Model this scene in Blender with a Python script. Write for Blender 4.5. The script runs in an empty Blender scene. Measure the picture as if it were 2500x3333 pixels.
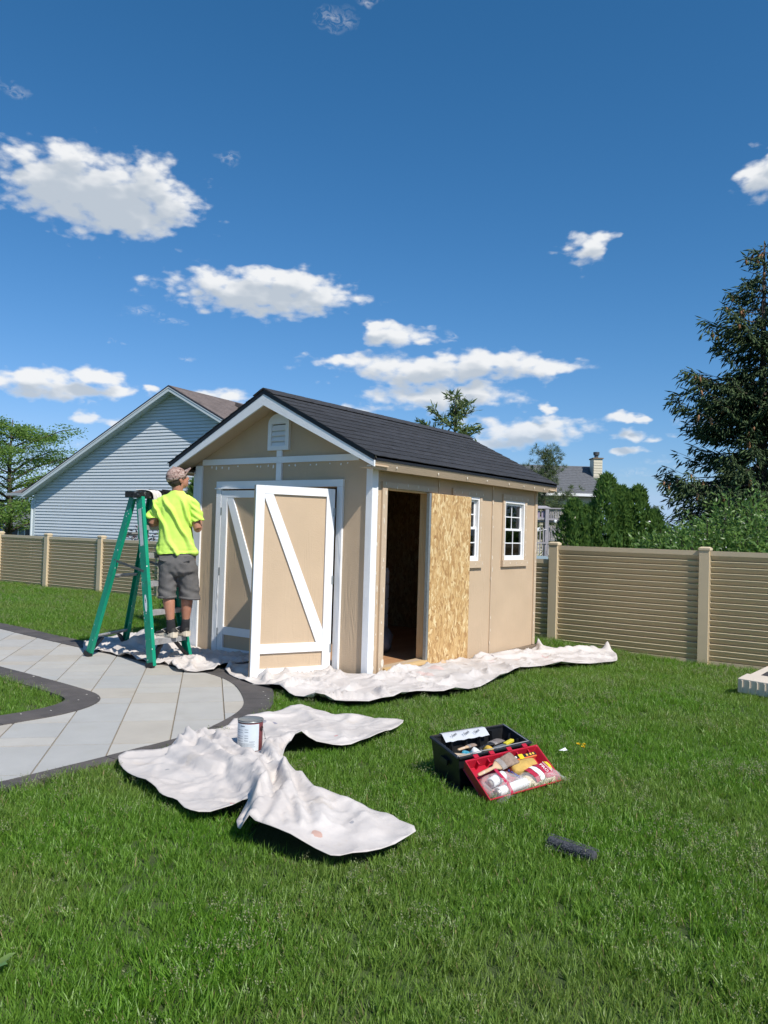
import bpy, bmesh, math, random
import numpy as np
from math import sin, cos, tan, pi, radians, sqrt, atan2, hypot, exp
from mathutils import Vector, Matrix, noise as mnoise
from mathutils.geometry import delaunay_2d_cdt

random.seed(7)
rng = np.random.default_rng(11)
scene = bpy.context.scene
COL = scene.collection

# ------------------------------------------------------------------ camera
YAW, PITCH, ROLL, FPX = 0.618927, 0.025072, 0.029159, 2619.79
CAMLOC = Vector((-6.1164, -4.5055, 1.3860))
fwd = Vector((cos(YAW)*cos(PITCH), sin(YAW)*cos(PITCH), sin(PITCH)))
rgt = fwd.cross(Vector((0, 0, 1))).normalized()
upv = rgt.cross(fwd)
r2 = cos(ROLL)*rgt + sin(ROLL)*upv
u2 = -sin(ROLL)*rgt + cos(ROLL)*upv
cam_data = bpy.data.cameras.new('camera')
cam = bpy.data.objects.new('camera', cam_data)
COL.objects.link(cam)
m = Matrix((r2, u2, -fwd)).transposed().to_4x4()
m.translation = CAMLOC
cam.matrix_world = m
cam_data.sensor_fit = 'VERTICAL'
cam_data.sensor_height = 36.0
cam_data.lens = FPX/3333.0*36.0
cam_data.clip_start = 0.05
cam_data.clip_end = 4000
scene.camera = cam

# ------------------------------------------------------------------ light and exposure
SUN = Vector((-0.29, -1.0, 1.12)).normalized()          # towards the sun
SUN_EL = math.asin(SUN.z)
sd = bpy.data.lights.new('sun', 'SUN')
sd.energy = 4.2
sd.angle = radians(0.53)
sd.color = (1.0, 0.95, 0.87)
sun = bpy.data.objects.new('sun', sd)
COL.objects.link(sun)
sun.rotation_euler = SUN.to_track_quat('Z', 'Y').to_euler()
sun.location = (-10, -20, 30)
vs = scene.view_settings
vs.view_transform = 'Standard'
vs.look = 'None'
vs.exposure = 0.32
vs.gamma = 1.0
vs.use_curve_mapping = False
scene.render.film_transparent = False
scene.cycles.use_denoising = True
scene.cycles.max_bounces = 6
scene.cycles.use_adaptive_sampling = True
scene.cycles.adaptive_threshold = 0.02
scene.cycles.transparent_max_bounces = 16
scene.cycles.caustics_reflective = False
scene.cycles.caustics_refractive = False


# ------------------------------------------------------------------ node helper
class NT:
    def __init__(self, tree):
        self.t = tree
        self.n = tree.nodes
        self.l = tree.links

    def add(self, typ, **kw):
        nd = self.n.new(typ)
        for k, v in kw.items():
            if k.startswith('i_'):
                key = k[2:]
                nd.inputs[int(key) if key.isdigit() else key].default_value = v
            else:
                setattr(nd, k, v)
        return nd

    def link(self, a, b):
        self.l.new(a, b)

    def put(self, sock, v):
        if isinstance(v, (int, float, tuple, list)):
            sock.default_value = v
        else:
            self.l.new(v, sock)

    def math(self, op, a, b=None, c=None, clamp=False):
        nd = self.n.new('ShaderNodeMath')
        nd.operation = op
        nd.use_clamp = clamp
        for i, v in enumerate((a, b, c)):
            if v is not None:
                self.put(nd.inputs[i], v)
        return nd.outputs[0]

    def vmath(self, op, a, b=None, out=0):
        nd = self.n.new('ShaderNodeVectorMath')
        nd.operation = op
        self.put(nd.inputs[0], a)
        if b is not None:
            self.put(nd.inputs[1], b)
        return nd.outputs[out]

    def mix(self, fac, a, b, typ='RGBA', blend='MIX'):
        nd = self.n.new('ShaderNodeMix')
        nd.data_type = typ
        if typ == 'RGBA':
            nd.blend_type = blend
            ia, ib, o = nd.inputs[6], nd.inputs[7], nd.outputs[2]
        else:
            ia, ib, o = nd.inputs[2], nd.inputs[3], nd.outputs[0]
        self.put(nd.inputs[0], fac)
        for s, v in ((ia, a), (ib, b)):
            if isinstance(v, tuple) and len(v) == 3:
                v = (*v, 1)
            self.put(s, v)
        return o

    def ramp(self, fac, stops):
        nd = self.n.new('ShaderNodeValToRGB')
        e = nd.color_ramp.elements
        while len(e) < len(stops):
            e.new(0.5)
        for el, (p, c) in zip(e, stops):
            el.position = p
            el.color = (*c, 1) if len(c) == 3 else c
        self.put(nd.inputs[0], fac)
        return nd.outputs[0]

    def noise(self, vec, scale, detail=4, rough=0.55, dist=0.0, dim='3D'):
        nd = self.n.new('ShaderNodeTexNoise')
        nd.noise_dimensions = dim
        nd.inputs['Scale'].default_value = scale
        nd.inputs['Detail'].default_value = detail
        nd.inputs['Roughness'].default_value = rough
        nd.inputs['Distortion'].default_value = dist
        if vec is not None:
            self.l.new(vec, nd.inputs['Vector'])
        return nd.outputs[0]

    def remap(self, v, a, b, c=0.0, d=1.0, smooth=False):
        nd = self.n.new('ShaderNodeMapRange')
        if smooth:
            nd.interpolation_type = 'SMOOTHSTEP'
        nd.clamp = True
        self.put(nd.inputs[0], v)
        for i, x in zip((1, 2, 3, 4), (a, b, c, d)):
            nd.inputs[i].default_value = x
        return nd.outputs[0]


# ------------------------------------------------------------------ sky: clear air plus fair-weather cumulus
# azimuth, elevation, half width, half height, thickness (radians)
CLOUDS = [(0.972, 0.3698, 0.1004, 0.0412, 1), (0.999, 0.4054, 0.0315, 0.0191, 0.9), (1.0626, 0.3983, 0.0337, 0.0107, 0.6), (0.8874, 0.3691, 0.0299, 0.0219, 0.8), (1.02, 0.3715, 0.0451, 0.0322, 1), (0.9282, 0.3857, 0.0481, 0.0283, 1), (0.9478, 0.3491, 0.069, 0.0194, 1), (0.7844, 0.2831, 0.1172, 0.0231, 0.95), (0.748, 0.2988, 0.0573, 0.0168, 1), (0.8322, 0.2909, 0.039, 0.0135, 0.9), (0.7725, 0.2663, 0.0484, 0.0139, 0.8), (0.7018, 0.2892, 0.0404, 0.0149, 0.8), (0.6136, 0.2426, 0.0416, 0.012, 0.8), (0.6283, 0.2499, 0.0202, 0.0098, 0.8), (0.5758, 0.2363, 0.0259, 0.0055, 0.6), (0.5489, 0.2036, 0.1414, 0.0166, 0.9), (0.4919, 0.2124, 0.062, 0.0143, 0.95), (0.6646, 0.2101, 0.0346, 0.0089, 0.7), (0.4297, 0.2039, 0.0332, 0.0131, 0.8), (0.5832, 0.1935, 0.0632, 0.0145, 0.7), (0.5536, 0.1683, 0.0855, 0.0157, 0.75), (0.5137, 0.1761, 0.0341, 0.0112, 0.9), (1.0116, 0.158, 0.0761, 0.0171, 0.9), (1.0412, 0.1644, 0.0292, 0.0103, 0.9), (0.9719, 0.1696, 0.0282, 0.0105, 0.9), (0.9509, 0.1571, 0.026, 0.0085, 0.7), (0.3806, 0.3397, 0.0272, 0.0191, 0.8), (0.3699, 0.3467, 0.0163, 0.011, 0.7), (0.1839, 0.397, 0.0306, 0.0203, 1), (0.1747, 0.4128, 0.0188, 0.0134, 0.9), (0.822, 0.1593, 0.0306, 0.0088, 0.75), (0.9037, 0.1608, 0.0096, 0.0081, 0.7), (0.4502, 0.1279, 0.0718, 0.0157, 0.8), (0.417, 0.1359, 0.033, 0.01, 0.95), (0.4893, 0.1145, 0.0506, 0.0124, 0.7), (0.4219, 0.1559, 0.01, 0.0061, 0.8), (0.333, 0.1437, 0.0201, 0.0065, 0.9), (0.3145, 0.1424, 0.0094, 0.0054, 0.9), (0.3236, 0.1246, 0.021, 0.0082, 0.95), (0.2973, 0.1189, 0.0134, 0.0049, 0.7), (0.3295, 0.1055, 0.019, 0.0044, 0.8), (0.3732, 0.1391, 0.0108, 0.0055, 0.5), (0.9176, 0.2497, 0.0202, 0.0062, 0.5), (0.8851, 0.2397, 0.0206, 0.0042, 0.35), (1.0675, 0.4554, 0.0181, 0.0076, 0.5), (0.698, 0.5722, 0.0198, 0.0108, 0.35), (0.6549, 0.5887, 0.0175, 0.0057, 0.35), (0.8252, 0.426, 0.0112, 0.0085, 0.3), (0.9727, 0.1232, 0.0153, 0.0059, 0.7), (0.9469, 0.1197, 0.0156, 0.0054, 0.6), (0.9708, 0.1394, 0.0092, 0.0048, 0.5), (0.6483, 0.1506, 0.0231, 0.0068, 0.6), (0.2552, 0.1376, 0.02, 0.0053, 0.4), (0.2926, 0.0934, 0.0154, 0.0043, 0.5), (0.3608, 0.0683, 0.0214, 0.0044, 0.5), (0.3132, 0.0787, 0.0208, 0.0044, 0.5), (0.2822, 0.0853, 0.0102, 0.0032, 0.4), (0.9793, 0.0944, 0.0203, 0.0053, 0.5), (1.0582, 0.1096, 0.0119, 0.0041, 0.5), (0.5442, 0.2423, 0.0103, 0.0066, 0.35), (0.8647, 0.1996, 0.0087, 0.0032, 0.4), (0.9478, 0.2131, 0.0073, 0.0026, 0.3)]
crng = random.Random(5)
for k in range(34):                                     # the same kind of sky goes on all round
    a = crng.uniform(1.35, 6.15)
    a = a - 2*pi if a > pi else a
    e = crng.choice((crng.uniform(0.08, 0.3), crng.uniform(0.2, 0.8)))
    w = crng.uniform(0.04, 0.13)
    CLOUDS.append((a, e, w, w*crng.uniform(0.18, 0.4), crng.uniform(0.6, 1)))

world = bpy.data.worlds.new('World')
scene.world = world
world.use_nodes = True
wt = NT(world.node_tree)
wt.n.clear()


def cloud_group():
    g = bpy.data.node_groups.new('cloud_field', 'ShaderNodeTree')
    g.interface.new_socket('AzEl', in_out='INPUT', socket_type='NodeSocketVector')
    g.interface.new_socket('Density', in_out='OUTPUT', socket_type='NodeSocketFloat')
    g.interface.new_socket('Body', in_out='OUTPUT', socket_type='NodeSocketFloat')
    g.interface.new_socket('Wisp', in_out='OUTPUT', socket_type='NodeSocketFloat')
    t = NT(g)
    gi = t.add('NodeGroupInput')
    go = t.add('NodeGroupOutput')
    ae = gi.outputs[0]
    # warp so that no outline stays an ellipse
    nz = t.n.new('ShaderNodeTexNoise')
    nz.noise_dimensions = '2D'
    nz.inputs['Scale'].default_value = 26
    nz.inputs['Detail'].default_value = 3
    t.link(t.vmath('MULTIPLY', ae, (1.0, 2.0, 1.0)), nz.inputs['Vector'])
    warp = t.vmath('SUBTRACT', nz.outputs['Color'], (0.5, 0.5, 0.5))
    warp = t.vmath('MULTIPLY', warp, (0.045, 0.018, 0.0))
    q = t.vmath('ADD', ae, warp)
    cur = None
    for a, e, w, h, s in CLOUDS:
        if s < 0.56:
            continue
        d = t.vmath('SUBTRACT', q, (a, e, 0))
        d = t.vmath('MULTIPLY', d, (1/w, 1/h, 0))
        ln = t.vmath('LENGTH', d, out=1)
        v = t.math('MULTIPLY_ADD', ln, -0.75*s if s > 0.5 else -0.75, s*0.75)
        cur = v if cur is None else t.math('SMOOTH_MAX', cur, v, 0.12)
    # faint shreds of vapour, never opaque
    wisp = None
    for a, e, w, h, s in CLOUDS:
        if s >= 0.56:
            continue
        d = t.vmath('MULTIPLY', t.vmath('SUBTRACT', q, (a, e, 0)), (0.8/w, 0.8/h, 0))
        v = t.math('SUBTRACT', 1.0, t.vmath('LENGTH', d, out=1))
        wisp = v if wisp is None else t.math('MAXIMUM', wisp, v)
    p = t.vmath('MULTIPLY', ae, (1.0, 1.9, 1.0))
    n1 = t.noise(p, 42, 7, 0.54, 0.0, '2D')
    n2 = t.noise(p, 17, 2, 0.5, 0.0, '2D')
    nn = t.math('ADD', t.math('MULTIPLY', t.math('SUBTRACT', n1, 0.5), 0.75), t.math('MULTIPLY', t.math('SUBTRACT', n2, 0.5), 0.35))
    # cauliflower heads: rounded cells, finer ones riding on coarser ones
    pw = t.vmath('ADD', p, t.vmath('MULTIPLY', warp, (0.25, 0.6, 0.0)))
    heads = None
    for sc_v, amp in ((30.0, 0.42), (68.0, 0.24)):
        vo = t.n.new('ShaderNodeTexVoronoi')
        vo.voronoi_dimensions = '2D'
        vo.feature = 'SMOOTH_F1'
        vo.inputs['Scale'].default_value = sc_v
        vo.inputs['Smoothness'].default_value = 0.35
        t.link(pw, vo.inputs['Vector'])
        h = t.math('MULTIPLY_ADD', vo.outputs['Distance'], -amp, amp*0.52)
        heads = h if heads is None else t.math('ADD', heads, h)
    wn = t.remap(t.noise(t.vmath('MULTIPLY', ae, (1.0, 1.6, 1.0)), 90, 5, 0.6, 1.0, '2D'), 0.40, 0.75)
    t.link(t.math('MULTIPLY', t.remap(wisp, 0.0, 0.9), wn), go.inputs[2])
    body = t.math('ADD', cur, t.math('MULTIPLY', t.math('SUBTRACT', n2, 0.5), 0.35))
    t.link(t.math('ADD', t.math('ADD', cur, nn), heads), go.inputs[0])
    t.link(t.math('ADD', body, t.math('MULTIPLY', heads, 0.7)), go.inputs[1])
    return g


CG = cloud_group()
tc = wt.add('ShaderNodeTexCoord')
sep = wt.add('ShaderNodeSeparateXYZ')
wt.link(tc.outputs['Generated'], sep.inputs[0])
az = wt.math('ARCTAN2', sep.outputs[1], sep.outputs[0])
el = wt.math('ARCSINE', sep.outputs[2])
cmb = wt.add('ShaderNodeCombineXYZ')
wt.link(az, cmb.inputs[0])
wt.link(el, cmb.inputs[1])
g1 = wt.add('ShaderNodeGroup', node_tree=CG)
wt.link(cmb.outputs[0], g1.inputs[0])
g2 = wt.add('ShaderNodeGroup', node_tree=CG)            # thickness between a point and the sun, up and to the right
wt.link(wt.vmath('ADD', cmb.outputs[0], (-0.008, 0.017, 0.0)), g2.inputs[0])
dens = wt.remap(g1.outputs[0], -0.09, 0.46, 0, 1, True)
thick = wt.remap(g2.outputs[1], -0.12, 0.52, 0, 1, True)
inner = wt.remap(g1.outputs[0], -0.05, 0.35, 0.25, 1)
shade = wt.math('MULTIPLY', thick, inner)
ccol = wt.mix(shade, (7.3, 7.4, 7.5), (4.2, 4.7, 5.3))
sky = wt.add('ShaderNodeTexSky', sky_type='NISHITA')
sky.sun_disc = False
sky.sun_elevation = SUN_EL
sky.sun_rotation = atan2(SUN.x, SUN.y)
sky.altitude = 200
sky.air_density = 1.0
sky.dust_density = 0.4
sky.ozone_density = 1.6
# the photograph's rich blue: red falls off faster than in the plain model
sc_ = wt.add('ShaderNodeSeparateColor')
wt.link(sky.outputs[0], sc_.inputs[0])
hs = wt.add('ShaderNodeCombineColor')
gg = wt.math('MULTIPLY', sc_.outputs[1], 0.71)
wt.link(wt.math('MINIMUM', wt.math('MULTIPLY', wt.math('POWER', sc_.outputs[0], 1.45), 0.27), wt.math('MULTIPLY', gg, 0.70)), hs.inputs[0])
wt.link(gg, hs.inputs[1])
wt.link(wt.math('MAXIMUM', wt.math('MULTIPLY', sc_.outputs[2], 0.98), wt.math('MULTIPLY', gg, 1.38)), hs.inputs[2])
low = wt.remap(el, 0.0, 0.16, 0.25, 1.0, True)          # distant clouds fade into the air
opac = wt.math('MULTIPLY', wt.math('MAXIMUM', wt.math('MULTIPLY', dens, 0.97), wt.math('MULTIPLY', g1.outputs[2], 0.42)), wt.remap(el, 0.0, 0.16, 0.40, 1.0))
final = wt.mix(opac, hs.outputs[0], ccol)
bg = wt.add('ShaderNodeBackground', i_Strength=0.1)
wt.link(final, bg.inputs['Color'])
wo = wt.add('ShaderNodeOutputWorld')
wt.link(bg.outputs[0], wo.inputs[0])
world.cycles.sampling_method = 'MANUAL'
world.cycles.sample_map_resolution = 512


# ------------------------------------------------------------------ materials
def new_mat(name):
    m = bpy.data.materials.new(name)
    m.use_nodes = True
    t = NT(m.node_tree)
    t.n.clear()
    out = t.add('ShaderNodeOutputMaterial')
    p = t.add('ShaderNodeBsdfPrincipled')
    t.link(p.outputs[0], out.inputs[0])
    return m, t, p, out


def mk(name, col, rough=0.6, var=0.12, vscale=8.0, bump=0.0, bscale=60.0, stretch=(1, 1, 1), metal=0.0, spec=0.4, dirt=None, dscale=3.0, damt=0.5, detail=5, transl=None):
    """Base colour with two octaves of its own variation, optional stains, bump of fine relief."""
    m, t, p, out = new_mat(name)
    tc = t.add('ShaderNodeTexCoord')
    v = t.vmath('MULTIPLY', tc.outputs['Object'], tuple(stretch))
    n = t.noise(v, vscale, detail, 0.6)
    f = t.remap(n, 0.25, 0.75)
    a = tuple(c*(1-var) for c in col)
    b = tuple(min(1, c*(1+var)) for c in col)
    c = t.mix(f, a, b)
    if dirt:
        dn = t.remap(t.noise(tc.outputs['Object'], dscale, 6, 0.65), 0.55, 0.75)
        c = t.mix(t.math('MULTIPLY', dn, damt), c, dirt)
    t.link(c, p.inputs['Base Color'])
    p.inputs['Roughness'].default_value = rough
    p.inputs['Metallic'].default_value = metal
    p.inputs['Specular IOR Level'].default_value = spec
    if bump:
        bn = t.add('ShaderNodeBump', i_Strength=bump, i_Distance=0.01)
        t.link(t.noise(v, bscale, 4, 0.6), bn.inputs['Height'])
        t.link(bn.outputs[0], p.inputs['Normal'])
    if transl:
        tr = t.add('ShaderNodeBsdfTranslucent')
        t.put(tr.inputs[0], (*transl, 1))
        ms = t.add('ShaderNodeMixShader', i_0=0.3)
        t.link(p.outputs[0], ms.inputs[1])
        t.link(tr.outputs[0], ms.inputs[2])
        t.link(ms.outputs[0], out.inputs[0])
    return m


def siding_mat(name, col, strength=0.5, fine=0.5):
    """Painted wood-grain panel: vertical embossed grain with cathedral loops and a fine brushed texture."""
    m, t, p, out = new_mat(name)
    tc = t.add('ShaderNodeTexCoord')
    o = tc.outputs['Object']
    v = t.vmath('MULTIPLY', o, (9, 9, 0.9))
    n = t.noise(v, 1.0, 2, 0.5, 0.3)
    rings = t.math('SINE', t.math('MULTIPLY', n, 55.0))
    patch = t.remap(t.noise(t.vmath('MULTIPLY', o, (1.7, 1.7, 0.35)), 3.0, 2), 0.48, 0.68)
    fv = t.vmath('MULTIPLY', o, (26, 26, 120))
    fn = t.noise(fv, 1.0, 4, 0.7)
    h = t.math('ADD', t.math('MULTIPLY', t.math('MULTIPLY', rings, patch), 0.55), t.math('MULTIPLY', fn, 1.6*fine))
    b = t.add('ShaderNodeBump', i_Strength=strength, i_Distance=0.006)
    t.link(h, b.inputs['Height'])
    t.link(b.outputs[0], p.inputs['Normal'])
    vv = t.remap(t.noise(o, 2.2, 4), 0.3, 0.7)
    c = t.mix(vv, tuple(x*0.94 for x in col), tuple(min(1, x*1.05) for x in col))
    t.link(c, p.inputs['Base Color'])
    p.inputs['Roughness'].default_value = 0.62
    p.inputs['Specular IOR Level'].default_value = 0.3
    return m


def wood_mat(name, light, dark, scale=1.0, axis=2, rough=0.6):
    m, t, p, out = new_mat(name)
    tc = t.add('ShaderNodeTexCoord')
    s = [22*scale]*3
    s[axis] = 1.4*scale
    v = t.vmath('MULTIPLY', tc.outputs['Object'], tuple(s))
    n = t.noise(v, 1.0, 5, 0.6, 0.6)
    k = t.noise(t.vmath('MULTIPLY', tc.outputs['Object'], (2.3, 2.3, 1.4)), 3.0, 1)
    knot = t.remap(k, 0.72, 0.78)
    c = t.mix(t.remap(n, 0.3, 0.7), light, dark)
    c = t.mix(t.math('MULTIPLY', knot, 0.6), c, tuple(x*0.45 for x in dark))
    t.link(c, p.inputs['Base Color'])
    p.inputs['Roughness'].default_value = rough
    b = t.add('ShaderNodeBump', i_Strength=0.25, i_Distance=0.004)
    t.link(n, b.inputs['Height'])
    t.link(b.outputs[0], p.inputs['Normal'])
    return m


def osb_mat(name, tint=1.0):
    m, t, p, out = new_mat(name)
    tc = t.add('ShaderNodeTexCoord')
    o = tc.outputs['Object']
    w = t.add('ShaderNodeTexNoise')
    w.inputs['Scale'].default_value = 9
    t.link(o, w.inputs['Vector'])
    wv = t.vmath('MULTIPLY', t.vmath('SUBTRACT', w.outputs['Color'], (0.5, 0.5, 0.5)), (0.10, 0.10, 0.04))
    base = t.vmath('ADD', o, wv)
    cols = []
    hts = []
    for s, rot, off in ((1.0, 0.25, 0.0), (0.75, -0.35, 3.1), (1.3, 0.6, 7.7)):
        mp = t.add('ShaderNodeMapping')
        mp.inputs['Rotation'].default_value = (0, rot, 0)
        mp.inputs['Location'].default_value = (off, off*0.3, off)
        mp.inputs['Scale'].default_value = (42*s, 42*s, 13*s)
        t.link(base, mp.inputs['Vector'])
        vo = t.add('ShaderNodeTexVoronoi')
        vo.inputs['Scale'].default_value = 1.0
        vo.inputs['Randomness'].default_value = 1.0
        t.link(mp.outputs[0], vo.inputs['Vector'])
        sp = t.add('ShaderNodeSeparateColor')
        t.link(vo.outputs['Color'], sp.inputs[0])
        cols.append(sp)
        hts.append(vo.outputs['Distance'])
    k = tuple
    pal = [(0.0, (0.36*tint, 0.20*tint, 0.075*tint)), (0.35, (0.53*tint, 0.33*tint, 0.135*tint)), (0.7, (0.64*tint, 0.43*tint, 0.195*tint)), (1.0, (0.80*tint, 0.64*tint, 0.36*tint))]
    c = t.ramp(cols[0].outputs[0], pal)
    c2 = t.ramp(cols[1].outputs[0], pal)
    c3 = t.ramp(cols[2].outputs[0], pal)
    c = t.mix(t.math('GREATER_THAN', cols[1].outputs[1], 0.5), c, c2)
    c = t.mix(t.math('GREATER_THAN', cols[2].outputs[1], 0.62), c, c3)
    fin = t.noise(t.vmath('MULTIPLY', o, (160, 160, 24)), 1.0, 3)
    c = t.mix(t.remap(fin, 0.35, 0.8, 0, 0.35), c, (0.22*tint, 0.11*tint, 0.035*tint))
    t.link(c, p.inputs['Base Color'])
    p.inputs['Roughness'].default_value = 0.55
    b = t.add('ShaderNodeBump', i_Strength=0.35, i_Distance=0.003)
    t.link(t.math('ADD', hts[0], t.math('MULTIPLY', fin, 0.4)), b.inputs['Height'])
    t.link(b.outputs[0], p.inputs['Normal'])
    return m


def leaf_mat(name, c1, c2, rough=0.5, transl=0.35, spec=0.35, tcol=None, patch=None, pscale=0.6):
    """Leaf colour varies leaf by leaf with the stored 'tint' attribute; light comes through thin leaves."""
    m, t, p, out = new_mat(name)
    at = t.add('ShaderNodeAttribute', attribute_name='tint')
    c = t.mix(at.outputs['Fac'], c1, c2)
    if patch:
        geo = t.add('ShaderNodeNewGeometry')
        f = t.remap(t.noise(geo.outputs['Position'], pscale, 4, 0.6), 0.38, 0.66)
        c = t.mix(t.math('MULTIPLY', f, 0.65), c, patch)
    t.link(c, p.inputs['Base Color'])
    p.inputs['Roughness'].default_value = rough
    p.inputs['Specular IOR Level'].default_value = spec
    tr = t.add('ShaderNodeBsdfTranslucent')
    tcl = tcol or tuple(min(1, x*1.25) for x in c2)
    t.link(t.mix(0.5, c, tcl), tr.inputs[0])
    ms = t.add('ShaderNodeMixShader', i_0=transl)
    t.link(p.outputs[0], ms.inputs[1])
    t.link(tr.outputs[0], ms.inputs[2])
    t.link(ms.outputs[0], out.inputs[0])
    return m


TAN = (0.53, 0.400, 0.272)
WHITE = (0.80, 0.81, 0.82)
M = {}
M['tan'] = siding_mat('tan_siding', TAN, 0.38)
M['tan_trim'] = siding_mat('tan_trim', (0.53, 0.41, 0.288), 0.25)
M['white_trim'] = siding_mat('white_trim_paint', WHITE, 0.5, 0.35)
M['white'] = mk('white_paint', (0.82, 0.83, 0.84), 0.45, 0.04, 3, 0.12, 60)
M['vinyl_white'] = mk('white_vinyl', (0.82, 0.82, 0.82), 0.35, 0.03)
M['putty'] = mk('white_putty', (0.72, 0.66, 0.56), 0.8, 0.12, 40)
M['osb'] = osb_mat('osb_board')
M['osb_shade'] = osb_mat('osb_shaded_inside', 0.5)  # same board with its colour darkened, painting in the dim interior
M['pine'] = wood_mat('new_pine', (0.70, 0.50, 0.27), (0.58, 0.37, 0.17), 1.0, 2)
M['pine_x'] = wood_mat('new_pine_sill', (0.70, 0.50, 0.25), (0.56, 0.36, 0.15), 1.0, 0)
M['old_wood'] = wood_mat('weathered_skid', (0.26, 0.20, 0.14), (0.13, 0.095, 0.065), 1.0, 0, 0.85)
M['ply'] = wood_mat('plywood_floor', (0.52, 0.30, 0.16), (0.40, 0.20, 0.09), 0.6, 0)
M['steel'] = mk('galvanised_steel', (0.36, 0.38, 0.38), 0.45, 0.15, 30, metal=0.7)
M['shingle'] = mk('black_shingle', (0.047, 0.049, 0.055), 0.9, 0.3, 14, 0.9, 420, spec=0.25)
M['shingle_b'] = mk('charcoal_shingle', (0.053, 0.055, 0.062), 0.9, 0.3, 14, 0.9, 420, spec=0.25)
M['drip'] = mk('black_drip_edge', (0.013, 0.013, 0.016), 0.5, 0.2, 10)
M['vinyl_tan'] = mk('tan_vinyl_fence', (0.60, 0.49, 0.33), 0.5, 0.04, 2.5, spec=0.35, dirt=(0.46, 0.37, 0.24), dscale=2.5, damt=0.25)
M['glass'] = None


def glass_mat(name, tint=(0.9, 0.95, 0.95), refl=0.9):
    m = bpy.data.materials.new(name)
    m.use_nodes = True
    t = NT(m.node_tree)
    t.n.clear()
    out = t.add('ShaderNodeOutputMaterial')
    tr = t.add('ShaderNodeBsdfTransparent')
    tr.inputs[0].default_value = (*tint, 1)
    gl = t.add('ShaderNodeBsdfGlossy', i_Roughness=0.02)
    gl.inputs[0].default_value = (refl, refl, refl, 1)
    fr = t.add('ShaderNodeFresnel', i_IOR=1.5)
    mx = t.add('ShaderNodeMixShader')
    t.link(fr.outputs[0], mx.inputs[0])
    t.link(tr.outputs[0], mx.inputs[1])
    t.link(gl.outputs[0], mx.inputs[2])
    t.link(mx.outputs[0], out.inputs[0])
    return m


M['glass'] = glass_mat('window_glass')


def plastic_film(name):
    m = bpy.data.materials.new(name)
    m.use_nodes = True
    t = NT(m.node_tree)
    t.n.clear()
    out = t.add('ShaderNodeOutputMaterial')
    tr = t.add('ShaderNodeBsdfTransparent')
    p = t.add('ShaderNodeBsdfPrincipled')
    p.inputs['Base Color'].default_value = (0.8, 0.8, 0.8, 1)
    p.inputs['Roughness'].default_value = 0.12
    p.inputs['Specular IOR Level'].default_value = 0.8
    mx = t.add('ShaderNodeMixShader')
    lw = t.add('ShaderNodeLayerWeight', i_Blend=0.35)
    t.link(t.math('MULTIPLY_ADD', lw.outputs['Facing'], 0.45, 0.10), mx.inputs[0])
    t.link(tr.outputs[0], mx.inputs[1])
    t.link(p.outputs[0], mx.inputs[2])
    t.link(mx.outputs[0], out.inputs[0])
    return m


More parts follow.
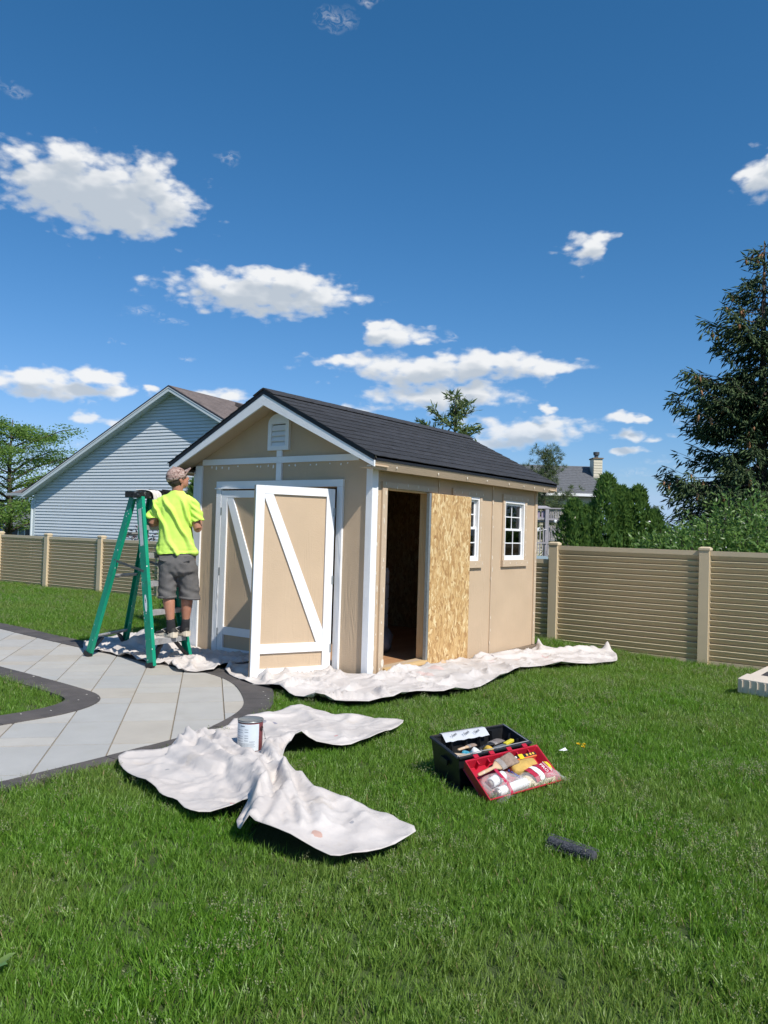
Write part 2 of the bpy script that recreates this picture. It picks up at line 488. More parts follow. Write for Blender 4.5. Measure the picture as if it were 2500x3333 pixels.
# ------------------------------------------------------------------ mesh helpers
class MB:
    def __init__(self):
        self.v = []
        self.f = []
        self.mi = []

    def add(self, vs, fs, mi=0):
        o = len(self.v)
        self.v += [tuple(x) for x in vs]
        self.f += [tuple(i+o for i in f) for f in fs]
        self.mi += [mi]*len(fs)
        return self

    def box(self, x0, x1, y0, y1, z0, z1, mi=0):
        return self.add([(x0, y0, z0), (x1, y0, z0), (x1, y1, z0), (x0, y1, z0), (x0, y0, z1), (x1, y0, z1), (x1, y1, z1), (x0, y1, z1)],
                        [(0, 3, 2, 1), (4, 5, 6, 7), (0, 1, 5, 4), (1, 2, 6, 5), (2, 3, 7, 6), (3, 0, 4, 7)], mi)

    def beam(self, p, q, w, t, up=(0, 0, 1), mi=0, w2=None, t2=None):
        """box from p to q; w across, t along 'up'"""
        p, q = Vector(p), Vector(q)
        d = (q-p).normalized()
        s = d.cross(Vector(up))
        if s.length < 1e-4:
            s = d.cross(Vector((1, 0, 0)))
        s.normalize()
        u = s.cross(d)
        vs = []
        for c, ww, tt in ((p, w, t), (q, w2 or w, t2 or t)):
            for a, b in ((-1, -1), (1, -1), (1, 1), (-1, 1)):
                vs.append(c + s*(a*ww/2) + u*(b*tt/2))
        return self.add(vs, [(3, 2, 1, 0), (4, 5, 6, 7), (0, 1, 5, 4), (1, 2, 6, 5), (2, 3, 7, 6), (3, 0, 4, 7)], mi)

    def prism(self, pts, off, mi=0):
        """closed planar polygon pts (3-D) extruded by off"""
        n = len(pts)
        off = Vector(off)
        a = [Vector(p) for p in pts]
        b = [p+off for p in a]
        fs = [tuple(range(n-1, -1, -1)), tuple(range(n, 2*n))]
        fs += [(i, (i+1) % n, (i+1) % n+n, i+n) for i in range(n)]
        return self.add(a+b, fs, mi)

    def tube(self, path, rad, n=8, mi=0, caps=True):
        path = [Vector(p) for p in path]
        if not hasattr(rad, '__len__'):
            rad = [rad]*len(path)
        rings = []
        up = None
        for i, p in enumerate(path):
            d = (path[min(i+1, len(path)-1)] - path[max(i-1, 0)]).normalized()
            if up is None:
                up = d.orthogonal().normalized()
            up = (up - d*up.dot(d))
            up = up.normalized() if up.length > 1e-5 else d.orthogonal().normalized()
            s = d.cross(up)
            r = rad[i]
            rings.append([p + (up*cos(2*pi*k/n) + s*sin(2*pi*k/n))*r for k in range(n)])
        vs = [v for rg in rings for v in rg]
        fs = []
        for i in range(len(path)-1):
            for k in range(n):
                a, b = i*n+k, i*n+(k+1) % n
                fs.append((a, b, b+n, a+n))
        if caps:
            fs.append(tuple(range(n-1, -1, -1)))
            fs.append(tuple(range((len(path)-1)*n, len(path)*n)))
        return self.add(vs, fs, mi)

    def loft(self, rings, mi=0):
        """rings of equal length, closed with caps"""
        n = len(rings[0])
        vs = [v for r in rings for v in r]
        fs = []
        for i in range(len(rings)-1):
            for k in range(n):
                a, b = i*n+k, i*n+(k+1) % n
                fs.append((a, b, b+n, a+n))
        fs.append(tuple(range(n-1, -1, -1)))
        fs.append(tuple(range((len(rings)-1)*n, len(rings)*n)))
        return self.add(vs, fs, mi)

    def lathe(self, c, prof, n=24, axis=(0, 0, 1), mi=0):
        ax = Vector(axis).normalized()
        if abs(ax.z) > 0.999:
            s, u = Vector((1, 0, 0)), Vector((0, 1, 0))
        else:
            s = ax.orthogonal().normalized()
            u = ax.cross(s)
        c = Vector(c)
        rings = [[c + ax*z + (s*cos(2*pi*k/n)+u*sin(2*pi*k/n))*max(r, 1e-4) for k in range(n)] for r, z in prof]
        return self.loft(rings, mi)

    def mesh(self, name, mats, off=(0, 0, 0), smooth=False):
        me = bpy.data.meshes.new(name)
        ox, oy, oz = off
        me.from_pydata([(x-ox, y-oy, z-oz) for x, y, z in self.v], [], self.f)
        mats = mats if isinstance(mats, (list, tuple)) else [mats]
        for mt in mats:
            me.materials.append(mt)
        if len(mats) > 1:
            me.polygons.foreach_set('material_index', self.mi)
        if smooth:
            me.polygons.foreach_set('use_smooth', [True]*len(me.polygons))
        me.update()
        return me

    def build(self, name, mats, parent=None, smooth=False, bevel=0.0):
        off = wloc(parent)
        me = self.mesh(name, mats, off, smooth)
        o = bpy.data.objects.new(name, me)
        COL.objects.link(o)
        o.parent = parent
        if bevel:
            b = o.modifiers.new('edge', 'BEVEL')
            b.width = bevel
            b.segments = 2
            b.limit_method = 'ANGLE'
            b.harden_normals = False
        return o


def wloc(o):
    v = Vector((0, 0, 0))
    while o is not None:
        v = v + Vector(o.location)
        o = o.parent
    return v


def inst(name, me, parent, pos=(0, 0, 0), rot=(0, 0, 0), scale=None):
    """one more object on shared mesh data"""
    o = bpy.data.objects.new(name, me)
    COL.objects.link(o)
    o.parent = parent
    o.location = Vector(pos) - wloc(parent)
    o.rotation_euler = rot
    if scale is not None:
        o.scale = scale if hasattr(scale, '__len__') else (scale,)*3
    return o


def tag(o, label=None, cat=None, group=None, kind=None):
    if label:
        o['label'] = label
    if cat:
        o['category'] = cat
    if group:
        o['group'] = group
    if kind:
        o['kind'] = kind
    return o


def thing(name, label, cat, loc=(0, 0, 0), group=None):
    o = bpy.data.objects.new(name, None)
    o.empty_display_size = 0.1
    COL.objects.link(o)
    o.location = loc
    return tag(o, label, cat, group)


def gz(x, y=0):
    """height of the lawn: falls a hand's breadth towards the back fence"""
    t = min(1, max(0, (x-0.8)/2.4))
    a = min(1, max(0, (x-2.0)/2.9))
    b = min(1, max(0, (0.5-y)/2.3))
    return -0.1*t*t*(3-2*t) - 0.11*a*a*(3-2*a)*b*b*(3-2*b)


def in_poly(px, py, poly):
    px = np.asarray(px)
    py = np.asarray(py)
    r = np.zeros(px.shape, bool)
    n = len(poly)
    for i in range(n):
        x0, y0 = poly[i]
        x1, y1 = poly[(i+1) % n]
        c = ((y0 > py) != (y1 > py)) & (px < (x1-x0)*(py-y0)/(y1-y0+1e-12)+x0)
        r ^= c
    return r


def seg_dist(px, py, line, closed=False):
    px = np.asarray(px, float)
    py = np.asarray(py, float)
    best = np.full(px.shape, 1e9)
    pts = list(line) + ([line[0]] if closed else [])
    for (x0, y0), (x1, y1) in zip(pts[:-1], pts[1:]):
        dx, dy = x1-x0, y1-y0
        t = np.clip(((px-x0)*dx+(py-y0)*dy)/(dx*dx+dy*dy+1e-12), 0, 1)
        best = np.minimum(best, np.hypot(px-x0-t*dx, py-y0-t*dy))
    return best


def catmull(pts, n=6, closed=False):
    out = []
    N = len(pts)
    rng_ = range(N if closed else N-1)
    for i in rng_:
        p0 = pts[(i-1) % N] if closed or i > 0 else pts[0]
        p1 = pts[i]
        p2 = pts[(i+1) % N]
        p3 = pts[(i+2) % N] if closed or i+2 < N else pts[-1]
        for k in range(n):
            t = k/n
            out.append(tuple(0.5*((2*b)+(-a+c)*t+(2*a-5*b+4*c-d)*t*t+(-a+3*b-3*c+d)*t**3) for a, b, c, d in zip(p0, p1, p2, p3)))
    if not closed:
        out.append(tuple(pts[-1]))
    return out


def clip_poly(subject, clipper):
    """Sutherland-Hodgman: subject (any) clipped by a convex counter-clockwise clipper"""
    out = list(subject)
    for i in range(len(clipper)):
        ax, ay = clipper[i]
        bx, by = clipper[(i+1) % len(clipper)]
        inp, out = out, []
        if not inp:
            break
        side = lambda p: (bx-ax)*(p[1]-ay)-(by-ay)*(p[0]-ax)
        for j in range(len(inp)):
            p, q = inp[j-1], inp[j]
            sp, sq = side(p), side(q)
            if sp*sq < 0:
                t = sp/(sp-sq)
                out.append((p[0]+(q[0]-p[0])*t, p[1]+(q[1]-p[1])*t))
            if sq >= 0:
                out.append(q)
    return out


def np_mesh(name, V, F, mat, parent=None, tint=None, smooth=False, fsize=None):
    """V (n,3), F (m,k) of one polygon size"""
    V = np.asarray(V, np.float32)
    F = np.asarray(F, np.int32)
    off = np.array(wloc(parent), np.float32)
    me = bpy.data.meshes.new(name)
    me.vertices.add(len(V))
    me.vertices.foreach_set('co', (V-off).ravel())
    k = F.shape[1]
    me.loops.add(F.size)
    me.loops.foreach_set('vertex_index', F.ravel())
    me.polygons.add(len(F))
    me.polygons.foreach_set('loop_start', np.arange(0, F.size, k, dtype=np.int32))
    me.polygons.foreach_set('loop_total', np.full(len(F), k, np.int32))
    if smooth:
        me.polygons.foreach_set('use_smooth', np.ones(len(F), bool))
    me.materials.append(mat)
    if tint is not None:
        a = me.attributes.new('tint', 'FLOAT', 'POINT')
        a.data.foreach_set('value', np.asarray(tint, np.float32))
    me.update(calc_edges=True)
    o = bpy.data.objects.new(name, me)
    COL.objects.link(o)
    o.parent = parent
    return o


def unit(a):
    return a/np.maximum(np.linalg.norm(a, axis=-1, keepdims=True), 1e-9)


def leaf_geo(P, D, L, Wd, fold=0.25, sidehint=None):
    """folded four-point leaves: base P, direction D"""
    n = len(P)
    D = unit(D)
    R = rng.normal(size=(n, 3)) if sidehint is None else sidehint
    S = unit(np.cross(D, R))
    N = np.cross(S, D)
    L = np.broadcast_to(np.asarray(L, float).reshape(-1, 1), (n, 1))
    Wd = np.broadcast_to(np.asarray(Wd, float).reshape(-1, 1), (n, 1))
    mid = P + D*L*0.45
    a = P
    b = mid + S*Wd*0.5 + N*Wd*fold
    c = P + D*L
    d = mid - S*Wd*0.5 + N*Wd*fold
    V = np.stack([a, b, c, d], 1).reshape(-1, 3)
    i = np.arange(n)*4
    F = np.concatenate([np.stack([i, i+1, i+2], 1), np.stack([i, i+2, i+3], 1)])
    return V, F


def spindle_geo(P, D, L, R):
    """three-sided shoots, thick in the middle, pointed at both ends"""
    n = len(P)
    D = unit(D)
    S = unit(np.cross(D, rng.normal(size=(n, 3))))
    N = np.cross(S, D)
    L = np.broadcast_to(np.asarray(L, float).reshape(-1, 1), (n, 1))
    R = np.broadcast_to(np.asarray(R, float).reshape(-1, 1), (n, 1))
    mid = P + D*L*0.5
    vs = [P]
    for k in range(3):
        vs.append(mid + S*R*cos(2*pi*k/3) + N*R*sin(2*pi*k/3))
    vs.append(P + D*L)
    V = np.stack(vs, 1).reshape(-1, 3)
    i = np.arange(n)*5
    F = []
    for k in range(3):
        a, b = 1+k, 1+(k+1) % 3
        F.append(np.stack([i, i+b, i+a], 1))
        F.append(np.stack([i+4, i+a, i+b], 1))
    return V, np.concatenate(F)


def fbm(x, y, z=0.0, o=4):
    return mnoise.fractal(Vector((x, y, z)), 1.0, 2.0, o)

# ================================================================== SETTING
def ground_sheet():
    xs = np.unique(np.concatenate([np.linspace(-1500, -40, 6), np.linspace(-40, -8, 9), np.linspace(-8, 8, 65), np.linspace(8, 40, 9), np.linspace(40, 1500, 6)]))
    ys = np.unique(np.concatenate([np.linspace(-1500, -40, 6), np.linspace(-40, -8, 9), np.linspace(-8, 18, 53), np.linspace(18, 40, 6), np.linspace(40, 1500, 6)]))
    V = [(x, y, gz(x, y)-0.02) for y in ys for x in xs]
    nx = len(xs)
    F = [(j*nx+i, j*nx+i+1, (j+1)*nx+i+1, (j+1)*nx+i) for j in range(len(ys)-1) for i in range(nx-1)]
    m = mk('lawn_soil', (0.055, 0.085, 0.022), 0.95, 0.35, 3, 0.6, 60, dirt=(0.09, 0.075, 0.035), dscale=1.2, damt=0.5)
    return tag(np_mesh('lawn', V, F, m), 'green mown lawn reaching from the camera to the fence and beyond', kind='structure')


ground_sheet()

# ------------------------------------------------------------------ patio path: pale slabs inside a dark border
PATIO_OUT = [(-0.35, 7.6), (-0.48, 6.4), (-0.55, 5.41), (-0.62, 4.82), (-0.68, 4.27), (-0.72, 3.86), (-0.78, 3.22), (-0.84, 2.5), (-0.86, 1.9), (-0.86, 1.43), (-0.87, 1.18), (-0.95, 0.91), (-1.07, 0.66), (-1.24, 0.41), (-1.45, 0.15), (-1.62, -0.02), (-1.79, -0.14), (-1.98, -0.24), (-2.2, -0.33), (-2.4, -0.385), (-2.65, -0.41), (-2.94, -0.42), (-3.3, -0.425), (-3.77, -0.42), (-4.6, -0.42), (-5.6, -0.42)]
PATIO_IN = [(-5.6, 0.72), (-4.4, 0.73), (-3.5, 0.725), (-3.08, 0.715), (-2.79, 0.70), (-2.58, 0.73), (-2.38, 0.81), (-2.22, 0.94), (-2.12, 1.13), (-2.075, 1.4), (-2.04, 1.8), (-2.01, 2.29), (-1.98, 2.87), (-1.9, 3.8), (-1.8, 5.0), (-1.65, 6.4), (-1.55, 7.6)]
PATIO = catmull(PATIO_OUT, 3) + catmull(PATIO_IN, 3)


def offset_line(pts, d):
    out = []
    for i, p in enumerate(pts):
        a, b = pts[max(0, i-1)], pts[min(len(pts)-1, i+1)]
        dx, dy = b[0]-a[0], b[1]-a[1]
        l = hypot(dx, dy)
        out.append((p[0]-dy/l*d, p[1]+dx/l*d))
    return out


patio = thing('patio', 'curved pale stone slab path with dark border', None)
tag(patio, kind='structure')
base = MB()
base.prism([(x, y, -0.03) for x, y in PATIO], (0, 0, 0.035))
base.build('joint_sand', mk('joint_sand', (0.24, 0.205, 0.155), 0.95, 0.25, 40), patio)
slab_mats = [mk('slab_stone_%d' % i, c, 0.75, 0.07, 3.2, 0.25, 90, dirt=d, dscale=2.2, damt=0.45, stretch=(1, 1, 1)) for i, (c, d) in enumerate((
    ((0.425, 0.41, 0.38), (0.35, 0.315, 0.25)), ((0.455, 0.435, 0.395), (0.37, 0.32, 0.24)), ((0.405, 0.40, 0.38), (0.37, 0.35, 0.30)), ((0.44, 0.405, 0.35), (0.34, 0.28, 0.20))))]
U = Vector((0.675, 0.738)).normalized()
NN = Vector((U.y, -U.x))
prng = random.Random(3)
gap = 0.0048
for c in range(-12, 12):
    n0 = -2.388 + 0.3525*c
    n1 = n0 + 0.3525
    t = -2.145 - 0.6*8
    while t < 6.5:
        cuts = prng.choice([[0.6], [0.6], [0.38, 0.22], [0.2, 0.4], [0.4, 0.2]])
        for L in cuts:
            quad = [NN*a + U*b for a, b in ((n0+gap, t+0.0078), (n0+gap, t+L-0.0078), (n1-gap, t+L-0.0078), (n1-gap, t+0.0078))]
            quad = [(q.x, q.y) for q in quad]
            ar = sum(quad[i-1][0]*quad[i][1]-quad[i][0]*quad[i-1][1] for i in range(4))
            if ar < 0:
                quad.reverse()
            pl = clip_poly(PATIO, quad)
            t += L
            if len(pl) < 3:
                continue
            cl = []
            for q in pl:
                if not cl or hypot(q[0]-cl[-1][0], q[1]-cl[-1][1]) > 0.002:
                    cl.append(q)
            if len(cl) > 2 and hypot(cl[0][0]-cl[-1][0], cl[0][1]-cl[-1][1]) < 0.002:
                cl.pop()
            ar = 0.5*sum(cl[i-1][0]*cl[i][1]-cl[i][0]*cl[i-1][1] for i in range(len(cl)))
            if len(cl) < 3 or abs(ar) < 0.004:
                continue
            h = 0.0125 + prng.uniform(-0.001, 0.001)
            MB().prism([(x, y, -0.02) for x, y in cl], (0, 0, 0.02+h)).build('slab', prng.choice(slab_mats), patio)

bm_d = [mk('dark_border_stone_%d' % i, c, 0.9, 0.22, 7, 0.5, 130, dirt=(0.15, 0.13, 0.11), dscale=3, damt=0.5) for i, c in enumerate(((0.090, 0.080, 0.076), (0.102, 0.090, 0.085), (0.080, 0.073, 0.071)))]


def border(line, width, n_per=1):
    ln = catmull(line, 4)
    # resample into stones about 0.3 m long
    L = [0]
    for a, b in zip(ln[:-1], ln[1:]):
        L.append(L[-1]+hypot(b[0]-a[0], b[1]-a[1]))
    cnt = max(1, int(L[-1]/0.30))

    def at(s):
        i = max(0, min(len(L)-2, int(np.searchsorted(L, s)-1)))
        f = (s-L[i])/(L[i+1]-L[i]+1e-9)
        return (ln[i][0]+(ln[i+1][0]-ln[i][0])*f, ln[i][1]+(ln[i+1][1]-ln[i][1])*f)
    for k in range(cnt):
        a, b = L[-1]*k/cnt+0.002, L[-1]*(k+1)/cnt-0.002
        pts = [at(a+(b-a)*j/3) for j in range(4)]
        ext = [at(max(0, a-0.05))]+pts+[at(min(L[-1], b+0.05))]
        full, none_ = offset_line(ext, 1.0)[1:-1], ext[1:-1]
        o2 = [(p[0]+(q[0]-p[0])*width(p), p[1]+(q[1]-p[1])*width(p)) for p, q in zip(none_, full)]
        poly = pts + o2[::-1]
        h = 0.018 + prng.uniform(-0.0015, 0.0015)
        MB().prism([(x, y, -0.03) for x, y in poly], (0, 0, 0.03+h)).build('border_stone', prng.choice(bm_d), patio)


def out_width(p):
    if p[1] > 0.6:
        return 0.28
    return 0.28 - 0.17*min(1, max(0, (-1.25-p[0])/1.0))


border(PATIO_OUT, out_width)
border(PATIO_IN, lambda p: 0.26)
_ln = catmull(PATIO_OUT, 3)
BORDER_OUT = [(p[0]+(q[0]-p[0])*(out_width(p)-0.015), p[1]+(q[1]-p[1])*(out_width(p)-0.015)) for p, q in zip(_ln, offset_line(_ln, 1.0))]
BORDER_IN = offset_line(catmull(PATIO_IN, 3), 0.25)
PAVED = BORDER_OUT + BORDER_IN

# ================================================================== SHED
shed = thing('garden_shed', 'tan garden shed with white trim, black shingle roof and an open front door', 'shed', (0, 0, 0))
SL, SW = 3.66, 2.44
PITCH_R = 0.5
ZE = 2.09                       # top of roof at the eave edge
EAVE, GAB, REAR = 0.20, 0.24, 0.205
RIDGE_Y = SW/2
ZR = 2.80


def roof_z(y):
    return ZE + (ZR-ZE)*(RIDGE_Y+EAVE-abs(y-RIDGE_Y))/(RIDGE_Y+EAVE) if True else 0


def grid_wall(us, vs, holes, fn, thick):
    """flat wall as a slab with real openings; fn(u,v,d) maps to 3-D, d is depth into the wall"""
    us = sorted(set(us + [h[0] for h in holes] + [h[1] for h in holes]))
    vs = sorted(set(vs + [h[2] for h in holes] + [h[3] for h in holes]))
    solid = lambda i, j: 0 <= i < len(us)-1 and 0 <= j < len(vs)-1 and not any(h[0]-1e-6 <= us[i] and us[i+1] <= h[1]+1e-6 and h[2]-1e-6 <= vs[j] and vs[j+1] <= h[3]+1e-6 for h in holes)
    b = MB()
    for i in range(len(us)-1):
        for j in range(len(vs)-1):
            if not solid(i, j):
                continue
            a0, a1, c0, c1 = us[i], us[i+1], vs[j], vs[j+1]
            b.add([fn(a0, c0, 0), fn(a1, c0, 0), fn(a1, c1, 0), fn(a0, c1, 0)], [(0, 1, 2, 3)])
            b.add([fn(a0, c0, thick), fn(a1, c0, thick), fn(a1, c1, thick), fn(a0, c1, thick)], [(3, 2, 1, 0)], 1)
            for di, dj, e in ((-1, 0, ((a0, c0), (a0, c1))), (1, 0, ((a1, c0), (a1, c1))), (0, -1, ((a0, c0), (a1, c0))), (0, 1, ((a0, c1), (a1, c1)))):
                if not solid(i+di, j+dj):
                    (p, q), (r, s) = e
                    b.add([fn(p, q, 0), fn(r, s, 0), fn(r, s, thick), fn(p, q, thick)], [(0, 1, 2, 3)])
    return b


# side wall facing the sun: three panels 4 ft wide, door opening and two windows
side = lambda u, v, d: (u, d, v)
DOOR = (0.233, 1.046, 0.075, 1.815)
W1 = (1.535, 2.095, 1.088, 1.818)
W2 = (2.733, 3.293, 1.088, 1.818)
for x0, x1, holes in ((0.0, 1.196, [DOOR]), (1.202, 2.424, [W1]), (2.430, 3.655, [W2])):
    grid_wall([max(x0, 0.004), x1], [-0.02, 2.06], holes, side, 0.09).build('siding_panel', [M['tan'], M['osb_shade']], shed)
for x in (1.199, 2.427):
    MB().box(x-0.013, x+0.013, -0.012, 0.0, -0.015, 1.99).build('batten', M['tan_trim'], shed)
MB().box(3.595, 3.66, -0.018, 0.0, -0.015, 1.99).build('corner_board', M['tan_trim'], shed)
# front wall
front = lambda u, v, d: (d, u, v)
OPEN = (0.40, 2.012, 0.03, 1.815)
grid_wall([0.002, SW-0.002], [-0.02, 2.10], [OPEN], front, 0.09).build('front_wall', [M['tan'], M['osb_shade']], shed)
gb = MB()
gb.prism([(0.0, 0.02, 2.1), (0.0, SW-0.02, 2.1), (0.0, SW-0.02, 2.115), (0.0, RIDGE_Y, 2.70), (0.0, 0.02, 2.115)], (0.08, 0, 0))
gb.build('gable_wall', M['tan'], shed)
# back and far walls (board colour darkened to stand in for the shade inside)
MB().box(SL-0.09, SL, 0.0905, SW-0.0905, -0.02, 2.1).prism([(SL-0.002, 0.02, 2.1), (SL-0.002, SW-0.02, 2.1), (SL-0.002, RIDGE_Y, 2.70)], (-0.08, 0, 0)).build('rear_wall', [M['osb_shade']], shed)
MB().box(0.0905, SL, SW-0.09, SW, -0.02, 2.1).build('far_wall', [M['osb_shade']], shed)
MB().box(0.05, SL-0.05, 0.095, SW-0.095, -0.03, 0.03).build('floor', M['ply'], shed)
for y in (0.06, SW-0.12):
    MB().box(0.12, SL+0.10, y-0.10 if y < 1 else y, y if y < 1 else y+0.1, -0.25, -0.022).build('skid', M['old_wood'], shed)
MB().box(1.5, SL+0.11, -0.03, 0.055, -0.16, -0.024).build('rim_joist', M['old_wood'], shed)
# white corner trim, front
MB().box(-0.022, 0.0, 0.0, 0.049, -0.01, 2.02).build('corner_board', M['white_trim'], shed)
MB().box(-0.022, 0.072, -0.022, 0.0, -0.01, 2.0).build('corner_board', M['white'], shed)
MB().box(-0.022, 0.0, 2.335, 2.395, -0.01, 2.065).build('corner_board', M['white_trim'], shed)
MB().box(-0.022, 0.07, 2.44, 2.462, -0.01, 2.0).box(-0.022, 0.0, 2.397, 2.438, -0.01, 2.065).build('corner_board', M['white_trim'], shed)
# gable trim
MB().box(-0.0195, 0.0, 0.15, 2.33, 2.068, 2.13).build('gable_band', M['white'], shed)
MB().box(-0.0215, 0.0, 1.147, 1.217, 1.888, 2.066).build('gable_stile', M['white'], shed)
MB().box(-0.0215, 0.0, 1.147, 1.217, 2.132, 2.196).build('gable_stile', M['white'], shed)
# door casing
MB().box(-0.026, 0.0, 2.012, 2.085, -0.01, 1.815).build('door_casing', M['white_trim'], shed)
MB().box(-0.026, 0.0, 0.33, 0.40, -0.01, 1.815).build('door_casing', M['white_trim'], shed)
MB().box(-0.028, 0.0, 0.328, 2.087, 1.817, 1.885).build('door_header', M['white'], shed)
MB().box(-0.040, 0.0, 1.3, 2.10, 1.803, 1.816).build('drip_strip', M['white'], shed)
MB().box(0.001, 0.085, 0.372, 0.398, 0.031, 1.813).build('door_jamb', M['white'], shed)
MB().box(0.001, 0.085, 2.0145, 2.04, 0.031, 1.813).build('door_jamb', M['white'], shed)


def barn_door(name, hinge, ang, label):
    """leaf 0.80 wide, drawn from the hinge edge (u=0) outward; frame, Z brace and rails stand proud"""
    W, H = 0.80, 1.775
    ca, sa = cos(ang), sin(ang)
    hx, hy = hinge
    du = Vector((-sa, ca, 0))
    dn = Vector((-ca, -sa, 0))
    if name == 'left':
        du = Vector((sa, -ca, 0))
        dn = Vector((-ca, -sa, 0))
    z0 = 0.012

    def P(u, n, z):
        return Vector((hx, hy, z0)) + du*u + dn*n + Vector((0, 0, z))

    def slab(b, u0, u1, z0_, z1, n0, n1):
        vs = [P(u, n, z) for n in (n0, n1) for u, z in ((u0, z0_), (u1, z0_), (u1, z1), (u0, z1))]
        return b.add(vs, [(0, 1, 2, 3), (7, 6, 5, 4), (0, 4, 5, 1), (1, 5, 6, 2), (2, 6, 7, 3), (3, 7, 4, 0)])
    root = slab(MB(), 0.0, W, 0, H, 0.0, 0.016).build('door', [M['tan']], shed)
    root['label'] = label
    S = 0.085
    slab(MB(), 0, S, 0, H, 0.016, 0.036).build('stile', M['white'], root)
    slab(MB(), W-S, W, 0, H, 0.016, 0.036).build('stile', M['white'], root)
    slab(MB(), S+0.001, W-S-0.001, 0, S, 0.0155, 0.0355).build('rail', M['white'], root)
    slab(MB(), S+0.001, W-S-0.001, H-S*0.9, H, 0.0155, 0.0355).build('rail', M['white'], root)
    slab(MB(), S+0.001, W-S-0.001, 0.225, 0.31, 0.0155, 0.0355).build('rail', M['white'], root)
    b = MB()
    if name == 'left':
        a0, a1 = (S+0.002, H-S*0.9-0.002), (W-S-0.002, 0.312)
    else:
        a0, a1 = (W-S-0.002, H-S*0.9-0.002), (S+0.002, 0.312)
    sg = 1 if a1[0] > a0[0] else -1
    pts = [a0, (a0[0]+sg*0.085, a0[1]), (a1[0], a1[1]+0.115), (a1[0], a1[1]), (a1[0]-sg*0.065, a1[1]), (a0[0], a0[1]-0.03)]
    n = len(pts)
    vs = [P(u, 0.0155, z) for u, z in pts] + [P(u, 0.0335, z) for u, z in pts]
    b.add(vs, [tuple(range(n)), tuple(range(2*n-1, n-1, -1))] + [(i, i+n, (i+1) % n+n, (i+1) % n) for i in range(n)])
    b.build('brace', M['white'], root)
    for z in (0.25, 0.9, 1.55):
        slab(MB(), -0.006, 0.012, z-0.04, z+0.04, 0.02, 0.04).build('hinge', M['steel'], root)
    # the open door's edge and back show raw board
    slab(MB(), 0.002, W-0.002, 0.002, H-0.002, -0.018, 0.0).build('backing', M['pine'], root)
    return root


barn_door('right', (-0.062, 0.412), radians(64.5), 'open white framed door leaf swung out towards the lawn')
barn_door('left', (0.014, 2.008), radians(0), 'closed white framed door leaf beside the open one')

# roof: deck, shingles, black drip edges, fascias, soffits
roof = MB()
for sgn in (0, 1):
    ye = -EAVE if sgn == 0 else SW+EAVE
    roof.prism([(-GAB+0.02, ye, ZE-0.028), (-GAB+0.02, ye, ZE-0.010), (-GAB+0.02, RIDGE_Y, ZR-0.010), (-GAB+0.02, RIDGE_Y, ZR-0.028)], (SL+GAB+REAR-0.04, 0, 0))
roof = roof.build('roof', M['tan_trim'], shed)
slope_len = hypot(RIDGE_Y+EAVE, ZR-ZE)
NCOURSE = 12
expo = slope_len/NCOURSE
srng = random.Random(21)
for sgn in (0, 1):
    def SP(x, s, h):
        """point on the slope: s metres up from the eave, h above the deck"""
        f = s/slope_len
        y = -EAVE + (RIDGE_Y+EAVE)*f
        nz, ny = (RIDGE_Y+EAVE)/slope_len, -(ZR-ZE)/slope_len
        y, z = y + ny*h, ZE-0.010 + (ZR-ZE)*f + nz*h
        return (x, y if sgn == 0 else SW-y, z)
    for k in range(NCOURSE):
        x = -GAB - 0.008
        first = True
        while x < SL+REAR:
            L = 0.94 if not first else srng.uniform(0.25, 0.94)
            first = False
            x1 = min(x+L, SL+REAR+0.008)
            if SL+REAR+0.008 - x1 < 0.12:
                x1 = SL+REAR+0.008
            s0 = k*expo - (0.012 if k == 0 else 0.0)
            s1 = min(slope_len, s0+expo*1.25)
            b = MB()
            nseg = 6
            for layer in (0, 1):
                pass
            lo, hi = [], []
            for j in range(nseg+1):
                xx = x+0.001 + (x1-x-0.002)*j/nseg
                wv = srng.uniform(-0.0035, 0.0035)
                lift = srng.uniform(0.0, 0.003)
                lo.append((xx, s0+wv, 0.0090+lift))
                hi.append((xx, s1, 0.0030))
            vs = [SP(*p) for p in lo] + [SP(*p) for p in hi] + [SP(p[0], p[1], max(0.0005, p[2]-0.0055)) for p in lo] + [SP(p[0], p[1], 0.0005) for p in hi]
            n = nseg+1
            fs = []
            for j in range(nseg):
                fs += [(j, j+1, n+j+1, n+j), (2*n+j+1, 2*n+j, 3*n+j, 3*n+j+1), (j+1, j, 2*n+j, 2*n+j+1)]
            fs += [(0, n, 3*n, 2*n), (n-1, 3*n-1, 4*n-1, 2*n-1)]
            if sgn == 1:
                fs = [f[::-1] for f in fs]
            b.add(vs, fs)
            b.build('shingle', M['shingle'] if srng.random() < 0.6 else M['shingle_b'], roof)
            x = x1
for k in range(14):
    x0 = -GAB-0.008 + k*(SL+GAB+REAR+0.016)/14
    x1 = x0 + (SL+GAB+REAR+0.016)/14*1.12
    w = 0.14
    zt = ZR+0.012
    dz = w*(ZR-ZE)/(RIDGE_Y+EAVE)
    MB().prism([(x0, RIDGE_Y-w, zt-dz), (x0, RIDGE_Y-w*0.3, zt-dz*0.24), (x0, RIDGE_Y, zt), (x0, RIDGE_Y+w*0.3, zt-dz*0.24), (x0, RIDGE_Y+w, zt-dz), (x0, RIDGE_Y+w, zt-dz-0.006), (x0, RIDGE_Y, zt-0.012), (x0, RIDGE_Y-w, zt-dz-0.006)], (x1-x0, 0, 0.002)).build('ridge_cap', M['shingle_b'], roof)
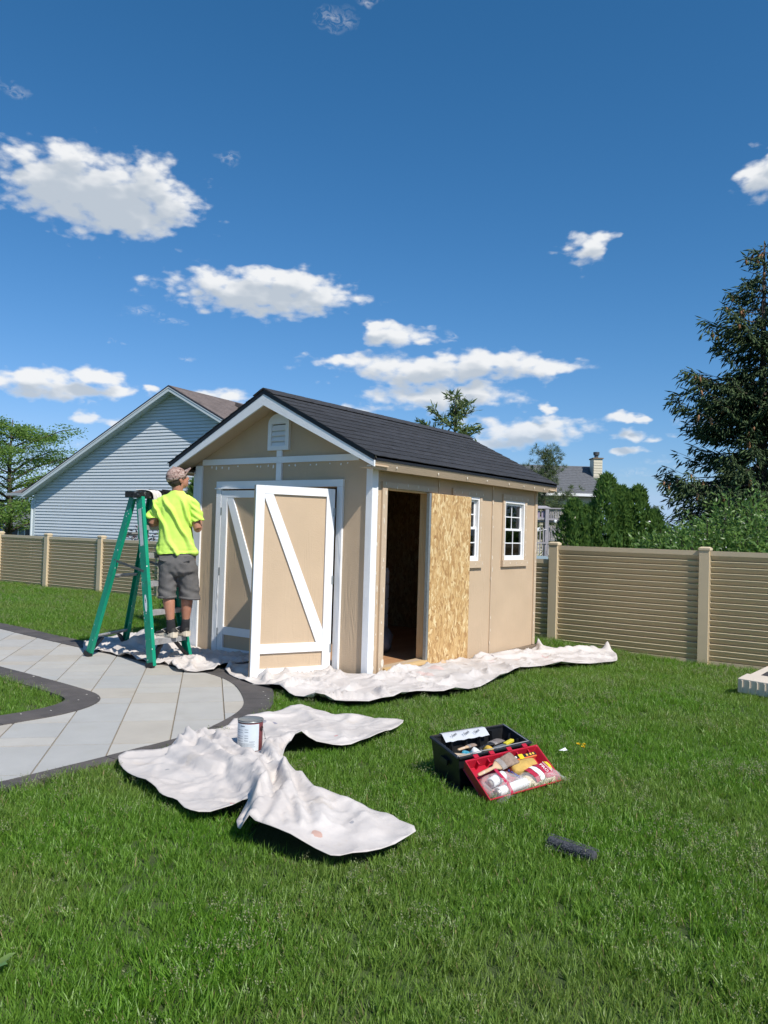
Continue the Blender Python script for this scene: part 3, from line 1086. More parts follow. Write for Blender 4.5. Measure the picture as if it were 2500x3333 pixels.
for xg, dx, mt in ((-GAB, -1, M['white']), (SL+REAR, 1, M['tan_trim'])):
    for sgn in (0, 1):
        ye = -EAVE+0.01 if sgn == 0 else SW+EAVE-0.01
        yr = RIDGE_Y + (-0.0005 if sgn == 0 else 0.0005)
        # black drip strip and rake board
        MB().prism([(xg, ye, ZE-0.05), (xg, ye, ZE-0.006), (xg, yr, ZR-0.006), (xg, yr, ZR-0.052)], (dx*-0.022, 0, 0)).build('drip_edge', M['drip'], shed)
        xb = xg - dx*0.004
        MB().prism([(xb, ye, ZE-0.108), (xb, ye, ZE-0.051), (xb, yr, ZR-0.053), (xb, yr, ZR-0.165)], (dx*-0.02, 0, 0)).build('rake_board', mt, shed)
        # sloped soffit under the overhang
        wl = 0.002 if dx < 0 else SL-0.002
        xs = xg - dx*0.0245
        MB().prism([(xs, ye, ZE-0.10), (xs, ye, ZE-0.092), (xs, yr, ZR-0.135), (xs, yr, ZR-0.143)], (wl-xs, 0, 0)).build('soffit', M['tan_trim'], shed)
for sgn in (0, 1):
    ye = -EAVE if sgn == 0 else SW+EAVE
    s = 1 if sgn == 0 else -1
    MB().box(-GAB+0.024, SL+REAR-0.024, min(ye, ye+s*0.02), max(ye, ye+s*0.02), ZE-0.052, ZE-0.006).build('drip_edge', M['drip'], shed)
    y0 = ye + s*0.006
    MB().prism([(-GAB+0.026, y0, ZE-0.053), (-GAB+0.026, y0+s*0.038, ZE-0.128), (-GAB+0.026, y0+s*0.056, ZE-0.119), (-GAB+0.026, y0+s*0.020, ZE-0.053)], (SL+REAR+GAB-0.052, 0, 0)).build('eave_board', M['tan_trim'], shed)
    y1 = y0 + s*0.0525
    yw = 0.0 if sgn == 0 else SW
    MB().box(-GAB+0.03, SL+REAR-0.03, min(y1, yw), max(y1, yw), ZE-0.112, ZE-0.10).build('soffit', M['tan_trim'], shed)

# gable vent
vent = MB()
yc, z0, hw = 1.192, 2.198, 0.145
vent.box(-0.034, 0.0, yc-hw, yc-0.098, z0, 2.47).box(-0.034, 0.0, yc+0.098, yc+hw, z0, 2.47).box(-0.034, 0.0, yc-0.0975, yc+0.0975, z0, z0+0.042)
arc = [(-0.034, yc+hw*cos(a), 2.4705+0.105*sin(a)) for a in np.linspace(0, pi, 17)]
vent.prism([(-0.034, yc+hw, 2.4702)] + arc[1:-1] + [(-0.034, yc-hw, 2.4702)], (0.034, 0, 0))
vent = vent.build('gable_vent', M['vinyl_white'], shed)
for k in range(4):
    z = z0+0.062 + k*0.055
    MB().prism([(-0.030, yc-0.097, z-0.022), (-0.026, yc-0.097, z-0.026), (-0.002, yc-0.097, z+0.030), (-0.006, yc-0.097, z+0.034)], (0, 0.194, 0)).build('louvre', M['vinyl_white'], vent)
MB().box(-0.0014, 0.0, yc-0.097, yc+0.097, z0+0.04, 2.47).build('mesh_screen', mk('vent_mesh', (0.12, 0.13, 0.13), 0.8), vent)

# side door: casing, timber jamb, sill, leaf folded flat against the wall showing its raw board back
MB().box(0.152, 0.233, -0.022, 0.0, -0.01, 1.815).build('door_casing', M['tan_trim'], shed)
MB().box(0.150, 1.150, -0.024, 0.0, 1.817, 1.874).build('door_header', M['tan_trim'], shed)
MB().box(0.233, 0.249, 0.0005, 0.088, 0.0755, 1.799).build('door_jamb', M['pine'], shed)
MB().box(1.020, 1.045, 0.0005, 0.112, 0.0755, 1.799).build('door_jamb', M['pine'], shed)
MB().box(0.235, 1.044, 0.0005, 0.088, 1.80, 1.8135).build('door_jamb', M['pine_x'], shed)
MB().box(0.236, 0.995, -0.046, 0.10, 0.034, 0.0745).build('door_sill', M['pine_x'], shed)
MB().box(0.236, 0.995, -0.040, 0.02, -0.02, 0.0325).build('door_sill', M['pine_x'], shed)
# leaf hinged at the right jamb
hx = 1.002
a = radians(1.6)
dv = Vector((cos(a), -sin(a), 0))
nv = Vector((-sin(a), -cos(a), 0))
o0 = Vector((hx, -0.027, 0))


def leafbox(b, u0, u1, z0, z1, n0, n1):
    vs = [o0 + dv*u + nv*n + Vector((0, 0, z)) for n in (n0, n1) for u, z in ((u0, z0), (u1, z0), (u1, z1), (u0, z1))]
    return b.add(vs, [(0, 1, 2, 3), (7, 6, 5, 4), (0, 4, 5, 1), (1, 5, 6, 2), (2, 6, 7, 3), (3, 7, 4, 0)])


sdoor = leafbox(MB(), 0.0, 0.80, -0.005, 1.808, 0.0, 0.016).build('door', M['osb'], shed)
sdoor['label'] = 'side door folded back flat, its raw flake board back facing out'
leafbox(MB(), 0.003, 0.797, -0.003, 1.806, -0.02, -0.0005).build('door_skin', M['tan'], sdoor)
leafbox(MB(), -0.036, -0.0015, -0.002, 1.807, -0.022, 0.014).build('edge_channel', M['steel'], sdoor)


def window(x0, x1, z0, z1):
    fr = MB()
    t = 0.03
    y0, y1 = -0.012, 0.06
    fr.box(x0, x0+t, y0, y1, z0, z1).box(x1-t, x1, y0, y1, z0, z1).box(x0+t, x1-t, y0, y1, z0, z0+t).box(x0+t, x1-t, y0, y1, z1-t, z1)
    fr = fr.build('window', M['vinyl_white'], shed)
    zm = (z0+z1)/2 + 0.01
    for (a, b, yy) in ((zm-0.012, z1-t, 0.03), (z0+t, zm+0.012, 0.008)):
        s = MB()
        q = 0.026
        s.box(x0+t+0.001, x0+t+q, yy, yy+0.02, a, b).box(x1-t-q, x1-t-0.001, yy, yy+0.02, a, b)
        s.box(x0+t+q, x1-t-q, yy, yy+0.02, a, a+q).box(x0+t+q, x1-t-q, yy, yy+0.02, b-q, b)
        s.build('sash', M['vinyl_white'], fr)
        xm, zz = (x0+x1)/2, (a+b)/2
        MB().box(xm-0.006, xm+0.006, yy+0.004, yy+0.010, a+q, b-q).build('muntin', M['vinyl_white'], fr)
        MB().box(x0+t+q, x1-t-q, yy+0.0045, yy+0.0095, zz-0.006, zz+0.006).build('muntin', M['vinyl_white'], fr)
        MB().box(x0+t+q, x1-t-q, yy+0.011, yy+0.014, a+q, b-q).build('pane', M['glass'], fr)
    # tan surround
    c = 0.052
    MB().box(x0-c, x0-0.0005, -0.02, 0.0, z0, z1).build('window_casing', M['tan_trim'], shed)
    MB().box(x1+0.0005, x1+c, -0.02, 0.0, z0, z1).build('window_casing', M['tan_trim'], shed)
    MB().box(x0-c-0.01, x1+c+0.03, -0.022, 0.0, z1+0.001, z1+0.072).build('window_header', M['tan_trim'], shed)
    MB().box(x0-c-0.008, x1+c+0.03, -0.034, 0.0, z0-0.078, z0-0.001).build('window_sill', M['tan_trim'], shed)


window(*W1[:2], *W1[2:])
window(*W2[:2], *W2[2:])

# dabs of filler over nail holes and loose brush marks of white
dab = MB()
drng = random.Random(9)


def dabs_side(x, z, w, h, y):
    n = 7
    pts = [(x + w*cos(2*pi*k/n)*drng.uniform(0.6, 1.1), y, z + h*sin(2*pi*k/n)*drng.uniform(0.6, 1.1)) for k in range(n)]
    dab.prism(pts, (0, 0.004, 0))


for z in np.arange(0.08, 1.95, 0.155):
    for x, y in ((1.199, -0.0155), (2.427, -0.0155), (3.627, -0.0215), (0.192, -0.0255), (0.12, -0.0035)):
        if drng.random() < 0.8 and not (x > 1.15 and x < 1.9 and z < 1.83):
            dabs_side(x+drng.uniform(-0.02, 0.02), z+drng.uniform(-0.05, 0.05), drng.uniform(0.004, 0.008), drng.uniform(0.012, 0.04), y)
for x in np.arange(0.2, 1.15, 0.19):
    dabs_side(x, 1.845+drng.uniform(-0.015, 0.015), 0.006, 0.018, -0.0275)
for wx in (W1, W2):
    for x in np.linspace(wx[0]-0.03, wx[1]+0.06, 5):
        dabs_side(x, 1.85, 0.005, 0.016, -0.0255)
        dabs_side(x, 1.05, 0.005, 0.016, -0.0375)
    for z in np.linspace(1.15, 1.78, 5):
        dabs_side(wx[0]-0.026, z, 0.005, 0.02, -0.0235)
        dabs_side(wx[1]+0.026, z, 0.005, 0.02, -0.0235)
for x in (0.15, 0.9, 1.5, 1.95, 2.5, 2.9, 3.2, 3.5):
    dabs_side(x, ZE-0.088, 0.010, 0.018, -EAVE+0.0205)
dabs_side(0.215, 0.13, 0.03, 0.05, -0.0265)
dd_ = dab.build('filler_patches', M['putty'], shed)
dd_['kind'] = 'stuff'
dab = MB()


def dabs_front(y, z, w, h, x=-0.0035):
    n = 7
    pts = [(x, y + w*cos(2*pi*k/n)*drng.uniform(0.5, 1.1), z + h*sin(2*pi*k/n)*drng.uniform(0.5, 1.1)) for k in range(n)]
    dab.prism(pts, (0.004, 0, 0))


for y in np.arange(0.30, 2.25, 0.095):
    if drng.random() < 0.85:
        dabs_front(y+drng.uniform(-0.03, 0.03), 2.05-drng.uniform(0, 0.02), drng.uniform(0.006, 0.013), drng.uniform(0.008, 0.022))
d2 = dab.build('white_brush_marks', M['white'], shed)
d2['kind'] = 'stuff'

# ================================================================== FENCES
CAPZ = 0.0


def fence(name, label, P, spans, base, post_h, rail_top, nsl, out_sign, first_post=True):
    """spans: list of (dx,dy) end points; slats tilt so that each face looks down and each top edge catches the sun"""
    root = thing(name, label, 'fence', (P[0], P[1], base))
    pitch = (rail_top-base-0.052)/nsl
    posts = [P]+spans if first_post else spans
    pm = MB().box(-0.063, 0.063, -0.063, 0.063, -0.20, post_h-0.045).mesh('fence_post', M['vinyl_tan'])
    cm = MB()
    cm.box(-0.072, 0.072, -0.072, 0.072, post_h-0.045, post_h-0.018)
    cm.add([(-0.072, -0.072, post_h-0.018), (0.072, -0.072, post_h-0.018), (0.072, 0.072, post_h-0.018), (-0.072, 0.072, post_h-0.018), (-0.045, -0.045, post_h), (0.045, -0.045, post_h), (0.045, 0.045, post_h), (-0.045, 0.045, post_h)],
           [(0, 1, 5, 4), (1, 2, 6, 5), (2, 3, 7, 6), (3, 0, 4, 7), (4, 5, 6, 7)])
    cm = cm.mesh('fence_post_cap', M['vinyl_tan'])
    for i, q in enumerate(posts):
        nxt = spans[0] if q == P else q
        prv = P if q == P else ([P]+spans)[([P]+spans).index(q)-1]
        ang = atan2(nxt[1]-prv[1], nxt[0]-prv[0])
        po = inst('post', pm, root, (q[0], q[1], base), (0, 0, ang))
        c = inst('cap', cm, po, (q[0], q[1], base))
    prev = P
    for q in spans:
        L = hypot(q[0]-prev[0], q[1]-prev[1]) - 0.13
        ang = atan2(q[1]-prev[1], q[0]-prev[0])
        c0 = (prev[0]+cos(ang)*0.065, prev[1]+sin(ang)*0.065)
        s = out_sign
        prof = [(0.024, 0.019), (0.0235, 0.0215), (0.0185, 0.0255), (-0.022, 0.0245), (-0.030, -0.046), (-0.023, -0.048), (-0.010, -0.034), (0.004, -0.016), (0.016, 0.002)]
        pts = [(0.0, s*y, z) for y, z in prof]
        sm = MB().prism(pts, (L, 0, 0)).mesh('fence_slat', M['vinyl_tan'])
        for k in range(nsl):
            inst('slat', sm, root, (c0[0], c0[1], base+pitch*(k+0.62)), (0, 0, ang))
        rm = MB().box(0, L, -0.03, 0.03, rail_top-base-0.062, rail_top-base).mesh('fence_rail', M['vinyl_tan'])
        inst('top_rail', rm, root, (c0[0], c0[1], base), (0, 0, ang))
        bm_ = MB().box(0, L, -0.022, 0.014, -0.06, 0.005).mesh('fence_bottom_rail', M['vinyl_tan'])
        inst('bottom_rail', bm_, root, (c0[0], c0[1], base), (0, 0, ang))
        # channel that holds the slat ends
        for e in (0.0, L):
            ch = MB().box(-0.008 if e else 0, 0 if e else 0.008, -0.028, 0.028, 0.006, rail_top-base-0.064).mesh('fence_channel', M['vinyl_tan'])
            inst('slat_channel', ch, root, (c0[0]+cos(ang)*e, c0[1]+sin(ang)*e, base), (0, 0, ang))
        prev = q
    return root


C0 = (4.934, 0.279)
dx, dy = -0.021, -2.109
fence('vinyl_fence', 'taller tan louvred fence to the right of the shed', C0, [(C0[0]+dx*k, C0[1]+dy*k) for k in (1, 2, 3)], -0.165, 1.483, 1.265, 18, -1)
posts_y = [2.85, 4.82, 6.79, 8.76, 10.73, 12.70, 14.67, 16.64]
lx = lambda y: 4.934 + (4.62-4.934)*(y-0.279)/(12.70-0.279)
fence('vinyl_fence', 'lower tan louvred fence running behind the ladder and the painter', C0, [(lx(y), y) for y in posts_y], -0.10, 1.235, 1.06, 15, 1, first_post=False)

# ================================================================== NEIGHBOUR'S HOUSE
house = thing('neighbour_house', 'pale blue sided gable house with brown roof behind the left fence', 'house', (9.94, 22.06, -0.1))
ha = radians(98)
HW = Vector((cos(ha), sin(ha), 0))           # along the gable wall, towards the left
HN = Vector((sin(ha), -cos(ha), 0))          # into the house
HQ = Vector((9.94, 22.06, 0))
HS = 6.3                                      # half span
SLP = 0.515
ZEV = 2.43
M['house_siding'] = mk('pale_blue_siding', (0.63, 0.68, 0.72), 0.5, 0.03, 2, 0.08, 40)
M['house_trim'] = mk('pale_grey_trim', (0.62, 0.68, 0.70), 0.5, 0.03)
M['brown_roof'] = mk('brown_roof_shingle', (0.165, 0.135, 0.125), 0.9, 0.3, 3, 0.7, 60, stretch=(1, 1, 1))
M['house_dark'] = mk('roof_edge_dark', (0.04, 0.04, 0.05), 0.6, 0.1)


def H(s, n, z):
    """s metres to the left of the gable corner line (0 at left corner, negative to the right), n into the house"""
    p = HQ + HW*s + HN*n
    return (p.x, p.y, z)


gl = MB()
gl.prism([H(0, 0.006, -0.2), H(0, 0.006, ZEV), H(-HS, 0.006, ZEV+HS*SLP), H(-2*HS, 0.006, ZEV), H(-2*HS, 0.006, -0.2)], tuple(HN*0.2))
gl.build('gable_wall', M['house_siding'], house)
lap = 0.1045
z = 0.0
while z < ZEV+HS*SLP-0.12:
    z1 = z+lap
    cut = lambda zz: max(0.02, (zz-ZEV)/SLP+0.02)
    a, b = cut(z), cut(z1)
    if a > HS-0.1:
        break
    bd = MB()
    # vinyl lap: the face stands out over the one below and an added slot shapes a darker shadow line under each lip
    zf = z + lap*0.66
    c = cut(zf)
    vs = [H(-a, -0.034, z), H(-2*HS+a, -0.034, z), H(-2*HS+c, -0.022, zf), H(-c, -0.022, zf), H(-c, 0.004, zf+0.004), H(-2*HS+c, 0.004, zf+0.004), H(-a, 0.004, z), H(-2*HS+a, 0.004, z)]
    bd.add(vs, [(0, 3, 2, 1), (3, 4, 5, 2), (0, 1, 7, 6), (0, 6, 4, 3), (1, 2, 5, 7)])
    bd.build('siding_board', M['house_siding'], house)
    z = z1
MB().prism([H(0.0, -0.03, -0.2), H(0.10, -0.03, -0.2), H(0.10, 0.1, -0.2), H(0.0, 0.1, -0.2)], (0, 0, ZEV+0.15)).build('corner_post', M['house_trim'], house)
dp = MB()
dp.tube([H(0.35, 0.25, 2.33), H(0.22, 0.1, 2.2), H(0.16, -0.02, 2.1), H(0.16, -0.02, 0.0)], 0.05, 8)
dp.build('downspout', M['house_trim'], house)
OV = 0.36
for sg in (0, 1):
    e = 0.30
    s0 = e if sg == 0 else -2*HS-e
    zt0 = ZEV + 0.14 - e*SLP
    ztr = ZEV + 0.14 + HS*SLP
    # roof slab
    rs = MB()
    rs.prism([H(s0, -OV+0.02, zt0), H(-HS, -OV+0.02, ztr), H(-HS, -OV+0.02, ztr-0.06), H(s0, -OV+0.02, zt0-0.06)], tuple(HN*14.0))
    rs = rs.build('roof', M['brown_roof'], house)
    # courses of shingles as thin steps
    sl = hypot(HS+e, ztr-zt0)
    n = 46
    for k in range(n):
        f0, f1 = k/n, (k+1.15)/n
        f1 = min(1, f1)
        A = Vector(H(s0, -OV, zt0)) + (Vector(H(-HS, -OV, ztr))-Vector(H(s0, -OV, zt0)))*f0
        B = Vector(H(s0, -OV, zt0)) + (Vector(H(-HS, -OV, ztr))-Vector(H(s0, -OV, zt0)))*f1
        MB().prism([A+Vector((0, 0, 0.002)), A+Vector((0, 0, 0.026)), B+Vector((0, 0, 0.008)), B+Vector((0, 0, 0.002))], tuple(HN*14.05)).build('shingle_course', M['brown_roof'], rs)
    fb = MB()
    fb.prism([H(s0, -OV-0.01, zt0-0.185), H(s0, -OV-0.01, zt0-0.03), H(-HS, -OV-0.01, ztr-0.03), H(-HS, -OV-0.01, ztr-0.185)], tuple(HN*0.025))
    fb.build('rake_board', M['house_trim'], house)
    MB().prism([H(s0, -OV-0.022, zt0-0.075), H(s0, -OV-0.022, zt0-0.042), H(-HS, -OV-0.022, ztr-0.042), H(-HS, -OV-0.022, ztr-0.075)], tuple(HN*0.0115)).build('rake_trim', M['vinyl_white'], house)
    MB().prism([H(s0, -OV-0.026, zt0-0.04), H(s0, -OV-0.026, zt0+0.004), H(-HS, -OV-0.026, ztr+0.004), H(-HS, -OV-0.026, ztr-0.04)], tuple(HN*0.02)).build('drip_edge', M['house_dark'], house)
    # soffit strips
    nS = 60
    for k in range(nS if sg == 0 else 30):
        f0, f1 = k/nS+0.0012, (k+1)/nS-0.0012
        if sg:
            f0, f1 = 2*k/nS+0.0012, (2*k+2)/nS-0.0012
        za, zb = zt0-0.15+(ztr-zt0)*f0, zt0-0.15+(ztr-zt0)*f1
        sa, sb = s0+(-HS-s0)*f0, s0+(-HS-s0)*f1
        MB().prism([H(sa, -OV+0.016, za), H(sa, -OV+0.016, za+0.01), H(sb, -OV+0.016, zb+0.01), H(sb, -OV+0.016, zb)], tuple(HN*(OV-0.02))).build('soffit_strip', M['house_trim'], house)
# low wing to the left: hipped brown roof with its eave facing the camera
wr = MB()
we = 0.22
e0, e1 = 0.30, 1.35
zt = ZEV + 0.14 - 0.30*SLP
Lr = 4.2
wr.add([H(e0-0.02, -0.05, zt), H(e1, -0.05, zt), H(e1-Lr, Lr, zt+Lr*SLP), H(e0-Lr-0.02, Lr, zt+Lr*SLP+0.02), H(e1, 9, zt), H(e1-Lr, 9, zt+Lr*SLP)], [(0, 1, 2, 3), (1, 4, 5, 2)])
wr.build('wing_roof', M['brown_roof'], house)
MB().prism([H(0.32, -0.16, zt-0.10), H(0.32, -0.16, zt-0.01), H(0.32, -0.04, zt-0.01), H(0.32, -0.06, zt-0.10)], tuple(HW*(e1-0.32+0.06))).build('gutter', mk('grey_gutter', (0.42, 0.46, 0.48), 0.4, 0.05), house)
MB().prism([H(0.32, -0.03, zt-0.13), H(e1-0.1, -0.03, zt-0.13), H(e1-0.1, 6, zt-0.13), H(0.32, 6, zt-0.13)], (0, 0, 0.02)).build('wing_soffit', M['house_trim'], house)
vb = Vector(H(-HS-0.55, 2.3, ZEV+0.14+HS*SLP-0.55*SLP+0.02))
MB().prism([vb, vb+HN*0.5, vb+HN*0.5+Vector((0, 0, 0.12)), vb+Vector((0, 0, 0.12))], tuple(-HW*0.35+Vector((0, 0, -0.12)))).build('roof_vent', mk('roof_vent_brown', (0.10, 0.085, 0.08), 0.6), house)

# small gabled garage seen under the tree, left of the house
gar = thing('garage', 'small pale blue garage with a white sloping roof edge under the left tree', 'garage', (12.5, 33.2, -0.1))
A = Vector((11.9, 33.3, 0.0))
dW = Vector((0.55, -0.84, 0)).normalized()
pts = [A + Vector((0, 0, -0.2)), A + Vector((0, 0, 1.0)), A + dW*2.6 + Vector((0, 0, 2.2)), A + dW*2.6 + Vector((0, 0, -0.2))]
MB().prism(pts, (0.9, 0.6, 0)).build('wall', mk('garage_wall_blue', (0.42, 0.46, 0.62), 0.6, 0.03), gar)
MB().prism([A + Vector((-0.2, -0.1, 0.93)), A + Vector((-0.2, -0.1, 1.09)), A + dW*2.7 + Vector((-0.2, -0.1, 2.34)), A + dW*2.7 + Vector((-0.2, -0.1, 2.18))], (0.06, 0.04, 0)).build('rake_board', M['white'], gar)
MB().prism([A + Vector((-0.22, -0.12, 1.10)), A + Vector((-0.22, -0.12, 1.14)), A + dW*2.7 + Vector((-0.22, -0.12, 2.39)), A + dW*2.7 + Vector((-0.22, -0.12, 2.35))], (1.3, 0.9, 0)).build('roof', M['house_dark'], gar)

low = thing('grey_house', 'low grey roofed house seen beneath the left tree crown', 'house', (24, 54, -0.1))
fx = Vector((r2.x, r2.y, 0)).normalized()
ff = Vector((fwd.x, fwd.y, 0)).normalized()


def K(u, d, z):
    """point u metres to the right of the line of sight, d metres ahead, at height z"""
    p = Vector((CAMLOC.x, CAMLOC.y, 0)) + fx*u + ff*d
    return Vector((p.x, p.y, z))


M['grey_roof'] = mk('grey_roof_shingle', (0.12, 0.125, 0.135), 0.9, 0.25, 6, 0.6, 30)
MB().prism([K(-36, 62, -0.1), K(-24.5, 62, -0.1), K(-24.5, 62, 1.15), K(-36, 62, 1.15)], tuple(ff*6)).build('wall', mk('grey_wall', (0.20, 0.24, 0.28), 0.7, 0.05), low)
MB().add([K(-37, 61.3, 1.0), K(-24, 61.3, 1.0), K(-24, 65, 2.2), K(-37, 65, 2.2), K(-24, 69, 1.0), K(-37, 69, 1.0)], [(0, 1, 2, 3), (3, 2, 4, 5), (1, 4, 2), (0, 3, 5)]).build('roof', M['grey_roof'], low)
for u in (-30.1, -28.6, -27.6):
    w = MB().prism([K(u, 61.95, 0.25), K(u+0.55, 61.95, 0.25), K(u+0.55, 61.95, 0.95), K(u, 61.95, 0.95)], tuple(ff*-0.03)).build('window', M['vinyl_white'], low)
    MB().prism([K(u+0.07, 61.91, 0.32), K(u+0.48, 61.91, 0.32), K(u+0.48, 61.91, 0.88), K(u+0.07, 61.91, 0.88)], tuple(ff*-0.01)).build('pane', mk('dark_pane_%d' % int(-u*10), (0.05, 0.06, 0.08), 0.15), w)

# ------------------------------------------------------------------ far house with chimney, right
far = thing('far_house', 'distant house with grey roof and siding clad chimney above the shrubs', 'house', tuple(K(13, 62, -0.1)))
RZ, EZ = 6.95, 4.62
MB().add([K(8, 58.5, EZ), K(16.25, 58.5, EZ), K(15.95, 62.5, RZ), K(8, 62.5, RZ), K(16.25, 66.5, EZ), K(8, 66.5, EZ)], [(0, 1, 2, 3), (3, 2, 4, 5), (1, 4, 2)]).build('roof', M['grey_roof'], far)
n = 16
for k in range(n):
    f0, f1 = k/n, min(1, (k+1.1)/n)
    lp = lambda f: (58.5+4*f, EZ+(RZ-EZ)*f)
    (d0, z0_), (d1, z1_) = lp(f0), lp(f1)
    MB().prism([K(8, d0, z0_+0.005), K(8, d0, z0_+0.045), K(8, d1, z1_+0.012), K(8, d1, z1_+0.005)], tuple(fx*(8.27-0.3*f0))).build('shingle_course', M['grey_roof'], far)
MB().prism([K(8, 58.6, EZ-0.20), K(16.2, 58.6, EZ-0.20), K(16.2, 58.6, EZ), K(8, 58.6, EZ)], tuple(ff*-0.12)).build('gutter', M['vinyl_white'], far)
MB().prism([K(8, 59.2, -0.2), K(16.0, 59.2, -0.2), K(16.0, 59.2, EZ-0.08), K(8, 59.2, EZ-0.08)], tuple(ff*6)).build('wall', mk('cream_wall', (0.42, 0.38, 0.30), 0.6), far)
lm = mk('cream_siding', (0.60, 0.55, 0.42), 0.55, 0.04)
for k in range(22):
    z = k*0.2
    MB().add([K(8, 59.15, z), K(16.0, 59.15, z), K(16.0, 59.19, z+0.2), K(8, 59.19, z+0.2), K(8, 59.2, z), K(16, 59.2, z)], [(0, 1, 2, 3), (0, 4, 5, 1)]).build('siding_board', lm, far)
cu0, cu1, cd0, cd1 = 15.75, 16.42, 60.8, 61.9
chm = MB().prism([K(cu0, cd0, 3.5), K(cu1, cd0, 3.5), K(cu1, cd1, 3.5), K(cu0, cd1, 3.5)], (0, 0, 3.9)).build('chimney', lm, far)
for k in range(15):
    z = 4.3+k*0.2
    MB().prism([K(cu0+0.02, cd0-0.03, z), K(cu0+0.02, cd0-0.005, z+0.2), K(cu0+0.02, cd0-0.001, z+0.2), K(cu0+0.02, cd0-0.001, z)], tuple(fx*(cu1-cu0-0.04))).build('siding_board', lm, chm)
MB().prism([K(cu0-0.06, cd0-0.08, 7.4), K(cu1+0.06, cd0-0.08, 7.4), K(cu1+0.06, cd1+0.08, 7.4), K(cu0-0.06, cd1+0.08, 7.4)], (0, 0, 0.09)).build('chimney_cap', M['old_wood'], chm)
c = K((cu0+cu1)/2, (cd0+cd1)/2, 7.49)
MB().lathe(c, [(0.15, 0), (0.15, 0.22), (0.22, 0.24), (0.24, 0.46), (0.2, 0.48)], 14).build('flue', mk('flue_dark', (0.10, 0.11, 0.12), 0.5, 0.1, metal=0.4), chm)

# ------------------------------------------------------------------ weathered deck
deck = thing('wooden_deck', 'weathered grey timber deck with railings behind the shed corner', 'deck', tuple(K(10.2, 50, -0.1)))
M['deck'] = mk('weathered_deck_wood', (0.34, 0.32, 0.34), 0.85, 0.15, 5, 0.2, 30)
M['deck_purple'] = mk('weathered_deck_panel', (0.33, 0.27, 0.34), 0.85, 0.12, 4)
D = 50.0


def kbox(u0, u1, d0, d1, z0, z1):
    return MB().prism([K(u0, d0, z0), K(u1, d0, z0), K(u1, d1, z0), K(u0, d1, z0)], (0, 0, z1-z0))


kbox(10.02, 10.24, D-0.1, D+0.12, -0.1, 3.12).build('post', M['deck'], deck)
kbox(9.0, 12.0, D-0.12, D+0.15, 3.13, 3.20).build('top_rail', M['deck'], deck)
MB().add([K(9.45, D-0.1, 3.2), K(10.35, D-0.1, 3.2), K(10.35, D+1, 3.2), K(9.45, D+1, 3.2), K(9.65, D+0.2, 3.32), K(10.1, D+0.2, 3.32), K(10.1, D+0.7, 3.32), K(9.65, D+0.7, 3.32)], [(0, 1, 5, 4), (1, 2, 6, 5), (2, 3, 7, 6), (3, 0, 4, 7), (4, 5, 6, 7)]).build('corner_cap', M['deck'], deck)
kbox(10.25, 12.0, D-0.02, D+0.1, 2.44, 2.55).build('bottom_rail', M['deck'], deck)
kbox(8.9, 10.01, D-0.02, D+0.1, 2.46, 2.58).build('bottom_rail', M['deck'], deck)
u = 10.30
while u < 11.6:
    kbox(u, u+0.052, D, D+0.05, 2.551, 3.129).build('baluster', M['deck'], deck)
    u += 0.105
for u in (9.18, 9.50, 9.80):
    kbox(u, u+0.20, D+0.05, D+0.10, 2.585, 3.0).build('infill_board', M['deck_purple'], deck)
kbox(8.9, 12.2, D+0.2, D+2.5, 2.30, 2.43).build('floor', M['deck'], deck)
u = 10.32
while u < 11.0:
    kbox(u, u+0.062, D+0.2, D+0.24, 1.15, 2.1).build('lattice_slat', M['deck'], deck)
    u += 0.11
kbox(8.9, 10.25, D-0.5, D-0.4, 0.96, 1.06).build('lower_rail', M['deck'], deck)
u = 9.1
while u < 10.3:
    kbox(u, u+0.07, D-0.45, D-0.40, 0.2, 0.955).build('baluster', M['deck'], deck)
    u += 0.17
u = 9.05
while u < 9.9:
    kbox(u, u+0.06, D-0.3, D-0.25, 1.07, 1.95).build('baluster', M['deck'], deck)
    u += 0.2
MB().tube([K(9.2, D-0.25, 1.62), K(9.6, D-0.3, 1.75), K(10.1, D-0.15, 1.86)], 0.018, 6).build('rope', M['vinyl_white'], deck)
lamp = MB()
lamp.lathe(K(10.62, D-0.12, 2.36), [(0.001, 0.0), (0.07, 0.01), (0.105, 0.05), (0.105, 0.09), (0.07, 0.14), (0.001, 0.15)], 14, tuple(-ff))
tag(lamp.build('deck_lamp', mk('white_globe', (0.85, 0.85, 0.84), 0.3, 0.02)), 'small round white lamp fixed under the deck railing', 'lamp')
cu = MB()
cu.loft([[K(9.0+0.0*k, D-0.6, 1.9), K(9.15, D-0.6, 1.98), K(9.35, D-0.6, 1.9), K(9.6, D-0.6, 1.97), K(9.5, D-0.6, 1.75), K(9.2, D-0.6, 1.8)] if k == 0 else [K(9.05, D-0.3, 1.88), K(9.2, D-0.3, 1.93), K(9.35, D-0.3, 1.86), K(9.55, D-0.3, 1.9), K(9.45, D-0.3, 1.74), K(9.22, D-0.3, 1.8)] for k in (0, 1)])
tag(cu.build('towel', M['white']), 'white towel hung over the lower deck rail', 'towel')
# rounded pale board just beyond the fence
bb = MB()
bc = K(2.70, 13.9, 0.62)
pts = []
for a in np.linspace(0, pi/2, 5):
    pts.append((0.12+0.035*cos(a), 0.40+0.035*sin(a)))
pts = pts + [(-x, z) for x, z in reversed(pts)] + [(-0.155, -0.6), (0.155, -0.6)]
bb.prism([bc + fx*x + Vector((0, 0, z)) for x, z in pts], tuple(ff*0.03))
tag(bb.build('rounded_board', mk('pale_blue_plastic', (0.34, 0.44, 0.50), 0.5, 0.06)), 'pale blue rounded board standing just behind the fence corner', 'board')

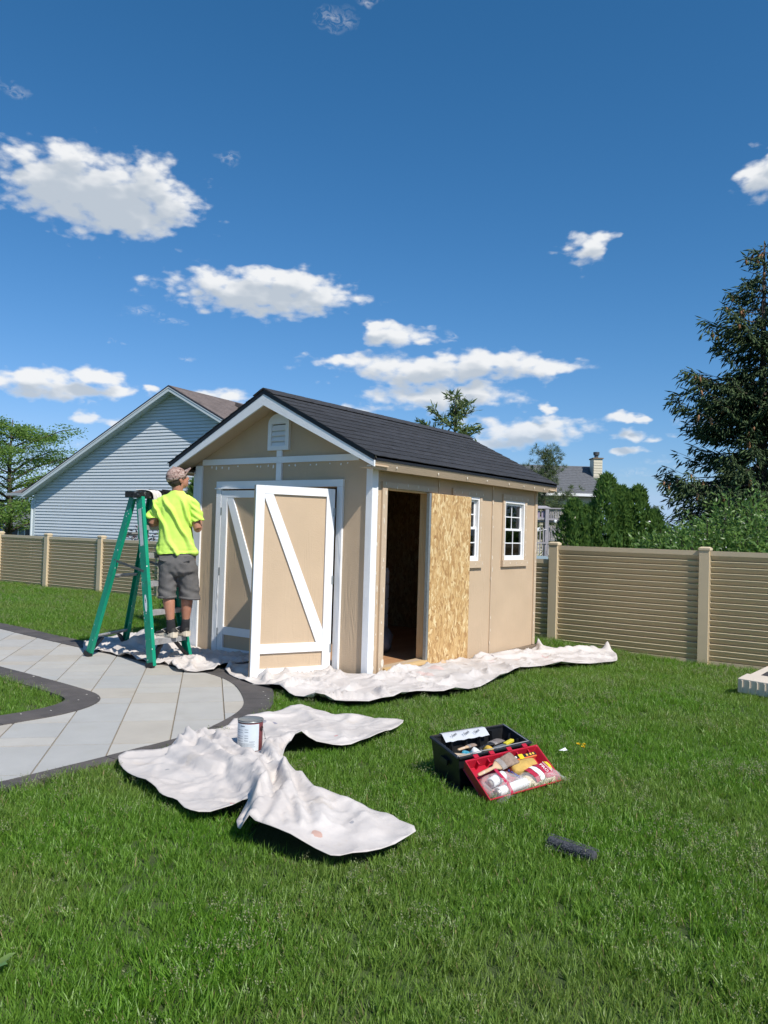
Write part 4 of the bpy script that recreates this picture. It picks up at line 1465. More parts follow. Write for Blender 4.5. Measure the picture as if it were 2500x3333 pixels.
# ================================================================== TREES AND SHRUBS
M['bark'] = mk('bark', (0.085, 0.068, 0.055), 0.95, 0.35, 9, 0.9, 40, stretch=(1, 1, 0.25))
M['spruce'] = leaf_mat('spruce_needles', (0.026, 0.055, 0.024), (0.105, 0.160, 0.055), 0.6, 0.2)
M['cone'] = mk('spruce_cone_brown', (0.30, 0.15, 0.07), 0.7, 0.25, 60, 0.6, 120)
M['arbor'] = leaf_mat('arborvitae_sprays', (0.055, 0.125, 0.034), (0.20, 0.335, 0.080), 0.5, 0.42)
M['bush'] = leaf_mat('bush_leaves', (0.060, 0.135, 0.030), (0.22, 0.36, 0.085), 0.4, 0.42, 0.55)
M['locust'] = leaf_mat('locust_leaves', (0.085, 0.18, 0.040), (0.26, 0.40, 0.085), 0.5, 0.5)
M['sapling'] = leaf_mat('sapling_leaves', (0.050, 0.095, 0.035), (0.20, 0.26, 0.08), 0.45, 0.3, 0.5)
M['pine_n'] = leaf_mat('pine_needles', (0.045, 0.085, 0.035), (0.15, 0.19, 0.075), 0.55, 0.2)
M['purple'] = leaf_mat('purple_leaves', (0.06, 0.045, 0.05), (0.16, 0.12, 0.13), 0.35, 0.15, 0.6)
M['blossom'] = mk('white_blossom', (0.80, 0.80, 0.76), 0.6, 0.05)


def spruce(loc, height, prof, density, name, label, cones=0, start=0.4, droop=0.5, branch_gap=0.30, seed=1):
    R = np.random.default_rng(seed)
    root = thing(name, label, 'tree', loc)
    x0, y0, z0 = loc
    MB().tube([(x0, y0, z0), (x0+0.02, y0, z0+height*0.5), (x0, y0+0.02, z0+height)], [height*0.022, height*0.012, 0.012], 9).build('trunk', M['bark'], root, True)
    P, Dd, L, Rr, T = [], [], [], [], []
    br = MB()
    tips = []
    z = start
    while z < height-0.1:
        maxl = np.interp(z, [p[0] for p in prof], [p[1] for p in prof])
        nb = max(4, int(6+maxl*1.6))
        ph = R.uniform(0, 6.28)
        for k in range(nb):
            a = ph + 2*pi*k/nb + R.uniform(-0.35, 0.35)
            ln = maxl*R.uniform(0.72, 1.08)
            if ln < 0.08:
                continue
            zz = z + R.uniform(-0.14, 0.14)
            d = np.array([cos(a), sin(a), 0])
            n = max(4, int(ln/0.055*density))
            ts = np.linspace(0.08, 1, n)
            rise = 0.12*ln if z > height*0.75 else 0.0
            curve = lambda t: np.array([x0, y0, z0+zz]) + d*ln*t + np.array([0, 0, -droop*ln*(0.55*t - 0.62*t*t*t + 0.05) + rise*t])
            br.tube([curve(t) for t in (0, 0.35, 0.7, 1.0)], [0.03*ln/2+0.006, 0.018*ln/2+0.005, 0.008, 0.004], 4)
            side = np.array([-sin(a), cos(a), 0])
            for t in ts:
                c = curve(t)
                # side twigs in a fan, some hanging
                w = (1-t)**0.6*ln*0.28 + 0.17
                for sgn in (-1, 1):
                    tl = w*R.uniform(0.5, 1.1)
                    m_ = max(1, int(tl/0.075))
                    for q in range(m_):
                        f = (q+R.uniform(0.1, 0.9))/m_
                        hang = R.uniform(0.0, 1.0)**0.6
                        pos = c + side*sgn*tl*f*(1-0.35*hang) + d*tl*f*0.5 - np.array([0, 0, 1])*tl*f*(0.10+0.55*hang)
                        dr = side*sgn*R.uniform(0.1, 0.9) + d*R.uniform(0.2, 0.9) + np.array([0, 0, -R.uniform(0.0, 1.3)])
                        P.append(pos)
                        Dd.append(dr)
                        L.append(R.uniform(0.11, 0.22))
                        Rr.append(R.uniform(0.012, 0.021))
                        T.append(np.clip(R.normal(0.32+0.35*t, 0.22), 0, 1))
                P.append(c)
                Dd.append(d*0.8 + np.array([0, 0, R.uniform(-0.2, 0.5)]) + side*R.uniform(-0.4, 0.4))
                L.append(R.uniform(0.12, 0.22))
                Rr.append(R.uniform(0.012, 0.021))
                T.append(np.clip(R.normal(0.6, 0.2), 0, 1))
            tips.append((curve(1.0), curve(0.8), z))
        z += branch_gap*R.uniform(0.8, 1.2)
    br.build('branches', M['bark'], root)['kind'] = 'stuff'
    P, Dd, L, Rr, T = (np.array(v) for v in (P, Dd, L, Rr, T))
    clump = np.array([mnoise.noise(Vector(tuple(q*1.9))) + 0.5*mnoise.noise(Vector(tuple(q*4.1))) for q in P])
    keep = clump > -0.20                                   # boughs hang in masses with gaps between
    P, Dd, L, Rr, T = P[keep], Dd[keep], L[keep]*1.12, Rr[keep]*1.15, T[keep]
    V, F = spindle_geo(P, Dd, L, Rr)
    cr = np_mesh('crown', V, F, M['spruce'], root, np.repeat(np.array(T), 5))
    if cones:
        cm = MB().lathe((0, 0, 0), [(0.006, 0.0), (0.02, -0.02), (0.026, -0.055), (0.022, -0.10), (0.008, -0.135)], 8).mesh('spruce_cone', M['cone'], (0, 0, 0), True)
        R.shuffle(tips)
        cnt = 0
        for tip, mid, zz in tips:
            toc = np.array([CAMLOC.x, CAMLOC.y, 0]) - np.array([x0, y0, 0])
            if cnt >= cones:
                break
            if np.dot(tip[:2]-np.array([x0, y0]), toc[:2]) < -0.3*np.linalg.norm(toc):
                continue
            for q in range(R.integers(1, 4)):
                f = R.uniform(0, 1)
                pos = tip*(1-f) + mid*f + R.normal(0, 0.04, 3) - np.array([0, 0, 0.03])
                inst('cone', cm, root, tuple(pos), (R.uniform(-0.3, 0.3), R.uniform(-0.3, 0.3), 0), R.uniform(0.9, 1.35))
                cnt += 1
    return root


spruce((13.26, -0.96, -0.1), 8.25, [(0, 2.1), (0.8, 2.4), (1.9, 2.45), (2.6, 2.5), (3.1, 2.4), (3.55, 2.35), (3.75, 1.25), (4.05, 1.45), (4.35, 1.75), (4.75, 2.05), (5.3, 1.85), (5.75, 1.05), (6.0, 1.1), (6.25, 1.5), (6.6, 0.8), (6.95, 1.0), (7.2, 0.45), (7.55, 0.5), (8.25, 0.10)], 1.1, 'spruce_tree', 'tall dark spruce hung with brown cones, cut by the right edge', 110, 0.5, 0.55, 0.30, 4)
spruce((34.3, 7.6, -0.2), 3.3, [(0, 1.3), (1.5, 1.1), (2.6, 0.5), (3.3, 0.05)], 0.35, 'spruce_tree', 'small distant dark spruce in the gap left of the tall spruce', 0, 0.3, 0.4, 0.35, 9)


def arborvitae(loc, h, w, label, seed, n=5200, grp='arborvitae shrubs beyond the right fence'):
    R = np.random.default_rng(seed)
    root = thing('arborvitae', label, 'shrub', loc, grp)
    x0, y0, z0 = loc
    MB().tube([(x0, y0, z0), (x0, y0, z0+h*0.6)], [0.04, 0.015], 6).build('trunk', M['bark'], root)
    u = R.uniform(0.02, 1, n)
    a = R.uniform(0, 2*pi, n)
    lob = 1 + 0.16*np.sin(3*a+seed) + 0.12*np.sin(7*a+u*9+seed) + 0.12*np.sin(u*23+a*2)
    prof = w*np.sqrt(np.clip(1-u**2.1, 0, 1))*(0.35+0.65*np.minimum(1, u*3+0.3))*lob
    rr = prof*(1-0.5*R.uniform(0, 1, n)**2.2)
    P = np.stack([x0+rr*np.cos(a), y0+rr*np.sin(a), z0+u*h], 1)
    D = np.stack([np.cos(a)*R.uniform(0.2, 0.9, n), np.sin(a)*R.uniform(0.2, 0.9, n), R.uniform(0.5, 1.3, n)], 1) + R.normal(0, 0.28, (n, 3))
    tang = np.stack([-np.sin(a), np.cos(a), R.normal(0, 0.5, n)], 1) + R.normal(0, 0.4, (n, 3))
    V, F = leaf_geo(P, D, R.uniform(0.07, 0.16, n), R.uniform(0.028, 0.06, n), 0.12, np.cross(unit(D), tang))
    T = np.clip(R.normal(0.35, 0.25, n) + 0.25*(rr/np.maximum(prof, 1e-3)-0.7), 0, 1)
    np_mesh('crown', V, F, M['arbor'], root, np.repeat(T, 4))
    return root


AR = [((10.07, 2.09), 2.15, 0.42, 'arborvitae nearest the deck, low and leftmost of the clump'), ((10.26, 1.83), 2.02, 0.40, 'lower arborvitae tucked between the leftmost and the tallest'),
      ((10.46, 1.55), 2.70, 0.46, 'tallest arborvitae of the clump, rising towards the chimney'), ((10.65, 1.28), 2.45, 0.36, 'narrow arborvitae just right of the tallest one'),
      ((10.85, 1.00), 2.47, 0.36, 'rounded narrow arborvitae at the right of the clump'), ((11.0, 0.72), 1.95, 0.42, 'lowest arborvitae at the far right, half behind leafy bushes')]
for i, (p, zt, w, lab) in enumerate(AR):
    arborvitae((p[0], p[1], -0.15), zt+0.15, w, lab, 40+i)
arborvitae((1.36, 3.98, -0.02), 1.98, 0.20, 'slim arborvitae glimpsed between the painter and the shed corner', 61, 3500, 'arborvitae behind the shed')


def bush(loc, h, w, label, seed, n=2600, mat='bush', leaf=(0.06, 0.11), name='leafy_bush', blossoms=0, group='leafy bushes beyond the right fence', open_=0.5):
    R = np.random.default_rng(seed)
    root = thing(name, label, 'bush', loc, group)
    x0, y0, z0 = loc
    st = MB()
    P, D = [], []
    ns = 34
    bl = []
    for k in range(ns):
        a = R.uniform(0, 2*pi)
        sp = R.uniform(0.1, 1)**0.7
        top = np.array([x0+cos(a)*w*sp, y0+sin(a)*w*sp, z0+h*(1-0.42*sp*sp)*R.uniform(0.72, 1.05)])
        b = np.array([x0+cos(a)*0.1, y0+sin(a)*0.1, z0])
        mid = b*0.5+top*0.5 + np.array([0, 0, 0.18*h]) - np.array([cos(a), sin(a), 0])*w*0.1*sp
        pts = [b, b*0.4+mid*0.6, mid*0.6+top*0.4, top]
        st.tube(pts, [0.014, 0.010, 0.007, 0.003], 4)
        m_ = n//ns
        for q in range(m_):
            t = R.uniform(0.18, 1)**0.8
            c = (1-t)**2*b + 2*t*(1-t)*mid + t*t*top
            off = R.normal(0, 0.10+0.07*(1-t), 3)
            P.append(c+off)
            D.append(np.array([cos(a)*0.5, sin(a)*0.5, 0.35]) + R.normal(0, 0.75, 3) + unit(off)*0.6)
            if blossoms and R.random() < blossoms:
                bl.append(c+off*1.2)
    st.build('stems', M['bark'], root)['kind'] = 'stuff'
    P, D = np.array(P), np.array(D)
    N = len(P)
    L = R.uniform(leaf[0], leaf[1], N)
    V, F = leaf_geo(P, D, L, L*R.uniform(0.32, 0.48, N), 0.18)
    np_mesh('foliage', V, F, M[mat], root, np.repeat(np.clip(R.normal(0.45, 0.28, N), 0, 1), 4))
    if bl:
        bl = np.array(bl)
        V, F = leaf_geo(np.repeat(bl, 3, 0), R.normal(0, 1, (len(bl)*3, 3)), 0.022, 0.018, 0.1)
        o = np_mesh('blossom', V, F, M['blossom'], root)
        o['kind'] = 'stuff'
    return root


BU = [((7.2, -0.43), 1.55, 0.62, 'low leafy bush at the foot of the right arborvitae', 0.012), ((7.25, -0.85), 1.72, 0.6, 'leafy bush with white flecks left of the cap of the right fence post', 0.03),
      ((7.33, -1.31), 2.0, 0.65, 'white flowering bush in front of the spruce trunk shade', 0.05), ((7.8, -1.62), 2.35, 0.6, 'taller upright bush reaching up into the spruce boughs', 0.03),
      ((7.51, -2.08), 2.05, 0.65, 'leafy bush at the right edge behind the fence', 0.02), ((6.77, -1.21), 1.62, 0.55, 'low bush spilling over the fence just left of its post', 0.05),
      ((7.05, -1.95), 1.7, 0.55, 'low bright green bush just right of the fence post', 0.04)]
for i, (p, h, w, lab, bl) in enumerate(BU):
    bush((p[0], p[1], -0.12), h+0.12, w, lab, 80+i, 4200, blossoms=bl*0.4)
bush((5.45, 10.42, -0.12), 1.55, 0.36, 'purple leaved shrub seen through the ladder above the fence', 95, 700, 'purple', (0.08, 0.14), 'purple_shrub', 0.06, None)
bush((2.2, 5.05, -0.05), 2.28, 0.5, 'thin leafy shrub whose twigs show under the shed eave', 96, 420, 'bush', (0.05, 0.09), 'thin_shrub', 0, None)
bush((1.75, 4.55, -0.05), 1.15, 0.45, 'dark green shrub behind the painter at the shed corner', 97, 1500, 'arbor', (0.05, 0.08), 'dark_shrub', 0, None)


def broadleaf(loc, h, label, seed, crown, nleaf, leaf, mat, name, trunk_r, layers, spread_flat=0.35):
    """trunk, limbs, then leaves in flat sprays along every limb"""
    R = np.random.default_rng(seed)
    root = thing(name, label, 'tree', loc)
    x0, y0, z0 = loc
    MB().tube([(x0, y0, z0), (x0+0.05, y0, z0+h*0.3), (x0-0.05, y0+0.05, z0+h*0.65), (x0, y0, z0+h*0.95)], [trunk_r, trunk_r*0.8, trunk_r*0.4, 0.02], 8).build('trunk', M['bark'], root, True)
    limbs = MB()
    P, D, T = [], [], []
    for k in range(layers):
        f = (k+0.5)/layers
        zb = h*(0.12+0.78*f)
        rad = np.interp(f, [c[0] for c in crown], [c[1] for c in crown])
        for q in range(4 + (k % 2)):
            a = R.uniform(0, 2*pi)
            ln = rad*R.uniform(0.65, 1.08)
            b = np.array([x0, y0, z0+zb])
            top = b + np.array([cos(a)*ln, sin(a)*ln, ln*R.uniform(0.12, 0.5)])
            mid = (b+top)/2 + np.array([0, 0, ln*0.14])
            limbs.tube([b, b*0.35+mid*0.65, mid*0.5+top*0.5, top], [trunk_r*0.35*(1-f*0.6), trunk_r*0.22*(1-f*0.6), 0.025, 0.010], 5)
            m_ = int(nleaf/(layers*4.5))
            nc = max(3, int(ln/0.35))
            cen = []
            for c in range(nc):
                t = 0.25 + 0.75*(c+R.uniform(0, 1))/nc
                cen.append(((1-t)**2*b + 2*t*(1-t)*mid + t*t*top + R.normal(0, 0.16*ln*0.5, 3)*np.array([1, 1, 0.4]), R.uniform(0.2, 0.75)))
            for _ in range(m_):
                c, tt = cen[R.integers(nc)]
                P.append(c + R.normal(0, spread_flat, 3)*np.array([1, 1, 0.30]))
                D.append(R.normal(0, 1, 3)*np.array([1, 1, 0.45]) + np.array([cos(a)*0.4, sin(a)*0.4, -0.1]))
                T.append(np.clip(tt + R.normal(0, 0.18), 0, 1))
    limbs.build('limbs', M['bark'], root, True)['kind'] = 'stuff'
    P, D = np.array(P), np.array(D)
    L = R.uniform(leaf[0], leaf[1], len(P))
    V, F = leaf_geo(P, D, L, L*0.42, 0.12)
    np_mesh('crown', V, F, M[mat], root, np.repeat(np.array(T), 4))
    return root


broadleaf((13.4, 29.9, -0.1), 6.35, 'bright green spreading tree rising left of the blue house', 31, [(0, 2.4), (0.25, 3.1), (0.5, 3.5), (0.75, 2.7), (1, 0.9)], 27000, (0.08, 0.16), 'locust', 'honey_locust', 0.17, 13, 0.30)


def sapling(loc, h, label, seed):
    """young conifer with upswept open sprays"""
    R = np.random.default_rng(seed)
    root = thing('young_conifer', label, 'tree', loc)
    x0, y0, z0 = loc
    MB().tube([(x0, y0, z0), (x0+0.02, y0+0.02, z0+h*0.6), (x0, y0, z0+h*0.97)], [0.06, 0.03, 0.006], 7).build('trunk', M['bark'], root)
    br = MB()
    P, D, L, W, T = [], [], [], [], []
    z = 0.6
    while z < h:
        f = (h-z)/h
        a = R.uniform(0, 6.28)
        ln = (0.12+1.75*f**0.75)*R.uniform(0.45, 1.1)
        d = np.array([cos(a), sin(a), R.uniform(0.15, 0.7)])
        b = np.array([x0, y0, z0+z])
        tip = b+d*ln
        br.tube([b, b*0.5+tip*0.5+np.array([0, 0, -0.03]), tip], [0.012, 0.008, 0.003], 4)
        for t in np.arange(0.25, 1.02, 0.085/max(ln, 0.1)):
            c = b+d*ln*t
            tt = R.uniform(0.2, 0.9)
            for _ in range(15):
                dd = d*0.5 + R.normal(0, 0.6, 3)
                P.append(c+R.normal(0, 0.03, 3))
                D.append(dd)
                L.append(R.uniform(0.08, 0.19))
                T.append(np.clip(tt+R.normal(0, 0.2), 0, 1))
        z += R.uniform(0.03, 0.085)
    br.build('branches', M['bark'], root)['kind'] = 'stuff'
    L = np.array(L)
    V, F = leaf_geo(np.array(P), np.array(D), L, L*0.24, 0.1)
    np_mesh('crown', V, F, M['sapling'], root, np.repeat(np.array(T), 4))
    return root


sapling((7.65, 3.64, -0.1), 4.25, 'slender young conifer whose top shows above the shed roof', 55)


def pine(loc, h, w, label, seed, k=1.0):
    R = np.random.default_rng(seed)
    root = thing('pine_tree', label, 'tree', loc)
    x0, y0, z0 = loc
    MB().tube([(x0, y0, z0), (x0, y0, z0+h)], [0.09, 0.02], 7).build('trunk', M['bark'], root)
    br = MB()
    P, D, T = [], [], []
    z = 0.5
    while z < h:
        f = (h-z)/h
        for q in range(3):
            a = R.uniform(0, 6.28)
            ln = (0.16*k+w*min(1, f*1.7)**0.8)*R.uniform(0.6, 1.1)
            b = np.array([x0, y0, z0+z])
            d = np.array([cos(a), sin(a), 0.35+0.5*(1-f)])
            tip = b+d*ln
            br.tube([b, tip], [0.018, 0.006], 4)
            for t in np.arange(0.25, 1.05, 0.17*k/max(ln, 0.17*k)):
                for _ in range(2):
                    c = b+d*ln*t+R.normal(0, 0.09*k, 3)
                    up = unit(d*0.5+np.array([0, 0, 0.7])+R.normal(0, 0.35, 3))
                    tt = R.uniform(0.1, 0.9)
                    for _ in range(26):
                        P.append(c)
                        D.append(up*0.5+R.normal(0, 0.55, 3))
                        T.append(np.clip(tt+R.normal(0, 0.2), 0, 1))
        z += R.uniform(0.07, 0.14)*k
    br.build('branches', M['bark'], root)['kind'] = 'stuff'
    L = R.uniform(0.11, 0.19, len(P))*k
    V, F = leaf_geo(np.array(P), np.array(D), L, 0.011*k, 0.1)
    np_mesh('crown', V, F, M['pine_n'], root, np.repeat(np.array(T), 4))
    return root


pine(tuple(K(11.15, 56, -0.1)), 7.6, 1.9, 'tufted pine showing past the end of the shed roof', 77, 2.1)

# ================================================================== GRASS
M['grass'] = leaf_mat('grass_blades', (0.070, 0.185, 0.014), (0.215, 0.405, 0.046), 0.42, 0.42, 0.40, (0.30, 0.50, 0.04), (0.23, 0.29, 0.080), 0.7)
M['seed'] = leaf_mat('grass_seed_heads', (0.20, 0.23, 0.11), (0.33, 0.34, 0.18), 0.7, 0.3)
M['straw'] = leaf_mat('dry_grass', (0.30, 0.25, 0.12), (0.42, 0.36, 0.19), 0.7, 0.3)


def tuft(nb, hmin, hmax, w, rad, seed, seeds=0, dry=0):
    R = np.random.default_rng(seed)
    V, F, T, MI = [], [], [], []

    def blade(x, y, a, lean, h, w, t, mi, bend):
        d = np.array([cos(a), sin(a), 0])
        s = np.array([-sin(a), cos(a), 0])
        ph = R.uniform(0, pi)
        s = s*cos(ph)+d*sin(ph)
        b = len(V)
        for f, ww in ((0, 1.0), (0.4, 0.95), (0.75, 0.65), (1.0, 0.0)):
            c = np.array([x, y, 0]) + d*h*(lean*f+bend*f*f) + np.array([0, 0, h*(f-0.25*bend*f*f)])
            if ww > 0:
                V.append(c-s*w*ww/2)
                V.append(c+s*w*ww/2)
                T.extend([t, t])
            else:
                V.append(c)
                T.append(t)
        F.append((b, b+1, b+3, b+2))
        F.append((b+2, b+3, b+5, b+4))
        F.append((b+4, b+5, b+6))
        MI.extend([mi]*3)

    for k in range(nb):
        r, a0 = rad*sqrt(R.random()), R.uniform(0, 2*pi)
        isdry = R.random() < dry
        blade(r*cos(a0), r*sin(a0), R.uniform(0, 2*pi), R.uniform(0.0, 0.45), R.uniform(hmin, hmax), w*R.uniform(0.7, 1.3), float(np.clip(R.normal(0.4, 0.25), 0, 1)), 2 if isdry else 0, R.uniform(0, 0.55))
    for k in range(seeds):
        r, a0 = rad*sqrt(R.random()), R.uniform(0, 2*pi)
        x, y = r*cos(a0), r*sin(a0)
        h = R.uniform(hmax*0.95, hmax*1.55)
        a = R.uniform(0, 2*pi)
        blade(x, y, a, 0.15, h, 0.0018, 0.6, 0, 0.1)
        for q in range(11):
            f = R.uniform(0.68, 1.05)
            c = np.array([x, y, 0]) + np.array([cos(a), sin(a), 0])*h*(0.15*f+0.1*f*f) + np.array([0, 0, h*f])
            spread = (1.08-f)*h*0.35
            e = c + R.normal(0, 1, 3)*np.array([1, 1, 0.5])*spread
            b = len(V)
            dr = unit(R.normal(0, 1, 3)+np.array([0, 0, 0.8]))*0.008
            sd_ = unit(np.cross(dr, R.normal(0, 1, 3)))*0.0020
            V.extend([e-dr*0.5, e+sd_, e+dr*0.5, e-sd_])
            T.extend([float(R.random())]*4)
            F.append((b, b+1, b+2, b+3))
            MI.append(1)
    me = bpy.data.meshes.new('grass_tuft')
    me.from_pydata([tuple(v) for v in V], [], F)
    for mm in (M['grass'], M['seed'], M['straw']):
        me.materials.append(mm)
    me.polygons.foreach_set('material_index', MI)
    at = me.attributes.new('tint', 'FLOAT', 'POINT')
    at.data.foreach_set('value', np.array(T, np.float32))
    me.update()
    return bpy.data.objects.new('grass_tuft', me)


tufts = bpy.data.collections.new('grass_tufts')
for i, (nb, h0, h1, w, rad, sds, dry) in enumerate(((12, 0.035, 0.075, 0.0045, 0.030, 0, 0.02), (12, 0.03, 0.07, 0.005, 0.030, 0, 0.03), (13, 0.04, 0.085, 0.0042, 0.032, 0, 0.02), (11, 0.03, 0.065, 0.005, 0.03, 1, 0.04), (9, 0.03, 0.07, 0.0045, 0.032, 3, 0.05))):
    tufts.objects.link(tuft(nb, h0, h1, w, rad, 300+i, sds, dry))


CLOTH3 = [(-3.16, -0.57), (-3.05, -0.55), (-2.93, -0.66), (-2.79, -0.62), (-2.56, -0.47), (-2.47, -0.5), (-2.33, -0.54), (-2.06, -0.43), (-1.87, -0.47), (-1.78, -0.48), (-1.57, -0.42), (-1.42, -0.4), (-1.41, -0.48), (-1.43, -0.57), (-1.5, -0.8), (-1.45, -0.87), (-1.36, -1.02), (-1.42, -1.17), (-1.36, -1.34), (-1.6, -1.4), (-1.86, -1.41), (-2.1, -1.37), (-2.2, -1.25), (-2.35, -1.2), (-2.58, -1.34), (-2.76, -1.48), (-2.9, -1.74), (-2.99, -1.9), (-3.01, -2.08), (-2.96, -2.18), (-2.95, -2.28), (-3.01, -2.43), (-3.07, -2.56), (-3.31, -2.54), (-3.5, -2.47), (-3.52, -2.36), (-3.54, -2.17), (-3.55, -2.04), (-3.57, -1.97), (-3.48, -1.86), (-3.32, -1.77), (-3.42, -1.69), (-3.51, -1.58), (-3.45, -1.42), (-3.44, -1.3), (-3.39, -1.15), (-3.34, -0.93), (-3.26, -0.72)]
CLOTH2 = [(-0.03, 1.25), (-0.55, 1.25), (-0.75, 1.08), (-0.9, 0.76), (-0.98, 0.48), (-1.04, 0.14), (-1.2, -0.18), (-1.13, -0.43), (-1.03, -0.67), (-0.68, -0.78), (-0.39, -0.82), (-0.22, -0.98), (0.28, -1.06), (1.04, -0.95), (1.75, -0.84), (2.7, -0.99), (3.4, -1.16), (4.0, -1.0), (4.46, -0.76), (4.32, -0.58), (3.95, -0.42), (3.8, -0.12), (3.74, -0.03), (3.5, -0.05), (2.6, -0.045), (1.6, -0.055), (1.0, -0.06), (0.3, -0.055), (-0.055, -0.06), (-0.055, 0.35)]
CLOTH1 = [(-0.74, 3.35), (-0.6, 3.55), (-0.45, 3.6), (-0.2, 3.75), (0.1, 3.7), (0.2, 3.3), (0.02, 2.75), (-0.045, 2.42), (-0.045, 2.0), (-0.045, 1.32), (-0.4, 1.22), (-0.57, 1.32), (-0.8, 1.2), (-0.98, 1.36), (-1.01, 1.5), (-0.84, 1.8), (-0.92, 1.9), (-0.95, 2.05), (-0.87, 2.45), (-0.85, 2.62), (-0.81, 2.84), (-0.86, 3.15)]


def grass_points():
    R = np.random.default_rng(17)
    out = []
    cx, cy = CAMLOC.x, CAMLOC.y
    for r0, r1, dens in ((1.2, 3.2, 1500), (3.2, 4.6, 1350), (4.6, 6.5, 1050), (6.5, 9.5, 700), (9.5, 14, 430), (14, 26, 260)):
        a0, a1 = YAW-0.66, YAW+0.66
        n = int(dens*(r1*r1-r0*r0)*(a1-a0)/2)
        r = np.sqrt(R.uniform(r0*r0, r1*r1, n))
        a = R.uniform(a0, a1, n)
        x, y = cx+r*np.cos(a), cy+r*np.sin(a)
        out.append(np.stack([x, y, r], 1))
    P = np.concatenate(out)
    x, y = P[:, 0], P[:, 1]
    ok = ~in_poly(x, y, PAVED)
    ok &= ~((x > -0.06) & (x < SL+0.10) & (y > -0.06) & (y < SW+0.06))
    # lawn stops at the fences
    ok &= x < np.where(y > 0.279, 4.934-0.0253*(y-0.279)-0.02, 4.934+0.01*(y-0.279)-0.02)
    for poly, m_ in ((CLOTH3, 0.05), (CLOTH2, 0.05), (CLOTH1, 0.03)):
        ins = in_poly(x, y, poly) & (seg_dist(x, y, poly, True) > m_)
        ok &= ~ins
    # toolbox footprint
    tb = [(-2.10, -2.02), (-1.63, -2.19), (-1.86, -2.52), (-2.36, -2.36)]
    ok &= ~(in_poly(x, y, tb))
    P = P[ok]
    return P


GP = grass_points()
NG = len(GP)
gr = np.random.default_rng(23)
nzv = np.array([fbm(x*0.75, y*0.75, 3.1, 4) for x, y, _ in GP])
nz2 = np.array([fbm(x*2.6, y*2.6, 9.7, 3) for x, y, _ in GP])
sc = np.clip(0.88 + 0.28*nzv + 0.22*nz2 + gr.normal(0, 0.09, NG), 0.5, 1.4)
sc[GP[:, 2] > 9.5] *= 1.15
pick = np.where(gr.random(NG) < np.clip(0.07+0.20*(nz2-0.05)+0.18*nzv, 0.01, 0.28), gr.integers(3, 5, NG), gr.integers(0, 3, NG))
near_edge = np.minimum(seg_dist(GP[:, 0], GP[:, 1], CLOTH3, True), seg_dist(GP[:, 0], GP[:, 1], CLOTH2, True))
sc = np.where((near_edge < 0.05), sc*0.85, sc)
zg = np.array([gz(x, y) for x, y in GP[:, :2]]) - 0.022
gm = bpy.data.meshes.new('grass')
gm.vertices.add(NG)
gm.vertices.foreach_set('co', np.stack([GP[:, 0], GP[:, 1], zg], 1).astype(np.float32).ravel())
for nm, arr, ty in (('gs', sc.astype(np.float32), 'FLOAT'), ('gr', gr.uniform(0, 2*pi, NG).astype(np.float32), 'FLOAT'), ('gi', pick.astype(np.int32), 'INT')):
    a = gm.attributes.new(nm, ty, 'POINT')
    a.data.foreach_set('value', arr)
gm.update()
grass = bpy.data.objects.new('grass', gm)
COL.objects.link(grass)
tag(grass, 'grass blades and pale seed heads of the lawn', 'grass', kind='stuff')
ng = bpy.data.node_groups.new('grass_scatter', 'GeometryNodeTree')
ng.interface.new_socket('Geometry', in_out='INPUT', socket_type='NodeSocketGeometry')
ng.interface.new_socket('Geometry', in_out='OUTPUT', socket_type='NodeSocketGeometry')
t = NT(ng)
gi, go = t.add('NodeGroupInput'), t.add('NodeGroupOutput')
ci = t.add('GeometryNodeCollectionInfo')
ci.inputs['Collection'].default_value = tufts
ci.inputs['Separate Children'].default_value = True
ci.inputs['Reset Children'].default_value = True
ip = t.add('GeometryNodeInstanceOnPoints')
t.link(gi.outputs[0], ip.inputs['Points'])
t.link(ci.outputs[0], ip.inputs['Instance'])
ip.inputs['Pick Instance'].default_value = True


def named(nm, ty):
    nd = t.add('GeometryNodeInputNamedAttribute')
    nd.data_type = ty
    nd.inputs[0].default_value = nm
    return [o for o in nd.outputs if o.enabled and o.name == 'Attribute'][0]


t.link(named('gi', 'INT'), ip.inputs['Instance Index'])
cx_ = t.add('ShaderNodeCombineXYZ')
t.link(named('gr', 'FLOAT'), cx_.inputs[2])
t.link(cx_.outputs[0], ip.inputs['Rotation'])
cs = t.add('ShaderNodeCombineXYZ')
s_ = named('gs', 'FLOAT')
for i in range(3):
    t.link(s_, cs.inputs[i])
t.link(cs.outputs[0], ip.inputs['Scale'])
t.link(ip.outputs[0], go.inputs[0])
gmod = grass.modifiers.new('scatter', 'NODES')
gmod.node_group = ng

